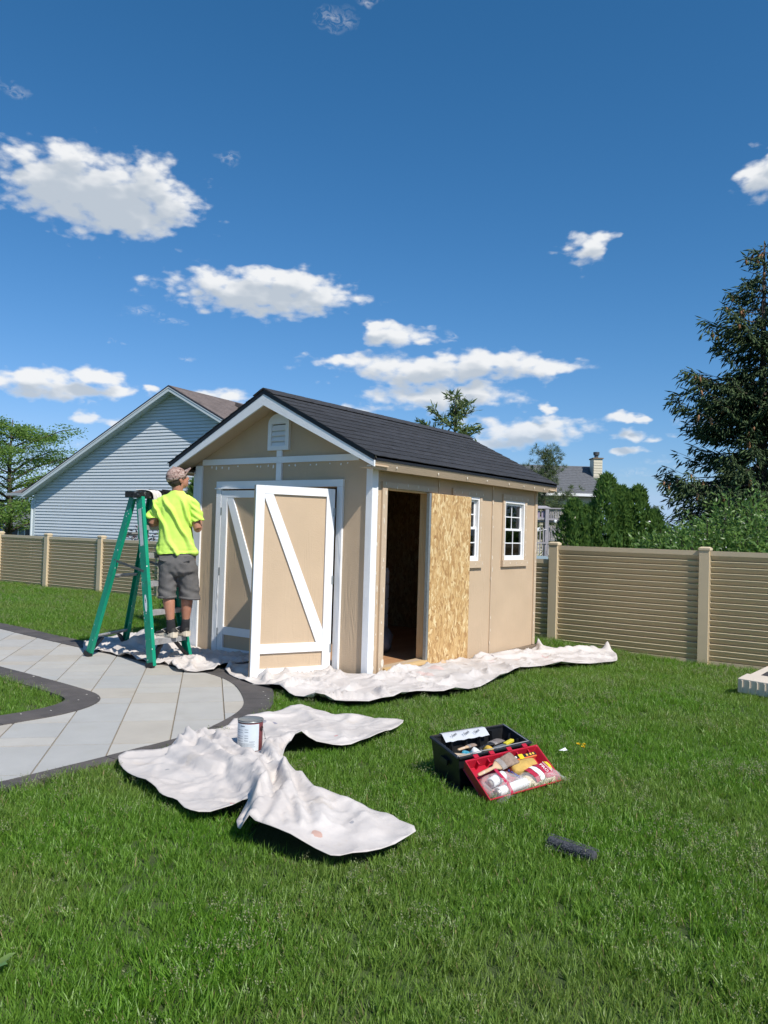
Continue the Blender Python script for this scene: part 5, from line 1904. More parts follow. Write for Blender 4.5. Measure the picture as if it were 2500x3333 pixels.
# ================================================================== DROP CLOTHS
def cloth_mat(name, spots):
    m, t, p, out = new_mat(name)
    tc = t.add('ShaderNodeTexCoord')
    o = tc.outputs['Object']
    c = t.mix(t.remap(t.noise(o, 2.6, 5), 0.3, 0.7), (0.52, 0.475, 0.445), (0.60, 0.56, 0.53))
    st = t.remap(t.noise(o, 5.5, 5, 0.7), 0.60, 0.72)
    c = t.mix(t.math('MULTIPLY', st, 0.35), c, (0.50, 0.41, 0.30))
    for (x, y, r, col) in spots:
        d = t.vmath('DISTANCE', o, (x, y, 0.06), out=1)
        sp = t.vmath('MULTIPLY', o, (1, 1, 0))
        d = t.vmath('DISTANCE', sp, (x, y, 0), out=1)
        wob = t.math('MULTIPLY_ADD', t.noise(o, 45, 2), r*0.8, -r*0.4)
        f = t.remap(t.math('ADD', d, wob), r*0.9, r, 0.85, 0.0)
        c = t.mix(f, c, col)
    t.link(c, p.inputs['Base Color'])
    p.inputs['Roughness'].default_value = 0.9
    p.inputs['Specular IOR Level'].default_value = 0.15
    b = t.add('ShaderNodeBump', i_Strength=0.25, i_Distance=0.004)
    t.link(t.noise(o, 700, 2), b.inputs['Height'])
    b2 = t.add('ShaderNodeBump', i_Strength=0.22, i_Distance=0.012)
    t.link(t.noise(o, 14, 4, 0.55, 1.2), b2.inputs['Height'])
    t.link(b.outputs[0], b2.inputs['Normal'])
    t.link(b2.outputs[0], p.inputs['Normal'])
    return m


def cloth(name, label, poly, res, hfun, mat):
    poly = catmull(poly, 3, True)
    xs = [p[0] for p in poly]
    ys = [p[1] for p in poly]
    R = np.random.default_rng(3)
    gx, gy = np.meshgrid(np.arange(min(xs), max(xs), res), np.arange(min(ys), max(ys), res))
    gx = gx.ravel() + R.uniform(-0.3, 0.3, gx.size)*res
    gy = gy.ravel() + R.uniform(-0.3, 0.3, gy.size)*res
    ok = in_poly(gx, gy, poly) & (seg_dist(gx, gy, poly, True) > res*0.6)
    verts = [Vector(p) for p in poly] + [Vector((a, b)) for a, b in zip(gx[ok], gy[ok])]
    n = len(poly)
    edges = [(i, (i+1) % n) for i in range(n)]
    vs, es, fs, *_ = delaunay_2d_cdt(verts, edges, [], 1, 1e-6)
    X = np.array([v.x for v in vs])
    Y = np.array([v.y for v in vs])
    E = seg_dist(X, Y, poly, True)
    Z = hfun(X, Y, E)
    me = bpy.data.meshes.new(name)
    me.from_pydata([(x, y, z) for x, y, z in zip(X, Y, Z)], [], [tuple(f) for f in fs])
    me.materials.append(mat)
    me.polygons.foreach_set('use_smooth', [True]*len(me.polygons))
    me.update()
    # face upward
    nz = sum(p.normal.z for p in me.polygons)
    if nz < 0:
        me.flip_normals()
    o = bpy.data.objects.new(name, me)
    COL.objects.link(o)
    so = o.modifiers.new('thickness', 'SOLIDIFY')
    so.thickness = 0.0025
    so.offset = -1
    return tag(o, label, 'drop cloth', 'canvas drop cloths')


def wr(X, Y, scale, seed, ax=(1, 1), octs=3, power=1.6):
    """ridged wrinkles"""
    out = np.empty(len(X))
    for i, (x, y) in enumerate(zip(X, Y)):
        wx = x + 0.12*fbm(x*2.2, y*2.2, seed+5, 2)
        wy = y + 0.12*fbm(x*2.2, y*2.2, seed+9, 2)
        v = 0
        a = 1
        f = scale
        for k in range(octs):
            v += a*(1-min(1, abs(mnoise.noise(Vector((wx*f*ax[0], wy*f*ax[1], seed+k*7.3))))*2.2))**power
            a *= 0.5
            f *= 1.9
        out[i] = v
    return out


def tents(X, Y, seed, n, box, wr_, lr_, hr_, ang=None, spread=pi, mask=None):
    """straight sharp-crested creases of limited length, as stiff canvas makes them"""
    R = np.random.default_rng(seed)
    out = np.zeros(len(X))
    for _ in range(n):
        cx, cy = R.uniform(box[0], box[1]), R.uniform(box[2], box[3])
        th = (ang if ang is not None else 0.0) + R.uniform(-spread/2, spread/2)
        w, l, h = R.uniform(*wr_), R.uniform(*lr_), R.uniform(*hr_)
        k = R.uniform(-1.2, 1.2)
        dx, dy = X-cx, Y-cy
        v = dx*cos(th)+dy*sin(th)
        u = -dx*sin(th)+dy*cos(th) + k*v*v
        a = np.clip(1-np.abs(u)/np.where(u > 0, w*1.7, max(0.016, w*0.5)), 0, 1)**1.25
        b = np.clip(1-(v/l)**2, 0, 1)
        out = np.maximum(out, h*a*b) + 0.35*h*a*b
    return out


def ridge(X, Y, line, w, h, sharp=1.0, fade=True):
    ln = catmull(line, 5)
    d = seg_dist(X, Y, ln)
    return h*np.exp(-(d/w)**2*sharp)


FOLD_EDGE = [(-3.013, -0.80), (-3.056, -0.978), (-3.101, -1.141), (-3.101, -1.269), (-3.062, -1.335), (-3.128, -1.433), (-3.183, -1.555), (-3.206, -1.64), (-3.286, -1.751), (-3.412, -1.852), (-3.537, -1.953), (-3.64, -2.02)]
FOLD_TOP = [(-3.64, -2.7), (-2.7, -2.7), (-2.844, -1.557), (-2.502, -1.299), (-2.21, -1.052), (-2.398, -1.039), (-2.589, -1.15), (-2.717, -1.255), (-2.768, -1.197), (-2.652, -1.027), (-2.587, -0.83), (-2.568, -0.657), (-2.658, -0.593)]


def fold_over(X, Y):
    """the part of the sheet folded back over itself: a rolled edge, then creases on top"""
    ins = in_poly(X, Y, FOLD_EDGE+FOLD_TOP)
    d = np.minimum(seg_dist(X, Y, FOLD_EDGE), seg_dist(X, Y, FOLD_TOP[6:]))
    far = np.clip(1-(seg_dist(X, Y, [(-2.7, -0.7), (-3.0, -1.4), (-3.4, -1.95)])-0.22)/0.35, 0, 1)
    roll = 1-(1-np.minimum(1, d/0.055))**2.4
    z = np.where(ins, 0.052*roll*far, 0)
    for a, b, w, h in (((-2.962, -1.055), (-2.884, -1.188), 0.014, -0.020), ((-2.598, -0.684), (-2.713, -0.876), 0.016, -0.028), ((-2.87, -0.876), (-2.705, -0.755), 0.014, -0.022),
                       ((-2.704, -1.254), (-2.856, -1.481), 0.016, -0.032), ((-2.58, -1.225), (-2.752, -1.449), 0.013, -0.022), ((-3.13, -1.709), (-2.962, -1.623), 0.016, -0.032), ((-3.40, -1.90), (-3.09, -1.778), 0.014, -0.026), ((-3.323, -1.903), (-3.20, -1.854), 0.012, -0.020)):
        z = z + np.where(ins, h*np.exp(-(seg_dist(X, Y, [a, b])/w)**2), 0)
    return z


def h3(X, Y, E):
    onstone = in_poly(X, Y, PAVED)
    z = np.full(len(X), 0.042)
    z += 0.014*np.array([fbm(x*2.2, y*2.2, 1.0, 3) for x, y in zip(X, Y)])
    z += 0.010*(wr(X, Y, 3.2, 2.0, (1, 1), 2)-0.7)
    # bunched band running from the border to the twist: a low swell carrying long smooth folds
    z += ridge(X, Y, [(-2.62, -0.56), (-2.74, -0.78), (-2.90, -1.12), (-3.02, -1.42), (-3.12, -1.66), (-3.30, -1.82), (-3.46, -1.95)], 0.16, 0.012)
    z += fold_over(X, Y)
    for ln, w, h in (([(-2.50, -0.56), (-2.66, -0.92), (-2.84, -1.28), (-3.0, -1.55), (-3.22, -1.80)], 0.028, 0.034),
                     ([(-2.70, -0.60), (-2.84, -0.95), (-2.98, -1.30), (-3.10, -1.60), (-3.36, -1.86)], 0.030, 0.038),
                     ([(-2.80, -0.64), (-2.98, -1.00), (-3.12, -1.36), (-3.20, -1.62), (-3.40, -1.82)], 0.022, 0.028),
                     ([(-2.58, -0.54), (-2.72, -0.86), (-2.86, -1.18)], 0.016, 0.022),
                     ([(-2.92, -1.28), (-3.04, -1.56), (-3.28, -1.86), (-3.52, -2.02)], 0.024, 0.034),
                     ([(-3.02, -1.34), (-3.16, -1.66), (-3.42, -1.94)], 0.013, 0.018),
                     # lobe to the right of the can
                     ([(-2.16, -1.10), (-2.36, -1.17), (-2.58, -1.24), (-2.80, -1.44)], 0.070, 0.060),
                     ([(-2.22, -1.19), (-2.46, -1.27), (-2.72, -1.46), (-2.95, -1.66)], 0.022, 0.038),
                     ([(-2.26, -1.10), (-2.50, -1.15), (-2.70, -1.26)], 0.016, 0.020),
                     # pleats that fan out into the near wing
                     ([(-2.88, -1.52), (-3.02, -1.74), (-3.28, -1.94), (-3.50, -2.08)], 0.034, 0.040),
                     ([(-2.86, -1.58), (-3.00, -1.86), (-3.16, -2.10), (-3.34, -2.24)], 0.026, 0.024),
                     ([(-2.94, -1.64), (-3.18, -1.94), (-3.42, -2.20)], 0.018, 0.024),
                     ([(-3.00, -1.96), (-3.03, -2.20), (-3.18, -2.42)], 0.050, 0.022),
                     ([(-3.24, -1.80), (-3.30, -2.05), (-3.28, -2.30)], 0.020, 0.016),
                     ([(-3.22, -1.78), (-3.40, -1.90), (-3.54, -2.00)], 0.026, 0.040),
                     # easy swells in the far wing
                     ([(-1.60, -0.60), (-1.72, -0.86), (-1.95, -1.12)], 0.05, 0.018),
                     ([(-2.0, -0.56), (-2.1, -0.80), (-2.2, -0.98)], 0.035, 0.018),
                     ([(-1.45, -0.95), (-1.70, -1.05), (-2.0, -1.30)], 0.040, 0.014)):
        z += ridge(X, Y, ln, w, h)
    for ln, w, h in (([(-2.60, -0.62), (-2.75, -0.93), (-2.92, -1.28)], 0.016, 0.020), ([(-2.42, -1.21), (-2.62, -1.34), (-2.84, -1.56)], 0.018, 0.026), ([(-2.90, -0.84), (-3.06, -1.20), (-3.18, -1.56)], 0.022, 0.022), ([(-2.96, -1.70), (-3.16, -1.98), (-3.30, -2.14)], 0.014, 0.012)):
        z -= ridge(X, Y, ln, w, h)
    z += tents(X, Y, 7, 60, (-3.6, -1.4, -2.6, -0.4), (0.02, 0.05), (0.15, 0.45), (0.003, 0.010))
    z += np.exp(-(seg_dist(X, Y, [(-2.6, -0.7), (-2.9, -1.4), (-3.4, -2.0)])/0.20)**2)*tents(X, Y, 8, 70, (-3.6, -2.3, -2.2, -0.5), (0.012, 0.03), (0.10, 0.32), (0.006, 0.022), atan2(-0.86, -0.51), 0.9)
    # old storage folds and thin creases
    z += 0.006*(wr(X, Y, 2.6, 44.0, (1, 1), 2, 5.0)-0.2)
    for a_, b_, w_, h_ in (((-3.05, -1.95), (-3.25, -2.50), 0.010, 0.008), ((-3.45, -2.28), (-3.0, -2.30), 0.009, 0.007), ((-3.42, -1.2), (-3.05, -1.30), 0.009, 0.008), ((-3.3, -0.75), (-3.40, -1.62), 0.010, 0.007),
                           ((-2.2, -0.5), (-1.45, -1.25), 0.010, 0.008), ((-1.95, -0.48), (-1.9, -1.35), 0.009, 0.008), ((-1.5, -0.5), (-1.85, -1.0), 0.009, 0.008)):
        z += h_*np.exp(-seg_dist(X, Y, [a_, b_])/w_)
    # flat seat for the can
    dc = np.hypot(X+2.52, Y+0.985)
    k = np.clip((dc-0.075)/0.06, 0, 1)
    z = np.where(dc < 0.135, 0.03*(1-k)+z*k, z)
    # free edges ride on the grass, some lift
    lift = np.clip(1-E/0.10, 0, 1)
    z += lift*0.022*(0.6+np.array([fbm(x*3.1, y*3.1, 4.0, 2) for x, y in zip(X, Y)]))
    z = np.where(onstone, np.minimum(z, 0.024+0.75*np.maximum(0, z-0.052)+0.01*lift), z)
    return np.maximum(z, 0.021)


SP3 = [(-3.33, -1.68, 0.018, (0.62, 0.16, 0.13)), (-1.98, -1.23, 0.013, (0.65, 0.15, 0.15)), (-3.42, -2.28, 0.028, (0.50, 0.30, 0.24)), (-2.02, -0.60, 0.032, (0.22, 0.22, 0.28)), (-1.97, -0.67, 0.024, (0.22, 0.22, 0.28)), (-2.06, -0.66, 0.018, (0.24, 0.24, 0.29)),
       (-2.95, -2.08, 0.018, (0.42, 0.33, 0.22)), (-3.15, -0.98, 0.012, (0.3, 0.3, 0.3)), (-3.2, -2.3, 0.010, (0.3, 0.3, 0.32))]
cloth('drop_cloth', 'canvas drop cloth twisted on the near lawn with a paint can on it', CLOTH3, 0.016, h3, cloth_mat('drop_cloth_canvas_a', SP3))


def h2(X, Y, E):
    g = np.array([gz(x, y) for x, y in zip(X, Y)])
    onstone = in_poly(X, Y, PAVED)
    heavy = np.clip(1.15-(X-0.2)/2.6, 0.30, 1.0)
    w1 = wr(X, Y, 2.3, 11.0, (0.75, 1.35), 2, 3.6)
    w2 = wr(X, Y, 4.6, 15.0, (0.9, 1.1), 2, 4.5)
    sw = np.array([fbm(x*1.7, y*2.6, 6.0, 3) for x, y in zip(X, Y)])
    z = 0.026 + heavy*(0.012*w1 + 0.020*sw)
    z += (0.35+0.65*heavy)*(tents(X, Y, 5, 240, (-1.2, 4.4, -1.2, 1.2), (0.025, 0.07), (0.10, 0.38), (0.016, 0.056)) + tents(X, Y, 55, 260, (-1.2, 2.6, -1.2, 1.2), (0.014, 0.03), (0.06, 0.2), (0.006, 0.018)))
    z += 0.016*np.clip(1-E/0.10, 0, 1)*np.array([0.5+fbm(x*2.5, y*2.5, 8, 2) for x, y in zip(X, Y)])
    # against the shed wall it bunches up
    wall = np.where(X > -0.05, np.abs(Y), np.hypot(X+0.05, np.minimum(0, Y)))
    z += np.where((X > 0.1), 0.05*np.exp(-(wall/0.10)**2), 0)*(0.5+0.5*np.sin(X*7+1.3*np.sin(X*3)))
    # folds towards the fence end and a pinched corner
    z += ridge(X, Y, [(1.8, -0.28), (2.4, -0.34), (2.9, -0.44)], 0.04, 0.055)
    z += ridge(X, Y, [(2.9, -0.22), (3.5, -0.34), (4.1, -0.56)], 0.05, 0.05)
    z += ridge(X, Y, [(3.0, -0.55), (3.5, -0.75), (3.75, -1.0)], 0.03, 0.035)
    z += ridge(X, Y, [(3.74, -0.03), (3.55, -0.16), (3.35, -0.24)], 0.035, 0.075)
    tip = np.hypot(X-4.42, Y+0.72)
    z += 0.13*np.exp(-(tip/0.045)**2)
    z += 0.06*np.exp(-(np.hypot(X-4.22, Y+0.60)/0.09)**2)
    z = np.where(onstone, np.maximum(z*0.8, 0.024), np.maximum(z+0.018, 0.04))
    # under the open door it lies flat
    dl = seg_dist(X, Y, [(-0.06, 0.41), (-0.80, 0.76)])
    z = np.where(dl < 0.06, np.minimum(z, 0.022), z)
    # beneath the side door leaf
    sd_ = np.where((X > 0.15) & (X < 1.95) & (Y > -0.11), 1, 0)
    z = np.where(sd_ == 1, np.minimum(z, 0.02), z)
    return z + g


SP2 = [(0.35, -0.42, 0.10, (0.60, 0.46, 0.42)), (0.75, -0.30, 0.09, (0.62, 0.46, 0.42)), (1.25, -0.35, 0.03, (0.32, 0.24, 0.20)), (2.2, -0.5, 0.07, (0.62, 0.50, 0.46)), (2.9, -0.52, 0.05, (0.52, 0.36, 0.34)), (1.15, -0.15, 0.03, (0.55, 0.38, 0.22)), (1.6, -0.45, 0.06, (0.58, 0.47, 0.44)), (1.9, -0.33, 0.022, (0.25, 0.22, 0.22))]
cloth('drop_cloth', 'long canvas drop cloth heaped along the sunny side wall of the shed', CLOTH2, 0.020, h2, cloth_mat('drop_cloth_canvas_b', SP2))


def h1(X, Y, E):
    onstone = in_poly(X, Y, PAVED)
    z = 0.024 + 0.012*wr(X, Y, 2.6, 21.0, (1.2, 0.9), 2, 3.4) + tents(X, Y, 6, 130, (-1.0, 0.3, 1.2, 3.8), (0.025, 0.06), (0.10, 0.34), (0.012, 0.042)) + 0.018*np.array([fbm(x*2.2, y*2.2, 6.6, 3) for x, y in zip(X, Y)])
    for ln, w, h in (([(-0.98, 1.50), (-0.90, 1.66), (-0.66, 1.78)], 0.035, 0.05), ([(-0.86, 1.44), (-0.70, 1.62), (-0.50, 1.66)], 0.03, 0.045), ([(-0.40, 2.9), (-0.1, 3.1), (0.1, 3.4)], 0.08, 0.09), ([(-0.3, 2.5), (-0.15, 2.9)], 0.07, 0.07)):
        z += ridge(X, Y, ln, w, h)
    for fx_, fy in ((-1.053, 2.817), (-1.043, 1.822), (-0.391, 3.076), (-0.473, 1.911)):
        d = np.hypot(X-fx_, Y-fy)
        z = np.where(d < 0.12, np.minimum(z, 0.022+np.maximum(0, d-0.07)*0.6), z)
    return np.where(onstone, np.maximum(z, 0.022), np.maximum(z+0.015, 0.03))


cloth('drop_cloth', 'crumpled canvas drop cloth under the feet of the green ladder', CLOTH1, 0.017, h1, cloth_mat('drop_cloth_canvas_c', [(-0.85, 1.55, 0.012, (0.3, 0.3, 0.3))]))

# ================================================================== PAINT CAN
can = thing('paint_can', 'paint can with pale blue label and black lid on the drop cloth', 'paint can', (-2.52, -0.985, 0.034))
CP = Vector((-2.52, -0.985, 0.034))
cr_ = 0.076
MB().lathe(CP, [(cr_-0.002, 0.0), (cr_, 0.003), (cr_, 0.172)], 40).build('body', mk('can_label_maroon', (0.16, 0.045, 0.045), 0.35, 0.1, 12), can, True)
lab = MB()
a0 = atan2(CAMLOC.y-CP.y, CAMLOC.x-CP.x)
angs = np.linspace(a0-1.9, a0+0.74, 30)
for r_, nm, mt, zz in ((cr_+0.0012, 'label', None, (0.006, 0.166)),):
    vs = []
    for a in angs:
        for z in zz:
            vs.append(CP + Vector((r_*cos(a), r_*sin(a), z)))
    lab.add(vs, [(2*i, 2*i+2, 2*i+3, 2*i+1) for i in range(len(angs)-1)])
lab = lab.build('label', mk('can_label_pale', (0.62, 0.68, 0.72), 0.45, 0.06, 20), can, True)
tx = MB()
lrng = random.Random(4)


def can_strip(a, b, z0, z1, r=cr_+0.002):
    an = np.linspace(a, b, 6)
    vs = []
    for q in an:
        for z in (z0, z1):
            vs.append(CP + Vector((r*cos(q), r*sin(q), z)))
    tx.add(vs, [(2*i, 2*i+2, 2*i+3, 2*i+1) for i in range(5)])


can_strip(a0-0.85, a0-0.45, 0.150, 0.156)
for z in (0.132, 0.118, 0.096, 0.082, 0.066):
    can_strip(a0-0.45, a0-0.15, z, z+0.003)
    can_strip(a0-1.3, a0-0.6, z-0.004, z-0.002)
for k in range(9):
    can_strip(a0-0.95, a0+0.42-lrng.uniform(0, 0.3), 0.050-k*0.0048, 0.0515-k*0.0048)
can_strip(a0-0.05, a0+0.38, 0.060, 0.063)
tx.build('print', mk('label_print', (0.16, 0.20, 0.25), 0.5), lab)
MB().lathe(CP, [(cr_, 0.1725), (cr_+0.003, 0.174), (cr_+0.003, 0.180), (cr_-0.001, 0.183), (cr_-0.004, 0.181)], 40).build('rim', M['steel'], can, True)
MB().lathe(CP, [(0.001, 0.1785), (0.060, 0.1785), (0.064, 0.1765), (0.070, 0.1765), (0.0765, 0.1815), (0.0785, 0.1835), (0.0775, 0.176)], 40).build('lid', mk('can_lid_black', (0.010, 0.012, 0.014), 0.22, 0.1, spec=0.6), can, True)
ea = a0+1.05
ep = CP + Vector((cr_*cos(ea), cr_*sin(ea), 0.135))
MB().lathe(ep, [(0.014, 0.0), (0.014, 0.006), (0.006, 0.009)], 14, (cos(ea), sin(ea), 0)).build('bail_ear', mk('ear_dark', (0.05, 0.02, 0.02), 0.4), can)
out_ = Vector((cos(ea), sin(ea), 0))
tg = Vector((-sin(ea), cos(ea), 0))
MB().tube([ep+out_*0.010, ep+out_*0.016+Vector((0, 0, -0.01)), ep+out_*0.022+tg*0.002+Vector((0, 0, -0.03)), ep+out_*0.016+tg*0.02+Vector((0, 0, -0.058)), ep+out_*0.006+tg*0.05+Vector((0, 0, -0.075)), ep-out_*0.02+tg*0.08+Vector((0, 0, -0.085))], 0.0018, 6).build('bail_handle', M['steel'], can)

# ================================================================== LADDER
lad = thing('step_ladder', 'green fibreglass step ladder spattered with white paint', 'ladder', (-0.74, 2.4, 0.0))


def green_mat():
    m, t, p, out = new_mat('ladder_green')
    tc = t.add('ShaderNodeTexCoord')
    o = tc.outputs['Object']
    c = t.mix(t.remap(t.noise(o, 6, 5), 0.3, 0.7), (0.003, 0.235, 0.135), (0.006, 0.30, 0.175))
    vo = t.add('ShaderNodeTexVoronoi', i_Scale=34.0)
    vo.feature = 'F1'
    t.link(o, vo.inputs['Vector'])
    sp = t.add('ShaderNodeSeparateColor')
    t.link(vo.outputs['Color'], sp.inputs[0])
    rad = t.math('MULTIPLY', sp.outputs[0], 0.26)
    spl = t.math('MULTIPLY', t.math('LESS_THAN', vo.outputs['Distance'], rad), t.math('GREATER_THAN', sp.outputs[1], 0.72))
    c = t.mix(spl, c, (0.66, 0.70, 0.68))
    gr_ = t.remap(t.noise(o, 9, 6, 0.7), 0.62, 0.72)
    c = t.mix(t.math('MULTIPLY', gr_, 0.55), c, (0.05, 0.07, 0.055))
    t.link(c, p.inputs['Base Color'])
    p.inputs['Roughness'].default_value = 0.38
    return m


M['lgreen'] = green_mat()
M['alu'] = mk('worn_aluminium', (0.45, 0.45, 0.45), 0.5, 0.2, 16, 0.2, 60, metal=0.35, dirt=(0.16, 0.14, 0.12), dscale=9, damt=0.7)
M['black_pl'] = mk('black_plastic', (0.014, 0.014, 0.015), 0.45, 0.2, 12)
M['cap_pl'] = mk('paint_spattered_black_plastic', (0.016, 0.016, 0.017), 0.5, 0.2, 12, dirt=(0.40, 0.40, 0.39), dscale=22, damt=0.9)
F1, F2, F3, F4 = Vector((-1.053, 2.817, 0.024)), Vector((-1.043, 1.822, 0.024)), Vector((-0.391, 3.076, 0.024)), Vector((-0.473, 1.911, 0.024))
TOPZ = 1.665
A1, A2 = Vector((-0.935, 2.345, TOPZ)), Vector((-0.93, 2.235, TOPZ))
A3, A4 = Vector((-0.585, 2.470, TOPZ)), Vector((-0.575, 2.355, TOPZ))


def lad_rail(a, b, face, w=0.078, t=0.032):
    """C-channel: a web facing 'face' and two flanges"""
    a, b = Vector(a), Vector(b)
    d = (b-a).normalized()
    f = Vector(face)
    f = (f - d*f.dot(d)).normalized()
    s = d.cross(f)
    bld = MB()

    def bar(c, wid, th):
        vs = []
        for base_ in (a, b):
            for x, y in ((-1, -1), (1, -1), (1, 1), (-1, 1)):
                vs.append(base_ + c + s*(x*wid/2) + f*(y*th/2))
        bld.add(vs, [(3, 2, 1, 0), (4, 5, 6, 7), (0, 1, 5, 4), (1, 2, 6, 5), (2, 3, 7, 6), (3, 0, 4, 7)])
    bar(Vector((0, 0, 0)), w, 0.005)
    bar(s*(w/2-0.0025) - f*(t/2+0.0026), 0.005, t)
    bar(-s*(w/2-0.0025) - f*(t/2+0.0026), 0.005, t)
    r = bld.build('rail', M['lgreen'], lad)
    # rubber foot
    ft = MB()
    vs = []
    for c, k in ((a - d*0.004, 1.0), (a + d*0.05, 1.02)):
        for x, y in ((-1, -1), (1, -1), (1, 1), (-1, 1)):
            vs.append(c + s*(x*(w/2+0.003)) + f*((0.005 if y > 0 else -t-0.008)))
    ft.add([v for v in vs], [(3, 2, 1, 0), (4, 5, 6, 7), (0, 1, 5, 4), (1, 2, 6, 5), (2, 3, 7, 6), (3, 0, 4, 7)])
    return r, s, f


outl = (-1, 0.05, 0)
R1, s1, f1 = lad_rail(F1, A1, outl)
R2, s2, f2 = lad_rail(F2, A2, outl, 0.098)
R3, s3, f3 = lad_rail(F3, A3, (1, -0.05, 0))
R4, s4, f4 = lad_rail(F4, A4, (1, -0.05, 0), 0.092)
for r, F_, A_ in ((R1, F1, A1), (R2, F2, A2), (R3, F3, A3), (R4, F4, A4)):
    d = (A_-F_).normalized()
    MB().beam(F_ - d*0.008, F_ + d*0.035, 0.045, 0.092, (0, 1, 0)).build('foot', M['black_pl'], r)


def on(F_, A_, z):
    t = (z-F_.z)/(A_.z-F_.z)
    return F_ + (A_-F_)*t


for z in (0.265, 0.545, 0.825, 1.105, 1.385):
    a, b = on(F2, A2, z), on(F4, A4, z)
    e = (b-a).normalized()
    st = MB()
    st.beam(a+e*0.006, b-e*0.006, 0.085, 0.004, (0, 0, 1))
    fr = Vector((e.y, -e.x, 0))
    for q in (-1, 1):
        st.beam(a+e*0.006+fr*q*0.041+Vector((0, 0, -0.0235)), b-e*0.006+fr*q*0.041+Vector((0, 0, -0.0235)), 0.004, 0.042, (0, 0, 1))
    for q in range(5):
        st.beam(a+e*0.008+fr*(-0.032+q*0.016)+Vector((0, 0, 0.0032)), b-e*0.008+fr*(-0.032+q*0.016)+Vector((0, 0, 0.0032)), 0.004, 0.002, (0, 0, 1))
    st.build('step', M['alu'], lad)
for z in (0.225, 0.86, 1.3):
    a, b = on(F1, A1, z), on(F3, A3, z)
    e = (b-a).normalized()
    MB().beam(a+e*0.006, b-e*0.006, 0.035, 0.012, (0, 0, 1)).beam(a+e*0.006+Vector((0, 0, -0.014)), b-e*0.006+Vector((0, 0, -0.014)), 0.010, 0.018, (0, 0, 1)).build('rear_brace', M['alu'], lad)
# black corner braces
for (Fa, Aa, Fb, Ab, z) in ((F2, A2, F4, A4, 0.262), (F1, A1, F3, A3, 0.222)):
    lo_a, lo_b = on(Fa, Aa, 0.05), on(Fb, Ab, 0.05)
    a, b = on(Fa, Aa, z-0.03), on(Fb, Ab, z-0.03)
    for lo, p_, q_ in ((lo_a, a, b), (lo_b, b, a)):
        e = (q_-p_).normalized()
        MB().beam(lo+e*0.02, p_+e*0.18, 0.014, 0.062, (0, 1, 0)).build('corner_brace', M['black_pl'], lad)
# folding spreaders
for Fa, Aa, Fb, Ab in ((F1, A1, F2, A2), (F3, A3, F4, A4)):
    a, b = on(Fa, Aa, 1.02), on(Fb, Ab, 0.93)
    MB().beam(a, b, 0.006, 0.024, (0, 0, 1)).build('spreader', mk('spreader_steel', (0.13, 0.13, 0.125), 0.6, 0.3, 30, metal=0.5, dirt=(0.3, 0.3, 0.28), dscale=20), lad)
# top cap
ca, cb = Vector((-0.985, 2.272, 1.695)), Vector((-0.53, 2.428, 1.695))
e = (cb-ca).normalized()
tcap = MB()
tcap.beam(ca, cb, 0.17, 0.058, (0, 0, 1))
fr = Vector((e.y, -e.x, 0))
for q in (-1, 1):
    tcap.beam(ca-e*0.006, cb+e*0.006, 0.012, 0.006, (0, 0, 1))
tcap.build('top_cap', M['cap_pl'], lad, False, 0.008)
# oval sticker on the near rail
os_ = on(F2, A2, 0.62) + f2*0.004
d2_ = (A2-F2).normalized()
ov = MB()
pts = [os_ + s2*0.019*cos(a) + d2_*0.088*sin(a) for a in np.linspace(0, 2*pi, 25)[:-1]]
ov.prism(pts, f2*0.0012)
ov = ov.build('sticker', M['vinyl_white'], R2)
sb = MB()
for (u_, w_, hx_, hz) in ((0.0, 0.030, 0.006, 0.010), (0.003, 0.012, 0.005, 0.006), (-0.002, 0.045, 0.004, 0.004)):
    p0 = os_ + f2*0.0014 + s2*u_ + d2_*w_
    sb.prism([p0 + s2*hx_*cos(a)*(1+0.3*sin(3*a)) + d2_*hz*sin(a) for a in np.linspace(0, 2*pi, 10)[:-1]], f2*0.0006)
sb.build('print', M['black_pl'], ov)
w_ = MB()
p0 = on(F2, A2, 1.18) + f2*0.0035
p1 = on(F2, A2, 1.55) + f2*0.0035
w_.beam(p0, p1, 0.001, 0.05, s2)
w_.build('label', mk('faded_white_label', (0.62, 0.66, 0.65), 0.6, 0.15, 14, dirt=(0.03, 0.22, 0.14), dscale=14, damt=0.9), R2)

# rag over the cap, and a tray behind it
rag = MB()
rings = []
rr = random.Random(8)
c0 = ca*0.42+cb*0.58
nS, nT = 13, 9
vs = []
for i in range(nS):
    s = i/(nS-1)
    # runs over the top, then hangs down on the near side
    if s < 0.45:
        base_ = c0 + e*(0.02*sin(i)) - fr*0 + Vector((0, 0, 0.042)) + (fr*-0.09)*(1-s/0.45) + fr*0.10*(s/0.45)
    else:
        q = (s-0.45)/0.55
        base_ = c0 + fr*(0.102+0.02*sin(q*3)) + Vector((0, 0, 0.040-0.20*q)) + e*0.03*q
    for j in range(nT):
        t_ = j/(nT-1)-0.5
        vs.append(base_ + e*t_*(0.20-0.06*s) + Vector((0, 0, 0.02*sin(j*2.1+i*0.8)*(0.5 if s < 0.45 else 0.2) + rr.uniform(0, 0.010))) + fr*(0.012*sin(j*2.6+i*0.5) if s > 0.4 else 0))
rag.add(vs, [(i*nT+j, i*nT+j+1, (i+1)*nT+j+1, (i+1)*nT+j) for i in range(nS-1) for j in range(nT-1)])
ro = rag.build('rag', mk('rag_white', (0.68, 0.66, 0.62), 0.9, 0.12, 18, 0.3, 200, dirt=(0.38, 0.35, 0.30), dscale=14), None, True)
ss = ro.modifiers.new('s', 'SUBSURF')
ss.levels = 1
ss.render_levels = 2
so = ro.modifiers.new('t', 'SOLIDIFY')
so.thickness = 0.006
tag(ro, 'paint stained white rag draped over the ladder top', 'rag')
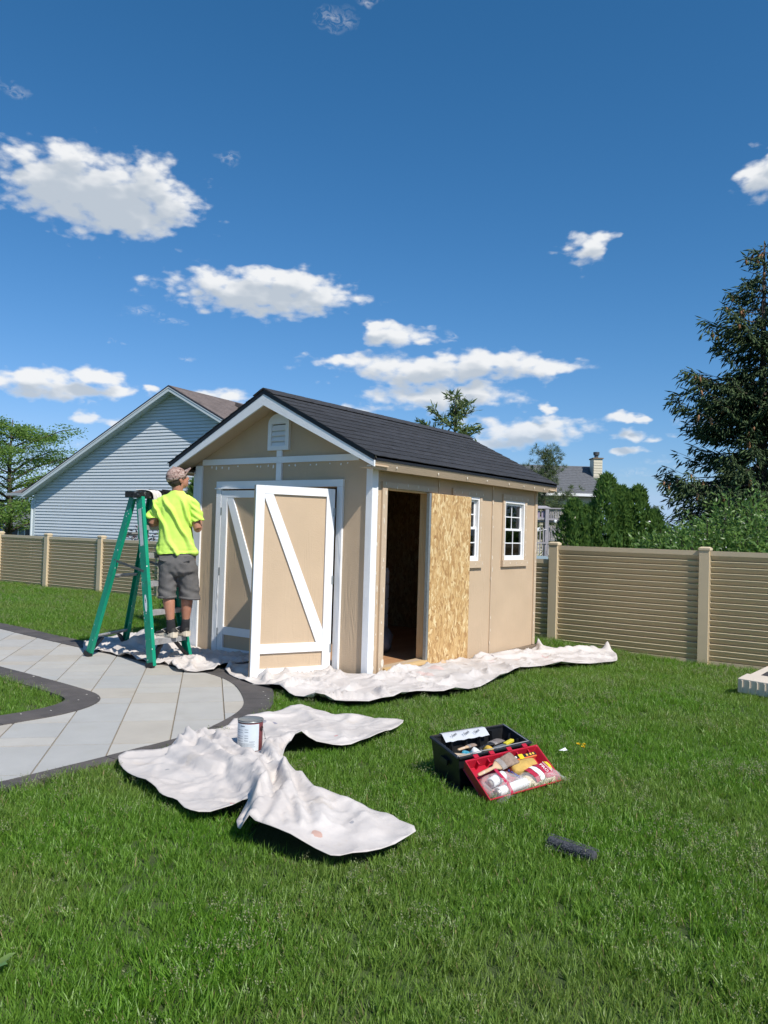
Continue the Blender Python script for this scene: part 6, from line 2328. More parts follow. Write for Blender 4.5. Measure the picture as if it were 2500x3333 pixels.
tray = thing('paint_tray', 'black paint tray lying on the far end of the ladder top', 'paint tray', tuple(cb+Vector((0, 0, 0.05))))
tp = cb + e*0.04 + Vector((0, 0, 0.045))
tb_ = MB()
tb_.beam(tp-e*0.10, tp+e*0.16, 0.16, 0.012, (0, 0, 1)).beam(tp-e*0.10+fr*0.08+Vector((0, 0, 0.015)), tp+e*0.16+fr*0.08+Vector((0, 0, 0.015)), 0.008, 0.03, (0, 0, 1)).beam(tp-e*0.10-fr*0.08+Vector((0, 0, 0.015)), tp+e*0.16-fr*0.08+Vector((0, 0, 0.015)), 0.008, 0.03, (0, 0, 1))
tb_.build('tray', M['black_pl'], tray)

# ================================================================== TOOL BOX
FL, FR = Vector((-2.25, -2.30, 0.168)), Vector((-1.67, -2.455, 0.168))
BL, BR = Vector((-2.14, -2.05, 0.222)), Vector((-1.59, -2.235, 0.222))
tool = thing('tool_box', 'black tool box with its red lid open, full of painting tools', 'tool box', (-1.95, -2.3, 0.0))
M['tub'] = mk('tool_box_black', (0.012, 0.013, 0.015), 0.35, 0.15, 9, 0.05, 80, spec=0.5, dirt=(0.05, 0.045, 0.04), dscale=6, damt=0.5)
M['red_pl'] = mk('tool_box_red', (0.42, 0.012, 0.030), 0.35, 0.1, 7, spec=0.5, dirt=(0.30, 0.05, 0.05), dscale=8, damt=0.4)


def quad_tub(top, h, inset, t):
    """open box below the four rim corners"""
    cen = sum(top, Vector())/4
    b = MB()
    def ins(p, k): return p + (cen-p).normalized()*k
    o_t = list(top)
    o_b = [ins(p, inset) for p in top]
    o_b = [Vector((p.x, p.y, max(-0.01, p.z-h))) for p in o_b]
    i_t = [ins(p, t) for p in top]
    i_b = [ins(p, inset+t) for p in top]
    i_b = [Vector((p.x, p.y, max(-0.01, p.z-h)+0.012)) for p in i_b]
    vs = o_t+o_b+i_t+i_b
    fs = []
    for i in range(4):
        j = (i+1) % 4
        fs += [(i, j, 4+j, 4+i), (8+j, 8+i, 12+i, 12+j), (j, i, 8+i, 8+j)]
    fs += [(7, 6, 5, 4), (12, 13, 14, 15)]
    return b.add(vs, fs)


quad_tub([BL, BR, FR, FL], 0.23, 0.035, 0.012).build('tub', M['tub'], tool, False, 0.004)
rimb = MB()
for a, b in ((BL, BR), (BR, FR), (FR, FL), (FL, BL)):
    rimb.beam(a+Vector((0, 0, -0.006)), b+Vector((0, 0, -0.006)), 0.022, 0.012, (0, 0, 1))
rimb.build('rim', M['tub'], tool, False, 0.003)
MB().beam(FL+Vector((0.004, 0.012, 0.004)), FR+Vector((0.0, 0.012, 0.004)), 0.004, 0.004).beam(FR+Vector((-0.01, 0.01, 0.004)), BR+Vector((-0.012, 0, 0.004)), 0.004, 0.004).build('rim_seal', M['alu'], tool)
for f in (0.22, 0.42, 0.60, 0.78):
    p = BL*(1-f)+BR*f
    MB().beam(p+Vector((-0.006, -0.018, -0.02)), p+Vector((-0.012, -0.05, -0.19)), 0.008, 0.02, (0, 1, 0)).build('rib', M['tub'], tool)
for f in (0.3, 0.6):
    p = BR*(1-f)+FR*f
    MB().beam(p+Vector((-0.02, 0, -0.02)), p+Vector((-0.05, 0.01, -0.18)), 0.02, 0.008, (0, 1, 0)).build('rib', M['tub'], tool)
# handle recess on the near end
MB().beam(BL*0.62+FL*0.38+Vector((-0.004, -0.004, -0.075)), BL*0.38+FL*0.62+Vector((-0.004, -0.004, -0.075)), 0.014, 0.03, (0, 0, 1)).build('handle', M['tub'], tool)
# lid as a shallow tray hinged on the front rim
OLv = Vector((-0.085, -0.205, -0.150))
Lh0, Lh1 = FL+Vector((-0.012, -0.02, -0.045)), FR+Vector((-0.008, -0.02, -0.045))
uL = (Lh1-Lh0)
nL = uL.cross(OLv).normalized()
if nL.z < 0:
    nL = -nL


def LP(u, v, h=0.0):
    return Lh0 + uL*u + OLv*v + nL*h


lid = MB()


def lidbox(b, u0, u1, v0, v1, h0, h1):
    vs = [LP(u, v, h) for h in (h0, h1) for u, v in ((u0, v0), (u1, v0), (u1, v1), (u0, v1))]
    return b.add(vs, [(3, 2, 1, 0), (4, 5, 6, 7), (0, 1, 5, 4), (1, 2, 6, 5), (2, 3, 7, 6), (3, 0, 4, 7)])


for (q, h) in ((0, 0), ):
    ot = [LP(0, 0, 0.052), LP(1, 0, 0.052), LP(1.0, 1.0, 0.052), LP(0.0, 1.0, 0.052)]
    ob = [LP(0.03, 0.05, -0.008), LP(0.97, 0.05, -0.008), LP(0.97, 0.95, -0.008), LP(0.03, 0.95, -0.008)]
    it = [LP(0.016, 0.035, 0.052), LP(0.984, 0.035, 0.052), LP(0.984, 0.965, 0.052), LP(0.016, 0.965, 0.052)]
    ib = [LP(0.045, 0.085, 0.0), LP(0.955, 0.085, 0.0), LP(0.955, 0.915, 0.0), LP(0.045, 0.915, 0.0)]
    fs = []
    for i in range(4):
        j = (i+1) % 4
        fs += [(i, j, 4+j, 4+i), (8+j, 8+i, 12+i, 12+j), (j, i, 8+i, 8+j)]
    fs += [(7, 6, 5, 4), (12, 13, 14, 15)]
    lid.add(ot+ob+it+ib, fs)
lido = lid.build('lid', M['red_pl'], tool, False, 0.004)
for u in (0.16, 0.30, 0.50, 0.70, 0.86):
    lidbox(MB(), u-0.008, u+0.008, 0.04, 0.14, 0.001, 0.04).build('rib', M['red_pl'], lido)
for u0 in (0.15, 0.36, 0.6, 0.82):
    lidbox(MB(), u0-0.03, u0+0.03, -0.07, 0.02, 0.046, 0.058).build('hinge', M['red_pl'], lido)
lidbox(MB(), 0.06, 0.30, 0.36, 0.56, 0.0005, 0.012).build('recess', M['red_pl'], lido)


def text_obj(body, size, origin, xdir, ydir, mat, name, parent, ext=0.0004):
    """lettering as real thin relief"""
    cu = bpy.data.curves.new(name, 'FONT')
    cu.body = body
    cu.size = size
    cu.extrude = ext
    cu.align_x = 'CENTER'
    cu.align_y = 'CENTER'
    tmp = bpy.data.objects.new(name, cu)
    COL.objects.link(tmp)
    dg = bpy.context.evaluated_depsgraph_get()
    me = bpy.data.meshes.new_from_object(tmp.evaluated_get(dg))
    bpy.data.objects.remove(tmp)
    x = Vector(xdir).normalized()
    y = Vector(ydir)
    y = (y-x*y.dot(x)).normalized()
    zz = x.cross(y)
    mt = Matrix((x, y, zz)).transposed().to_4x4()
    mt.translation = Vector(origin) - wloc(parent)
    me.transform(mt)
    me.materials.clear()
    me.materials.append(mat)
    o = bpy.data.objects.new(name, me)
    COL.objects.link(o)
    o.parent = parent
    return o


# tape over the back rim
tn = (BR-BL).normalized()
tpB = MB()
inw = Vector((-0.25, -0.95, 0)).normalized()
g0, g1 = BL+tn*0.07+Vector((0, 0, 0.002)), BL+tn*0.41+Vector((0, 0, 0.002))
vs = []
for i in range(13):
    f = i/12
    p = g0*(1-f)+g1*f
    wv = 0.004*sin(i*2.3)
    for d_, z_ in ((-0.012, -0.01), (-0.012, 0.002), (0.014, 0.002+0.002*sin(i)), (0.050+wv, -0.038+wv)):
        vs.append(p + inw*d_ + Vector((0, 0, z_)))
tpB.add(vs, [(i*4+j, i*4+j+1, i*4+j+5, i*4+j+4) for i in range(12) for j in range(3)])
tape = tpB.build('house_wrap_strip', mk('house_wrap_silver', (0.50, 0.52, 0.55), 0.4, 0.08, 25), None, True)
tag(tape, 'silvery strip of printed house wrap folded over the tool box rim', 'tape')
for f, sz in ((0.22, 0.020), (0.50, 0.022), (0.74, 0.022)):
    p = g0*(1-f)+g1*f + inw*0.033 + Vector((0, 0, -0.013))
    xd = (tn*0.8 + inw*-0.5 + Vector((0, 0, 0.30))).normalized()
    text_obj('Tyvek', sz, p + Vector((-0.004, -0.004, 0.0085)), tn*0.95+inw*-0.25+Vector((0, 0, 0.15)), -inw+Vector((0, 0, 0.9)), M['black_pl'], 'print', tape)

M['bristle'] = mk('brush_bristles', (0.30, 0.22, 0.17), 0.9, 0.3, 60, 0.6, 300, stretch=(1, 1, 1))
M['bristle_grey'] = mk('grey_bristles', (0.20, 0.17, 0.155), 0.9, 0.3, 60, 0.6, 300)
M['handle_wood'] = mk('brush_handle_wood', (0.52, 0.36, 0.22), 0.5, 0.12, 10, dirt=(0.65, 0.60, 0.55), dscale=30, damt=0.8)
M['ferrule'] = mk('brush_ferrule', (0.34, 0.30, 0.27), 0.5, 0.2, 40, metal=0.3, dirt=(0.62, 0.52, 0.45), dscale=40)


def brush(label, tip, end, up, w, mats=('handle_wood', 'ferrule', 'bristle'), name='paint_brush'):
    """flat brush from handle end to bristle tip"""
    tip, end = Vector(tip), Vector(end)
    d = (tip-end).normalized()
    L = (tip-end).length
    up = Vector(up)
    up = (up-d*up.dot(d)).normalized()
    s = d.cross(up)
    root = thing(name, label, 'paint brush', tuple(end))

    def sec(t, ww, th):
        c = end+d*L*t
        return [c + s*(ww/2*cos(a)) + up*(th/2*sin(a)) for a in np.linspace(0, 2*pi, 11)[:-1]]
    MB().loft([sec(0, 0.012, 0.008), sec(0.04, 0.020, 0.014), sec(0.25, 0.022, 0.016), sec(0.40, 0.018, 0.015), sec(0.50, w*0.75, 0.017), sec(0.54, w*0.85, 0.018)]).build('handle', M[mats[0]], root, True)
    MB().loft([sec(0.541, w*0.96, 0.020), sec(0.66, w, 0.022)]).build('ferrule', M[mats[1]], root)
    br = MB()
    br.loft([sec(0.661, w*0.94, 0.018), sec(0.82, w*1.06, 0.022), sec(0.96, w*1.14, 0.016), sec(1.0, w*1.0, 0.004)])
    br.build('bristles', M[mats[2]], root, True)
    return root


brush('crusty wide paint brush lying across the red lid', LP(0.60, 0.20, 0.056), LP(0.03, 0.42, 0.060), nL, 0.075)
# level, black and orange
lev = thing('spirit_level', 'black and orange printed tube along the upper edge of the red lid', 'level', tuple(LP(0.72, 0.22)))
lidbox(MB(), 0.56, 0.93, 0.13, 0.22, 0.020, 0.040).build('body', M['black_pl'], lev, False, 0.002)
lidbox(MB(), 0.57, 0.92, 0.222, 0.25, 0.022, 0.040).build('stripe', mk('orange_plastic', (0.75, 0.16, 0.05), 0.4, 0.06), lev)
lidbox(MB(), 0.68, 0.74, 0.128, 0.252, 0.0402, 0.043).build('sleeve', mk('yellow_plastic', (0.72, 0.52, 0.02), 0.4, 0.06), lev)
for u in (0.60, 0.64, 0.80, 0.85, 0.89):
    lidbox(MB(), u-0.012, u+0.012, 0.15, 0.20, 0.0401, 0.0408).build('mark', mk('mark_%d' % int(u*100), (0.7, 0.45 if u > 0.7 else 0.65, 0.06 if u > 0.7 else 0.6), 0.5), lev)
# yellow sponge
M['sponge'] = mk('yellow_sponge', (0.66, 0.43, 0.12), 0.95, 0.12, 20, 0.8, 260)
sg = MB()
pts = []
rings = []
for h, k in ((0.012, 0.94), (0.022, 1.0), (0.045, 1.0), (0.056, 0.92)):
    cu_, cv_ = 0.67, 0.42
    ring = []
    for a in np.linspace(0, 2*pi, 21)[:-1]:
        ca_, sa_ = cos(a), sin(a)
        uu = cu_ + k*0.165*(abs(ca_)**0.45)*(1 if ca_ > 0 else -1)
        vv = cv_ + k*0.135*(abs(sa_)**0.45)*(1 if sa_ > 0 else -1)
        ring.append(LP(uu, vv, h))
    rings.append(ring)
sg.loft(rings)
tag(sg.build('sponge', M['sponge'], None, True), 'yellow block sponge in the red lid beside the brush', 'sponge')
# roller sleeves inside a clear bag
M['nap'] = mk('roller_nap_white', (0.80, 0.80, 0.79), 0.95, 0.05, 20, 0.7, 300)


def roller(a, b, r, label):
    a, b = Vector(a), Vector(b)
    d = (b-a)
    L = d.length
    root = thing('roller_sleeve', label, 'roller sleeve', tuple(a))
    MB().lathe(a, [(r*0.62, 0.004), (r*0.66, 0.0), (r*0.98, 0.002), (r, 0.01), (r, L-0.01), (r*0.98, L), (r*0.6, L-0.002)], 24, tuple(d)).build('nap', M['nap'], root, True)
    MB().lathe(a, [(r*0.60, -0.002), (r*0.615, 0.02), (r*0.60, 0.021), (r*0.05, 0.0215)], 24, tuple(d)).build('core', mk('cardboard_core', (0.42, 0.38, 0.34), 0.8, 0.1), root, True)
    return root


roller(LP(0.15, 0.86, 0.045), LP(0.54, 0.80, 0.045), 0.025, 'white roller sleeve at the near edge of the red lid')
roller(LP(0.14, 0.62, 0.040), LP(0.34, 0.52, 0.040), 0.028, 'short fat roller sleeve with a printed end in the red lid')
bag = thing('plastic_bag', 'clear plastic bag around the white roller sleeves', 'plastic bag', tuple(LP(0.3, 0.7)))
M['film'] = plastic_film('clear_bag_film')


def film_bag(root, outline, hfun, nm='film', mat=None, seed=1):
    """pillow of thin film lying on the lid: outline in lid coordinates"""
    R = random.Random(seed)
    b = MB()
    cu_ = sum(p[0] for p in outline)/len(outline)
    cv_ = sum(p[1] for p in outline)/len(outline)
    ol = catmull(outline, 3, True)
    n = len(ol)
    rings = []
    for k, f in enumerate((1.0, 0.93, 0.82, 0.64, 0.42, 0.2, 0.03)):
        ring = []
        for i, (u, v) in enumerate(ol):
            uu, vv = cu_+(u-cu_)*f, cv_+(v-cv_)*f
            h = hfun(uu, vv, f) + R.uniform(-0.004, 0.004)*(1 if f < 0.97 else 0.3)
            ring.append(LP(uu, vv, h))
        rings.append(ring)
    b.loft(rings)
    o = b.build(nm, mat or M['film'], root, True)
    return o


film_bag(bag, [(0.06, 0.55), (0.12, 0.40), (0.30, 0.36), (0.44, 0.46), (0.58, 0.66), (0.62, 0.86), (0.50, 0.98), (0.30, 1.02), (0.20, 1.10), (0.10, 1.0), (0.06, 0.8)], lambda u, v, f: 0.02+0.058*(1-f**4), seed=3)
rb = MB()
rb.add([LP(0.215, 0.42, 0.076), LP(0.250, 0.40, 0.077), LP(0.285, 0.80, 0.079), LP(0.30, 0.98, 0.060), LP(0.262, 0.99, 0.060), LP(0.245, 0.80, 0.079)], [(0, 1, 2, 5), (5, 2, 3, 4)])
rb.build('printed_band', mk('print_crimson', (0.42, 0.02, 0.06), 0.4, 0.05), bag)
text_obj('JUMBO', 0.024, LP(0.42, 0.62, 0.0745), uL*0.35+OLv*1.0, uL, mk('print_blue', (0.03, 0.10, 0.35), 0.4), 'print', bag)
# second bag: red and white printed pack
pk = thing('plastic_bag', 'clear bag with crimson printed label holding cream roller covers', 'plastic bag', tuple(LP(0.78, 0.7)))
film_bag(pk, [(0.50, 0.62), (0.62, 0.50), (0.84, 0.40), (0.98, 0.46), (1.05, 0.72), (1.10, 0.98), (1.14, 1.10), (0.98, 1.02), (0.80, 0.98), (0.64, 0.96), (0.52, 0.86)], lambda u, v, f: 0.018+0.05*(1-f**4), seed=6)
film_bag(pk, [(0.56, 0.66), (0.70, 0.52), (0.90, 0.46), (1.0, 0.70), (0.98, 0.90), (0.76, 0.92), (0.60, 0.90)], lambda u, v, f: 0.012+0.040*(1-f**4), 'roller_cover', mk('cream_nap', (0.72, 0.62, 0.44), 0.95, 0.1, 20, 0.6, 250), 8)
cr2 = mk('pack_crimson', (0.40, 0.02, 0.05), 0.35, 0.05)


def pack_patch(u0, u1, v0, v1, sk, mat, nm, h=0.0725):
    n, m_ = 8, 9
    pts = []
    for i in range(n+1):
        f = i/n
        row = []
        for q in range(m_):
            w_ = q/(m_-1)
            u, v = u0+(u1-u0)*f+sk*w_, v0+(v1-v0)*w_
            hh = h - 0.020*abs(2*w_-1)**3 - 0.030*max(0, abs((u-0.80)/0.26))**3 + 0.0035*mnoise.noise(Vector((u*17, v*11, 2.0))) + 0.002*mnoise.noise(Vector((u*40, v*30, 5.0)))
            row.append(LP(u, v, hh))
        pts.append(row)
    b = MB().add([p for r in pts for p in r], [(i*m_+j, i*m_+j+1, (i+1)*m_+j+1, (i+1)*m_+j) for i in range(n) for j in range(m_-1)])
    return b.build(nm, mat, pk, True)


pack_patch(0.60, 0.655, 0.50, 0.88, 0.07, cr2, 'label')
pack_patch(0.66, 0.725, 0.49, 0.86, 0.07, M['vinyl_white'], 'label')
pack_patch(0.73, 0.865, 0.47, 0.85, 0.07, cr2, 'label')
pack_patch(0.87, 0.915, 0.46, 0.68, 0.05, mk('pack_yellow', (0.75, 0.55, 0.03), 0.35), 'label')
text_obj('PRO', 0.032, LP(0.820, 0.66, 0.0765), OLv+uL*0.15, uL, M['vinyl_white'], 'print', pk)
text_obj('WOOSTER', 0.015, LP(0.868, 0.645, 0.0765), OLv+uL*0.15, uL, M['vinyl_white'], 'print', pk)

# tools inside the black tub
def TP(u, v, z):
    a = BL*(1-u)+BR*u
    b = FL*(1-u)+FR*u
    p = a*(1-v)+b*v
    return Vector((p.x, p.y, z))


brush('grey bristled brush inside the black tub', TP(0.80, 0.42, 0.165), TP(0.42, 0.62, 0.155), (0, 0, 1), 0.06, ('black_pl', 'ferrule', 'bristle_grey'))
brush('small round sash brush with light handle in the tub corner', TP(0.46, 0.36, 0.160), TP(0.20, 0.44, 0.155), (0, 0, 1), 0.035, ('handle_wood', 'ferrule', 'bristle'))


def tape_roll(c, r, w, ax, mat, label):
    o = MB().lathe(c, [(r*0.62, 0), (r, 0.001), (r, w-0.001), (r*0.62, w), (r*0.60, w-0.001), (r*0.60, 0.001)], 24, ax).build('tape_roll', mat, None, True)
    return tag(o, label, 'tape roll')


tape_roll(TP(0.36, 0.68, 0.115), 0.048, 0.036, (0.3, -0.5, 0.8), mk('tape_white', (0.72, 0.74, 0.74), 0.5, 0.05), 'white tape roll in the black tub')
tape_roll(TP(0.50, 0.74, 0.120), 0.046, 0.030, (0.8, -0.3, 0.5), mk('tape_yellow', (0.66, 0.42, 0.06), 0.5, 0.08), 'yellow masking tape roll in the black tub')
tape_roll(TP(0.26, 0.62, 0.11), 0.044, 0.030, (0.1, -0.4, 0.9), mk('tape_blue', (0.05, 0.30, 0.42), 0.5, 0.06), 'blue tape roll in the black tub')
kn = thing('putty_knife', 'putty knife with yellow handle lying in the black tub', 'putty knife', tuple(TP(0.7, 0.75, 0.16)))
MB().beam(TP(0.60, 0.74, 0.150), TP(0.74, 0.70, 0.158), 0.045, 0.002, (0, 0, 1), 0, 0.03).build('blade', M['steel'], kn)
MB().beam(TP(0.745, 0.70, 0.158), TP(0.88, 0.64, 0.168), 0.026, 0.018, (0, 0, 1)).build('handle', mk('knife_handle_yellow', (0.65, 0.55, 0.05), 0.4), kn, False, 0.004)
cav = MB()
cav.lathe(TP(0.09, 0.35, 0.12), [(0.022, 0), (0.024, 0.01), (0.024, 0.16), (0.006, 0.175), (0.005, 0.22)], 16, tuple(TP(0.28, 0.95, 0.13)-TP(0.09, 0.35, 0.12)))
tag(cav.build('caulk_tube', mk('caulk_tan', (0.52, 0.40, 0.28), 0.5, 0.1), None, True), 'tan caulk tube along the near end of the black tub', 'tube')
heap = MB()
for k in range(9):
    p = TP(srng.uniform(0.15, 0.85), srng.uniform(0.3, 0.85), 0.09)
    q = p + Vector((srng.uniform(-0.09, 0.09), srng.uniform(-0.07, 0.07), srng.uniform(-0.02, 0.03)))
    heap.beam(p, q, srng.uniform(0.02, 0.05), 0.014, (0, 0, 1))
h_ = heap.build('tool_heap', mk('mixed_tools', (0.20, 0.19, 0.17), 0.6, 0.5, 30), tool)
h_['kind'] = 'stuff'

# ================================================================== SMALL THINGS ON THE LAWN
# fuzzy grey roller cover
fz = MB()
a, b = Vector((-2.715, -3.035, 0.036)), Vector((-2.745, -3.265, 0.030))
d = (b-a)
L = d.length
prof = [(0.012, 0.0), (0.019, 0.006)] + [(0.0205+0.0015*sin(k*2.7), 0.01+(L-0.02)*k/22) for k in range(23)] + [(0.018, L-0.004), (0.009, L)]
fz.lathe(a, prof, 20, tuple(d))
fzo = fz.build('roller_cover', mk('grey_fleece', (0.085, 0.09, 0.105), 0.98, 0.35, 60, 1.0, 220), None, True)
fzr = np.random.default_rng(2)
n = 1500
ang, tt = fzr.uniform(0, 2*pi, n), fzr.uniform(0, 1, n)
ax = np.array(d.normalized())
s_a = np.array(d.normalized().orthogonal())
s_b = np.cross(ax, s_a)
base_p = np.array(a) + np.outer(tt*L, ax) + (np.outer(np.cos(ang), s_a)+np.outer(np.sin(ang), s_b))*0.0198
dirs = (np.outer(np.cos(ang), s_a)+np.outer(np.sin(ang), s_b)) + fzr.normal(0, 0.45, (n, 3))
V, F = leaf_geo(base_p, dirs, fzr.uniform(0.004, 0.008, n), 0.003, 0.05)
fu = np_mesh('fleece', V, F, mk('grey_fleece_fibre', (0.10, 0.105, 0.12), 0.98, 0.3, 60), fzo)
fu['kind'] = 'stuff'
tag(fzo, 'fuzzy dark grey roller cover lying in the near grass', 'roller cover')
# beige ribbed plastic base by the right edge
bx = thing('plastic_pallet', 'beige plastic pallet with ribbed edge in the grass at the right', 'pallet', (2.5, -3.0, -0.06))
M['beige'] = mk('beige_plastic', (0.70, 0.61, 0.50), 0.55, 0.05, 5)
ux = Vector((-0.08, -0.27, 0)).normalized()
vx = Vector((0.995, -0.02, 0)).normalized()
o_ = Vector((2.08, -2.83, 0.105))


def BP(u, v, z=0):
    return o_ + ux*u + vx*v + Vector((0, 0, z))


plate = [(0, 0), (1.3, 0), (1.3, 1.05), (0.055, 1.05), (0.035, 0.36), (0.0, 0.36)]
b = MB()
n = len(plate)
hole = [(0.14, 0.38), (0.40, 0.38), (0.40, 0.66), (0.14, 0.66)]
b.prism([BP(u, v, -0.135) for u, v in plate], (0, 0, 0.135))
b.build('deck', M['beige'], bx, False, 0.006)
MB().prism([BP(u, v, 0.0015) for u, v in hole], (0, 0, 0.0012)).build('opening', mk('hole_shade', (0.05, 0.045, 0.045), 0.8), bx)  # dark plate laid on the solid deck, painting the shade of a hole
for k in range(9):
    u = 0.035+k*0.072
    MB().prism([BP(u, -0.014, -0.12), BP(u+0.014, -0.014, -0.12), BP(u+0.014, -0.0005, -0.12), BP(u, -0.0005, -0.12)], (0, 0, 0.108)).build('rib', M['beige'], bx, False, 0.003)
# dandelions and a scrap of paper
for k, (x, y, z) in enumerate(((-1.19, -2.56, 0.075), (-1.155, -2.585, 0.07), (-1.21, -2.60, 0.068))):
    dn = thing('dandelion', ('dandelion nearest the paper scrap right of the tool box', 'dandelion farthest to the right of the tool box', 'dandelion closest to the camera of the three by the tool box')[k], 'flower', (x, y, 0), 'dandelions by the tool box')
    MB().tube([(x, y, -0.02), (x+0.004, y, z)], 0.0016, 5).build('stem', mk('stem_green_%d' % k, (0.10, 0.17, 0.04), 0.6), dn)
    n = 36
    a = fzr.uniform(0, 2*pi, n)
    P = np.tile([x+0.004, y, z], (n, 1))
    D = np.stack([np.cos(a), np.sin(a), fzr.uniform(0.1, 1.2, n)], 1)
    V, F = leaf_geo(P, D, 0.016, 0.006, 0.1)
    np_mesh('petals', V, F, mk('dandelion_yellow_%d' % k, (0.75, 0.52, 0.01), 0.6), dn)
sc_ = MB().add([(-1.33, -2.50, 0.055), (-1.27, -2.52, 0.050), (-1.262, -2.505, 0.062), (-1.32, -2.485, 0.052)], [(0, 1, 2, 3)]).prism([(-1.31, -2.51, 0.05), (-1.27, -2.525, 0.05), (-1.265, -2.51, 0.05)], (0, 0, 0.002))
tag(sc_.build('paper_scrap', M['white']), 'white scrap of paper in the grass near the dandelions', 'paper scrap')
# broad leaved weed at the lower left corner
wd = thing('weed', 'broad leaved weed at the lower left corner of the lawn', 'weed', (-4.75, -2.20, 0))
for k in range(9):
    a = k*0.72+0.3
    d_ = Vector((cos(a), sin(a), 0))
    s_v = Vector((-sin(a), cos(a), 0))
    L = 0.055+0.02*(k % 3)
    c = Vector((-4.80, -2.14, -0.02))
    vs = []
    for f, w, h in ((0, 0.003, 0), (0.3, 0.012, 0.04), (0.6, 0.018, 0.065), (0.85, 0.012, 0.075), (1.0, 0.001, 0.075)):
        for q in (-1, 0, 1):
            vs.append(c + d_*L*f + s_v*w*q + Vector((0, 0, h + (0.006 if q else 0))))
    MB().add(vs, [(i*3+j, i*3+j+1, i*3+j+4, i*3+j+3) for i in range(4) for j in range(2)]).build('leaf', mk('weed_leaf_%d' % k, (0.10+0.01*(k % 3), 0.19+0.02*(k % 2), 0.05), 0.45, 0.15, 20), wd, True)
# bits of leaf litter on the stone
lit = MB()
for k in range(26):
    x, y = srng.uniform(-3.3, -0.7), srng.uniform(-0.75, 3.0)
    if k < 12:
        x, y = [(-1.15, 0.22), (-1.32, 0.0), (-1.5, -0.1), (-0.98, 0.5), (-2.36, 1.02), (-2.9, 0.9), (-1.4, -0.2), (-2.7, 0.85), (-1.25, 0.1), (-1.6, -0.25), (-2.2, 1.15), (-0.9, 0.75)][k]
    w = srng.uniform(0.005, 0.013)
    a = srng.uniform(0, 6)
    lit.prism([(x+w*cos(a+q)*(1 if q in (0, pi) else 0.5), y+w*sin(a+q), 0.0195) for q in (0, 1.6, pi, 4.6)], (0, 0, 0.002))
lo = lit.build('path_specks', mk('pale_specks', (0.55, 0.52, 0.46), 0.9, 0.2, 60), patio)
lo['kind'] = 'stuff'

# ================================================================== INSIDE THE SHED
dr = thing('drawer_tower', 'white plastic drawer tower standing in the dark shed', 'drawers', (1.75, 1.3, 0.03))
MB().box(1.55, 1.95, 1.15, 1.5, 0.031, 0.95).build('case', M['vinyl_white'], dr)
for k in range(5):
    d_ = MB().box(1.56, 1.94, 1.128, 1.149, 0.05+k*0.178, 0.215+k*0.178).build('drawer', M['vinyl_white'], dr)
    MB().box(1.70, 1.80, 1.115, 1.127, 0.12+k*0.178, 0.14+k*0.178).build('handle', M['vinyl_white'], d_)
pb = MB()
rings = []
for k, (r_, z) in enumerate(((0.20, 0.031), (0.27, 0.10), (0.26, 0.20), (0.18, 0.29), (0.08, 0.34), (0.05, 0.42))):
    rings.append([Vector((1.35+r_*(1+0.16*sin(3*a+k))*cos(a), 0.95+r_*(1+0.16*cos(4*a+k))*sin(a), z)) for a in np.linspace(0, 2*pi, 19)[:-1]])
pb.loft(rings)
tag(pb.build('plastic_sack', mk('sack_grey', (0.30, 0.30, 0.32), 0.35, 0.2, 9, 0.8, 14), None, True), 'crumpled grey sack on the floor inside the shed door', 'sack')

# ================================================================== THE PAINTER
man = thing('person', 'painter seen from behind on the ladder, in neon yellow shirt, grey shorts and camouflage cap', 'person', (-0.700, 1.885, 0.2705))
man.rotation_euler = (0, 0, -0.9525)


def lobj(name, me, parent):
    o = bpy.data.objects.new(name, me)
    COL.objects.link(o)
    o.parent = parent
    return o


def fuse(mb, name, mat, parent, voxel, smooth=6, fac=0.5, disp=None):
    """weld overlapping closed shapes into one continuous skin"""
    me = mb.mesh(name, mat, (0, 0, 0), True)
    tmp = bpy.data.objects.new('tmp', me)
    COL.objects.link(tmp)
    r = tmp.modifiers.new('r', 'REMESH')
    r.mode = 'VOXEL'
    r.voxel_size = voxel
    r.use_smooth_shade = True
    s = tmp.modifiers.new('s', 'SMOOTH')
    s.iterations = smooth
    s.factor = fac
    dg = bpy.context.evaluated_depsgraph_get()
    out = bpy.data.meshes.new_from_object(tmp.evaluated_get(dg))
    bpy.data.objects.remove(tmp)
    bpy.data.meshes.remove(me)
    out.name = name
    out.materials.clear()
    out.materials.append(mat)
    out.polygons.foreach_set('use_smooth', [True]*len(out.polygons))
    out.polygons.foreach_set('material_index', [0]*len(out.polygons))
    if disp:
        nrm = [v.normal.copy() for v in out.vertices]
        for v, n in zip(out.vertices, nrm):
            v.co = v.co + n*disp(v.co)
        out.update()
    return lobj(name, out, parent)


def ering(c, rx, ry, n=20, sq=1.0, yaw=0.0, tilt=0.0):
    out = []
    for a in np.linspace(0, 2*pi, n+1)[:-1]:
        ca_, sa_ = cos(a), sin(a)
        x = rx*(abs(ca_)**sq)*(1 if ca_ >= 0 else -1)
        y = ry*(abs(sa_)**sq)*(1 if sa_ >= 0 else -1)
        out.append(Vector((c[0]+x*cos(yaw)-y*sin(yaw), c[1]+x*sin(yaw)+y*cos(yaw), c[2]+tilt*x)))
    return out


def skin_mat():
    m, t, p, out = new_mat('skin')
    tc = t.add('ShaderNodeTexCoord')
    c = t.mix(t.remap(t.noise(tc.outputs['Object'], 14, 4), 0.3, 0.7), (0.40, 0.185, 0.115), (0.47, 0.225, 0.145))
    t.link(c, p.inputs['Base Color'])
    p.inputs['Roughness'].default_value = 0.5
    p.inputs['Subsurface Weight'].default_value = 0.08
    p.inputs['Subsurface Radius'].default_value = (0.01, 0.004, 0.002)
    return m


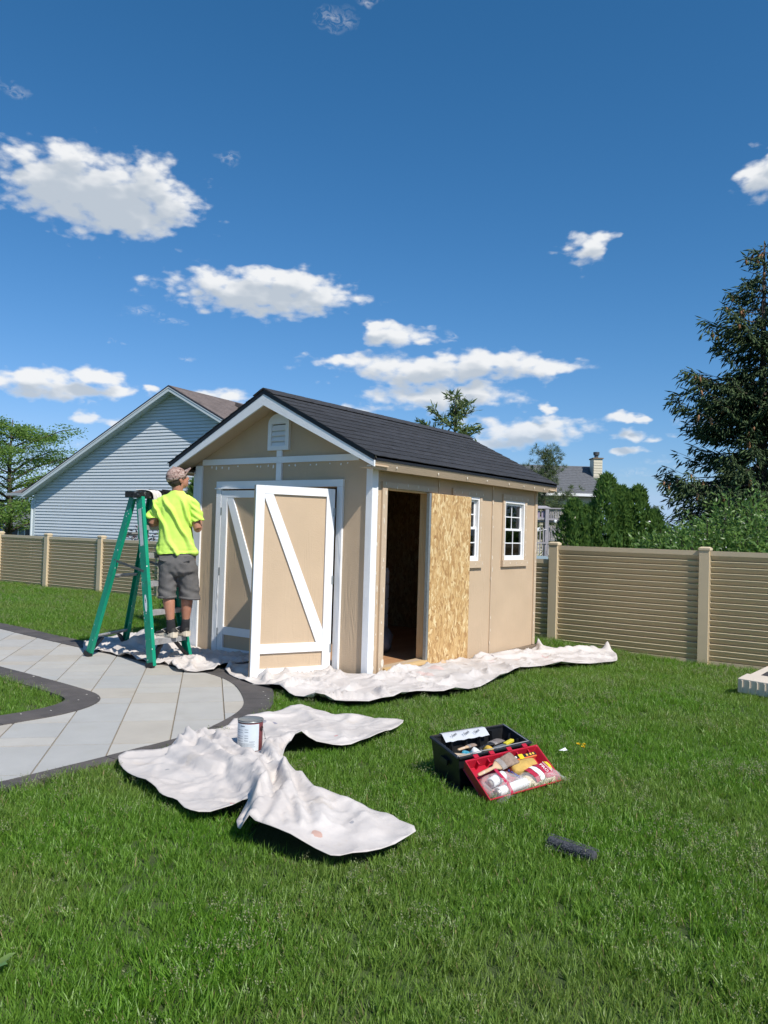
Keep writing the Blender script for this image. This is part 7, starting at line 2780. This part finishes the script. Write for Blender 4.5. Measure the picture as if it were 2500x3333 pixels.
M['skin'] = skin_mat()
HD = Vector((-0.028, 0.0, 1.595))
pt = radians(20)
hf = Vector((0.78*cos(pt), 0.625*cos(pt), sin(pt))).normalized()
hr = hf.cross(Vector((0, 0, 1))).normalized()
hu = hr.cross(hf)


def hp(r, f, u):
    return HD + hr*r + hf*f + hu*u


def ellip(b, c, rr, rf, ru, n=16, m=10, axes=None):
    ar, af, au = axes or (hr, hf, hu)
    rings = []
    for i in range(m+1):
        ph = -pi/2 + pi*i/m
        k = max(0.02, cos(ph))
        rings.append([c + ar*rr*k*cos(a) + af*rf*k*sin(a) + au*ru*sin(ph) for a in np.linspace(0, 2*pi, n+1)[:-1]])
    return b.loft(rings)


body = MB()
# head
ellip(body, hp(0, -0.008, 0.018), 0.074, 0.094, 0.096)
ellip(body, hp(0, 0.034, -0.050), 0.052, 0.056, 0.062)
ellip(body, hp(0, 0.062, -0.088), 0.026, 0.024, 0.020)
body.tube([hp(0, 0.088, 0.012), hp(0, 0.104, -0.020), hp(0, 0.112, -0.032), hp(0, 0.094, -0.044)], [0.009, 0.012, 0.014, 0.009], 8)
for sg_ in (-1, 1):
    ellip(body, hp(0.031*sg_, 0.079, 0.012), 0.018, 0.008, 0.008, 10, 6)            # brow
    ellip(body, hp(0.075*sg_, -0.006, -0.022), 0.010, 0.020, 0.032, 10, 6)            # ear
    ellip(body, hp(0.081*sg_, -0.012, -0.012), 0.007, 0.016, 0.018, 10, 6)
ellip(body, hp(0, 0.090, -0.062), 0.022, 0.010, 0.006, 10, 6)
ellip(body, hp(0, 0.088, -0.072), 0.019, 0.010, 0.006, 10, 6)
# neck, trunk
body.tube([Vector((-0.034, 0.012, 1.38)), Vector((-0.032, 0.008, 1.45)), hp(0, -0.018, -0.055)], [0.068, 0.056, 0.056], 14)
body.loft([ering((-0.02, 0.035, 0.80), 0.155, 0.105), ering((-0.022, 0.03, 0.90), 0.150, 0.10), ering((-0.03, 0.025, 1.02), 0.138, 0.092), ering((-0.042, 0.015, 1.2), 0.148, 0.098), ering((-0.044, 0.01, 1.33), 0.165, 0.085), ering((-0.038, 0.01, 1.40), 0.12, 0.07), ering((-0.034, 0.01, 1.43), 0.06, 0.05)])
# legs
LHIP, LKN, LAN = Vector((-0.105, 0.025, 0.82)), Vector((-0.090, 0.030, 0.455)), Vector((-0.044, 0.012, 0.075))
RHIP, RKN, RAN = Vector((0.075, 0.070, 0.82)), Vector((0.088, 0.110, 0.455)), Vector((0.066, 0.135, 0.075))
for hp_, kn_, an_ in ((LHIP, LKN, LAN), (RHIP, RKN, RAN)):
    body.tube([hp_, hp_*0.5+kn_*0.5, kn_ + Vector((0, 0, 0.05)), kn_, kn_*0.72+an_*0.28 + Vector((0, -0.014, 0)), kn_*0.55+an_*0.45 + Vector((0, -0.010, 0)), kn_*0.2+an_*0.8, an_, an_-Vector((0, 0, 0.03))], [0.092, 0.078, 0.062, 0.056, 0.060, 0.054, 0.037, 0.035, 0.038], 14)
# arms
LSH, LEL, LWR = Vector((-0.185, 0.005, 1.365)), Vector((-0.292, 0.030, 1.135)), Vector((-0.165, 0.250, 1.185))
RSH, REL, RWR = Vector((0.115, 0.005, 1.375)), Vector((0.186, 0.010, 1.095)), Vector((0.150, 0.262, 1.155))
for sh, el_, wr_ in ((LSH, LEL, LWR), (RSH, REL, RWR)):
    body.tube([sh, sh*0.5+el_*0.5, el_*0.9+sh*0.1, el_], [0.056, 0.049, 0.043, 0.041], 12)
    body.tube([el_, el_*0.72+wr_*0.28, el_*0.4+wr_*0.6, wr_], [0.041, 0.043, 0.034, 0.026], 12)


def hand(wr_, fdir, palm, curl, side_):
    """palm and five unequal fingers bent round something"""
    f = Vector(fdir).normalized()
    pn = Vector(palm)
    pn = (pn - f*pn.dot(f)).normalized()
    s = f.cross(pn)*side_
    pc = wr_ + f*0.05
    rings = []
    for t_, w_, h_ in ((-0.055, 0.024, 0.019), (-0.02, 0.034, 0.016), (0.02, 0.040, 0.014), (0.042, 0.038, 0.012)):
        rings.append([pc + f*t_ + s*w_*cos(a) + pn*h_*sin(a) for a in np.linspace(0, 2*pi, 13)[:-1]])
    body.loft(rings)
    for i, (off, ln) in enumerate(((-0.029, 0.070), (-0.010, 0.079), (0.010, 0.074), (0.028, 0.058))):
        p = pc + f*0.036 + s*off
        d_ = f.copy()
        path = [p - f*0.02]
        for k, seg in enumerate((0.42, 0.32, 0.26)):
            path.append(p)
            ang_ = curl*(0.55+0.35*k)
            d_ = (f*cos(ang_) + pn*sin(ang_)) if k == 0 else (f*cos(curl*(1.0+0.75*k)) + pn*sin(curl*(1.0+0.75*k)))
            p = p + d_*ln*seg
        path.append(p)
        body.tube(path, [0.0095, 0.0092, 0.0086, 0.0080, 0.0066], 8)
    p = pc - f*0.02 - s*0.032
    body.tube([p, p - s*0.022 + f*0.022 + pn*0.012, p - s*0.020 + f*0.046 + pn*0.028, p - s*0.006 + f*0.062 + pn*0.036], [0.013, 0.0115, 0.0098, 0.0075], 8)


hand(RWR, (0.0, 0.85, 0.40), (-0.9, 0.1, 0.2), 0.75, 1)
hand(LWR, (0.75, 0.60, 0.25), (0.1, 0.5, -0.8), 0.7, -1)
# bare feet are inside the shoes, but the skin ends in the ankles
body_o = fuse(body, 'body', M['skin'], man, 0.0062, 5, 0.5)
for sg_ in (-1, 1):
    eb = MB()
    ellip(eb, hp(0.031*sg_, 0.078, -0.004), 0.0115, 0.0115, 0.0115, 12, 8)
    lobj('eye', eb.mesh('eye', mk('eye_white', (0.75, 0.73, 0.70), 0.2, 0.02), (0, 0, 0), True), man)
    eb = MB()
    ellip(eb, hp(0.031*sg_, 0.0872, -0.004), 0.0052, 0.0032, 0.0052, 10, 6)
    lobj('iris', eb.mesh('iris', mk('iris_brown', (0.05, 0.025, 0.012), 0.1), (0, 0, 0), True), man)
# hair under the cap
hb = MB()
ellip(hb, hp(0, -0.020, 0.000), 0.0765, 0.0905, 0.088, 20, 12)
hm = hb.mesh('hair', mk('hair_dark', (0.05, 0.038, 0.028), 0.8, 0.3, 60, 0.6, 250), (0, 0, 0), True)
bmh = bmesh.new()
bmh.from_mesh(hm)
bmesh.ops.bisect_plane(bmh, geom=bmh.verts[:]+bmh.edges[:]+bmh.faces[:], plane_co=hp(0, 0.012, 0), plane_no=hf*0.9+hu*-0.25, clear_outer=True)
bmesh.ops.bisect_plane(bmh, geom=bmh.verts[:]+bmh.edges[:]+bmh.faces[:], plane_co=hp(0, 0, -0.068), plane_no=-hu, clear_outer=True)
bmh.to_mesh(hm)
bmh.free()
lobj('hair', hm, man)


def camo_mat():
    m, t, p, out = new_mat('camouflage_cloth')
    tc = t.add('ShaderNodeTexCoord')
    o = tc.outputs['Object']
    n1 = t.noise(o, 30, 4, 0.6, 1.2)
    c = t.ramp(n1, [(0.36, (0.10, 0.060, 0.048)), (0.44, (0.26, 0.165, 0.135)), (0.52, (0.44, 0.30, 0.26)), (0.60, (0.20, 0.125, 0.10)), (0.68, (0.52, 0.40, 0.36))])
    mp = t.add('ShaderNodeMapping')
    mp.inputs['Rotation'].default_value = (0.6, 0.5, 0.3)
    mp.inputs['Scale'].default_value = (16, 16, 95)
    t.link(o, mp.inputs[0])
    st = t.noise(mp.outputs[0], 1.0, 2, 0.5, 1.0)
    c = t.mix(t.remap(st, 0.58, 0.66), c, (0.58, 0.48, 0.42))
    c = t.mix(t.remap(t.noise(o, 55, 2), 0.60, 0.66), c, (0.06, 0.045, 0.035))
    t.link(c, p.inputs['Base Color'])
    p.inputs['Roughness'].default_value = 0.85
    return m


M['camo'] = camo_mat()
cap = MB()
rings = []
for k in range(9):
    ph = radians(-14 + 104*k/8)
    kk = max(0.03, cos(ph))
    rings.append([hp(0, -0.010, 0.022) + hr*0.088*kk*cos(a) + hf*0.108*kk*sin(a) + hu*(0.100*sin(ph) + (0.006 if k == 8 else 0)) for a in np.linspace(0, 2*pi, 25)[:-1]])
cap.loft(rings)
capm = cap.mesh('cap', M['camo'], (0, 0, 0), True)
cap_o = lobj('cap', capm, man)
vb_ = MB()
ups, los = [], []
nb_ = 13
for j in range(5):
    f = j/4
    ring = []
    for i in range(nb_):
        a = radians(18 + 144*i/(nb_-1))
        x = 0.082*cos(a)*(1-0.10*f)
        y = 0.098*sin(a) + f*0.078*sin(a)**0.6
        u = -0.004 + 0.050*f - 0.36*x*x/0.082
        ring.append(hp(0, -0.010, 0.024) + hr*x + hf*y + hu*u)
    ups.append(ring)
vs = [v for r in ups for v in r] + [v - hu*0.004 for r in ups for v in r]
N_ = 5*nb_
fs = []
for j in range(4):
    for i in range(nb_-1):
        a = j*nb_+i
        fs += [(a, a+1, a+nb_+1, a+nb_), (N_+a+nb_, N_+a+nb_+1, N_+a+1, N_+a)]
for i in range(nb_-1):
    a = 4*nb_+i
    fs.append((a, a+1, N_+a+1, N_+a))
for j in range(4):
    for i in (0, nb_-1):
        a = j*nb_+i
        fs.append((a, a+nb_, N_+a+nb_, N_+a))
vb_.add(vs, fs)
lobj('brim', vb_.mesh('brim', M['camo'], (0, 0, 0), True), cap_o)
bt = MB()
ellip(bt, hp(0, -0.010, 0.128), 0.008, 0.008, 0.005, 10, 6)
lobj('button', bt.mesh('button', M['camo'], (0, 0, 0), True), cap_o)

# T-shirt
sh = MB()
sh.loft([ering((-0.024, 0.038, 0.830), 0.196, 0.140, 28, 0.9, 0.15, 0.02), ering((-0.025, 0.033, 0.90), 0.190, 0.128, 28, 0.9, 0.15), ering((-0.033, 0.028, 1.0), 0.178, 0.122, 28, 0.9, 0.1), ering((-0.040, 0.02, 1.1), 0.170, 0.118, 28, 0.9, 0.05), ering((-0.045, 0.015, 1.2), 0.170, 0.116, 28, 0.88),
         ering((-0.045, 0.01, 1.30), 0.178, 0.108, 28, 0.85), ering((-0.040, 0.01, 1.37), 0.168, 0.092, 28, 0.85), ering((-0.036, 0.01, 1.42), 0.122, 0.078, 28), ering((-0.033, 0.01, 1.455), 0.076, 0.067, 28), ering((-0.033, 0.01, 1.472), 0.068, 0.064, 28)])
sh.tube([Vector((-0.13, 0.005, 1.362)), Vector((-0.200, 0.005, 1.335)), Vector((-0.238, 0.012, 1.265)), Vector((-0.262, 0.022, 1.195))], [0.072, 0.072, 0.067, 0.068], 18)
sh.tube([Vector((0.05, 0.005, 1.372)), Vector((0.125, 0.005, 1.342)), Vector((0.160, 0.006, 1.265)), Vector((0.186, 0.006, 1.165))], [0.072, 0.074, 0.070, 0.072], 18)


def shirt_fold(p):
    x, y, z = p
    back = 1.0 if y < 0.06 else 0.5
    # long drapes falling from the shoulder blades towards the right hip
    s = x*0.86 + (z-1.1)*0.42
    w = sin(s*46 + 2.2*mnoise.noise(Vector((x*5, y*5, z*4)))*1.5 + 0.7)
    w = max(0, w)**2*1.0 - 0.35
    amp = 0.028*min(1, max(0, (1.44-z)/0.12))
    d = amp*w*back*(0.35+0.9*max(0, mnoise.noise(Vector((x*4+3, y*4, z*2)))+0.55))
    # soft gathers just above the hem
    if z < 0.98:
        d += 0.010*(0.98-z)/0.14*mnoise.noise(Vector((x*7, y*7, z*38)))
    if abs(x+0.045) > 0.17 and z > 1.1:
        d += 0.006*sin(z*95 + x*60)
    d += 0.0035*mnoise.noise(Vector((x*26, y*26, z*16)))
    return d


def neon_mat():
    m, t, p, out = new_mat('neon_shirt')
    tc = t.add('ShaderNodeTexCoord')
    c = t.mix(t.remap(t.noise(tc.outputs['Object'], 6, 3), 0.3, 0.7), (0.58, 0.87, 0.13), (0.64, 0.92, 0.17))
    t.link(c, p.inputs['Base Color'])
    p.inputs['Roughness'].default_value = 0.85
    p.inputs['Specular IOR Level'].default_value = 0.15
    b = t.add('ShaderNodeBump', i_Strength=0.15, i_Distance=0.002)
    t.link(t.noise(tc.outputs['Object'], 600, 2), b.inputs['Height'])
    t.link(b.outputs[0], p.inputs['Normal'])
    return m


fuse(sh, 't_shirt', neon_mat(), man, 0.0085, 5, 0.5, shirt_fold)
col_ = MB()
rings = []
for (dz, r_) in ((0.0, 0.069), (0.006, 0.0705), (0.012, 0.068), (0.010, 0.063), (0.0, 0.063)):
    rings.append(ering((-0.033, 0.01, 1.462+dz), r_, r_*0.93, 24))
col_.loft(rings)

# shorts
so_ = MB()
so_.loft([ering((-0.018, 0.045, 0.885), 0.150, 0.100, 26), ering((-0.018, 0.045, 0.82), 0.182, 0.130, 26, 0.9), ering((-0.014, 0.045, 0.74), 0.190, 0.138, 26, 0.9), ering((-0.010, 0.047, 0.66), 0.186, 0.130, 26, 0.85), ering((-0.010, 0.05, 0.62), 0.150, 0.10, 26)])
so_.loft([ering((-0.095, 0.028, 0.72), 0.098, 0.112, 22), ering((-0.098, 0.026, 0.60), 0.094, 0.104, 22), ering((-0.101, 0.026, 0.48), 0.091, 0.098, 22), ering((-0.101, 0.028, 0.385), 0.090, 0.096, 22, 1, 0, 0.03)])
so_.loft([ering((0.075, 0.07, 0.72), 0.108, 0.112, 22), ering((0.088, 0.085, 0.60), 0.104, 0.106, 22), ering((0.100, 0.098, 0.48), 0.104, 0.102, 22), ering((0.107, 0.105, 0.375), 0.106, 0.100, 22, 1, 0, -0.05)])


def short_fold(p):
    x, y, z = p
    d = 0.009*mnoise.noise(Vector((x*9, y*9, z*13))) + 0.004*mnoise.noise(Vector((x*22, y*22, z*26)))
    cx__ = abs(x+0.008)
    d += 0.007*sin((z*1.0 + cx__*1.1)*62)*max(0, 1-abs(z-0.62)/0.16)*max(0, 1-cx__/0.13)
    d += 0.006*sin(z*70+x*30)*max(0, 1-abs(z-0.46)/0.07)
    return d


M['short'] = mk('grey_canvas_shorts', (0.125, 0.120, 0.118), 0.85, 0.12, 9, 0.25, 240)
sho = fuse(so_, 'shorts', M['short'], man, 0.0085, 4, 0.5, short_fold)
for cx__, yy in ((-0.105, -0.083), (0.085, -0.078)):
    fl = MB()
    pts = [(-0.062, 0.018), (0.062, 0.024), (0.060, -0.018), (0.0, -0.036), (-0.058, -0.022)]
    rings = []
    for dy in (0.0, 0.006):
        rings.append([Vector((cx__+u, yy-dy+0.22*u*u/0.062, 0.796+v)) for u, v in pts])
    fl.loft(rings)
    lobj('pocket_flap', fl.mesh('pocket_flap', M['short'], (0, 0, 0)), sho)
for zc, cc, rx, ry, tl in ((0.389, (-0.101, 0.028), 0.0915, 0.0975, 0.03), (0.379, (0.107, 0.105), 0.1075, 0.1015, -0.05)):
    hmz = MB()
    hmz.loft([ering((cc[0], cc[1], zc-0.002), rx+0.002, ry+0.002, 24, 1, 0, tl), ering((cc[0], cc[1], zc+0.022), rx+0.003, ry+0.003, 24, 1, 0, tl)])
    lobj('hem', hmz.mesh('hem', M['short'], (0, 0, 0), True), sho)

# socks and shoes
M['sock'] = mk('black_sock', (0.020, 0.020, 0.023), 0.9, 0.2, 30, 0.4, 150)
M['shoe_b'] = mk('black_shoe_upper', (0.030, 0.029, 0.028), 0.7, 0.2, 30, 0.3, 200)
M['shoe_c'] = mk('cream_sole', (0.66, 0.58, 0.46), 0.6, 0.1, 14, dirt=(0.36, 0.30, 0.22), dscale=16, damt=0.5)
tv = Vector((-0.82, 0.572, 0)).normalized()
sv = Vector((tv.y, -tv.x, 0))             # to the painter's right
for an_, heel, kn_ in ((LAN, Vector((0.012, -0.030, 0)), LKN), (RAN, Vector((0.110, 0.098, 0)), RKN)):
    sk = MB()
    sk.tube([an_*0.72+kn_*0.28, an_*0.82+kn_*0.18, an_, an_ + tv*0.02 - Vector((0, 0, 0.035))], [0.0405, 0.043, 0.047, 0.052], 16)
    skm = sk.mesh('sock', M['sock'], (0, 0, 0), True)
    so2 = lobj('sock', skm, man)

    def fring(t_, w_, zlo, zhi, n=16):
        c = heel + tv*t_
        out = []
        for a in np.linspace(0, 2*pi, n+1)[:-1]:
            s_v = sin(a)
            out.append(c + sv*w_*cos(a) + Vector((0, 0, (zlo+zhi)/2 + (zhi-zlo)/2*s_v)))
        return out
    shoe = MB()
    shoe.loft([fring(0.004, 0.018, 0.018, 0.078), fring(0.02, 0.032, 0.012, 0.098), fring(0.06, 0.036, 0.012, 0.100), fring(0.11, 0.038, 0.012, 0.088), fring(0.17, 0.045, 0.012, 0.066), fring(0.23, 0.046, 0.012, 0.052), fring(0.268, 0.034, 0.014, 0.042), fring(0.284, 0.014, 0.018, 0.032)])
    shm = lobj('shoe', shoe.mesh('shoe', M['shoe_b'], (0, 0, 0), True), man)
    sole = MB()
    outline = [(-0.004, 0.020), (0.0, 0.030), (0.03, 0.040), (0.08, 0.040), (0.13, 0.041), (0.19, 0.050), (0.24, 0.049), (0.275, 0.036), (0.292, 0.014)]
    lo_, hi_ = [], []
    tops = [0.055, 0.058, 0.046, 0.034, 0.042, 0.028, 0.022, 0.022, 0.026]
    left_ = [(t_, w_, h) for (t_, w_), h in zip(outline, tops)]
    ring = [(t_, -w_, h) for t_, w_, h in left_] + [(t_, w_, h) for t_, w_, h in reversed(left_)]
    r0 = [heel + tv*t_ + sv*w_*0.96 + Vector((0, 0, 0.0 + (0.006 if t_ > 0.26 else 0))) for t_, w_, h in ring]
    r1 = [heel + tv*t_ + sv*w_*1.03 + Vector((0, 0, 0.012)) for t_, w_, h in ring]
    r2_ = [heel + tv*t_ + sv*w_ + Vector((0, 0, h)) for t_, w_, h in ring]
    r3_ = [heel + tv*t_ + sv*w_*0.86 + Vector((0, 0, h-0.006)) for t_, w_, h in ring]
    sole.loft([r0, r1, r2_, r3_])
    lobj('sole', sole.mesh('sole', M['shoe_c'], (0, 0, 0)), shm)
    # curved tick mark on the outer side
    for q in (-1, 1):
        tk = MB()
        pr = [(0.150, 0.076), (0.118, 0.050), (0.088, 0.040), (0.062, 0.046), (0.058, 0.056), (0.070, 0.050), (0.090, 0.050), (0.116, 0.058)]
        rr_ = [[heel + tv*t_ + sv*q*(0.0415+0.002*k) + Vector((0, 0, z)) for t_, z in pr] for k in (0, 1)]
        tk.loft(rr_)
        lobj('tick_mark', tk.mesh('tick_mark', M['shoe_b'] if False else M['shoe_c'], (0, 0, 0)), shm)
    lc = MB()
    for k in range(4):
        c = heel + tv*(0.125+0.022*k) + Vector((0, 0, 0.085-0.008*k))
        lc.tube([c - sv*0.022, c + Vector((0, 0, 0.006)), c + sv*0.022], 0.003, 5)
    lobj('laces', lc.mesh('laces', M['vinyl_white'], (0, 0, 0)), shm)

# brush in the painter's right hand
mw = Matrix.Translation(man.location) @ Matrix.Rotation(-0.9525, 4, 'Z')
gp = mw @ (RWR + Vector((0.0, 0.85, 0.40)).normalized()*0.085 + Vector((-0.9, 0.1, 0.2)).normalized()*0.030)
dr_ = (Vector((-0.02, 2.40, 1.72)) - gp).normalized()
brush('paint brush held up in the right hand of the painter', gp + dr_*0.17, gp - dr_*0.08, (0.3, 0.2, 1), 0.06, ('black_pl', 'ferrule', 'bristle'))
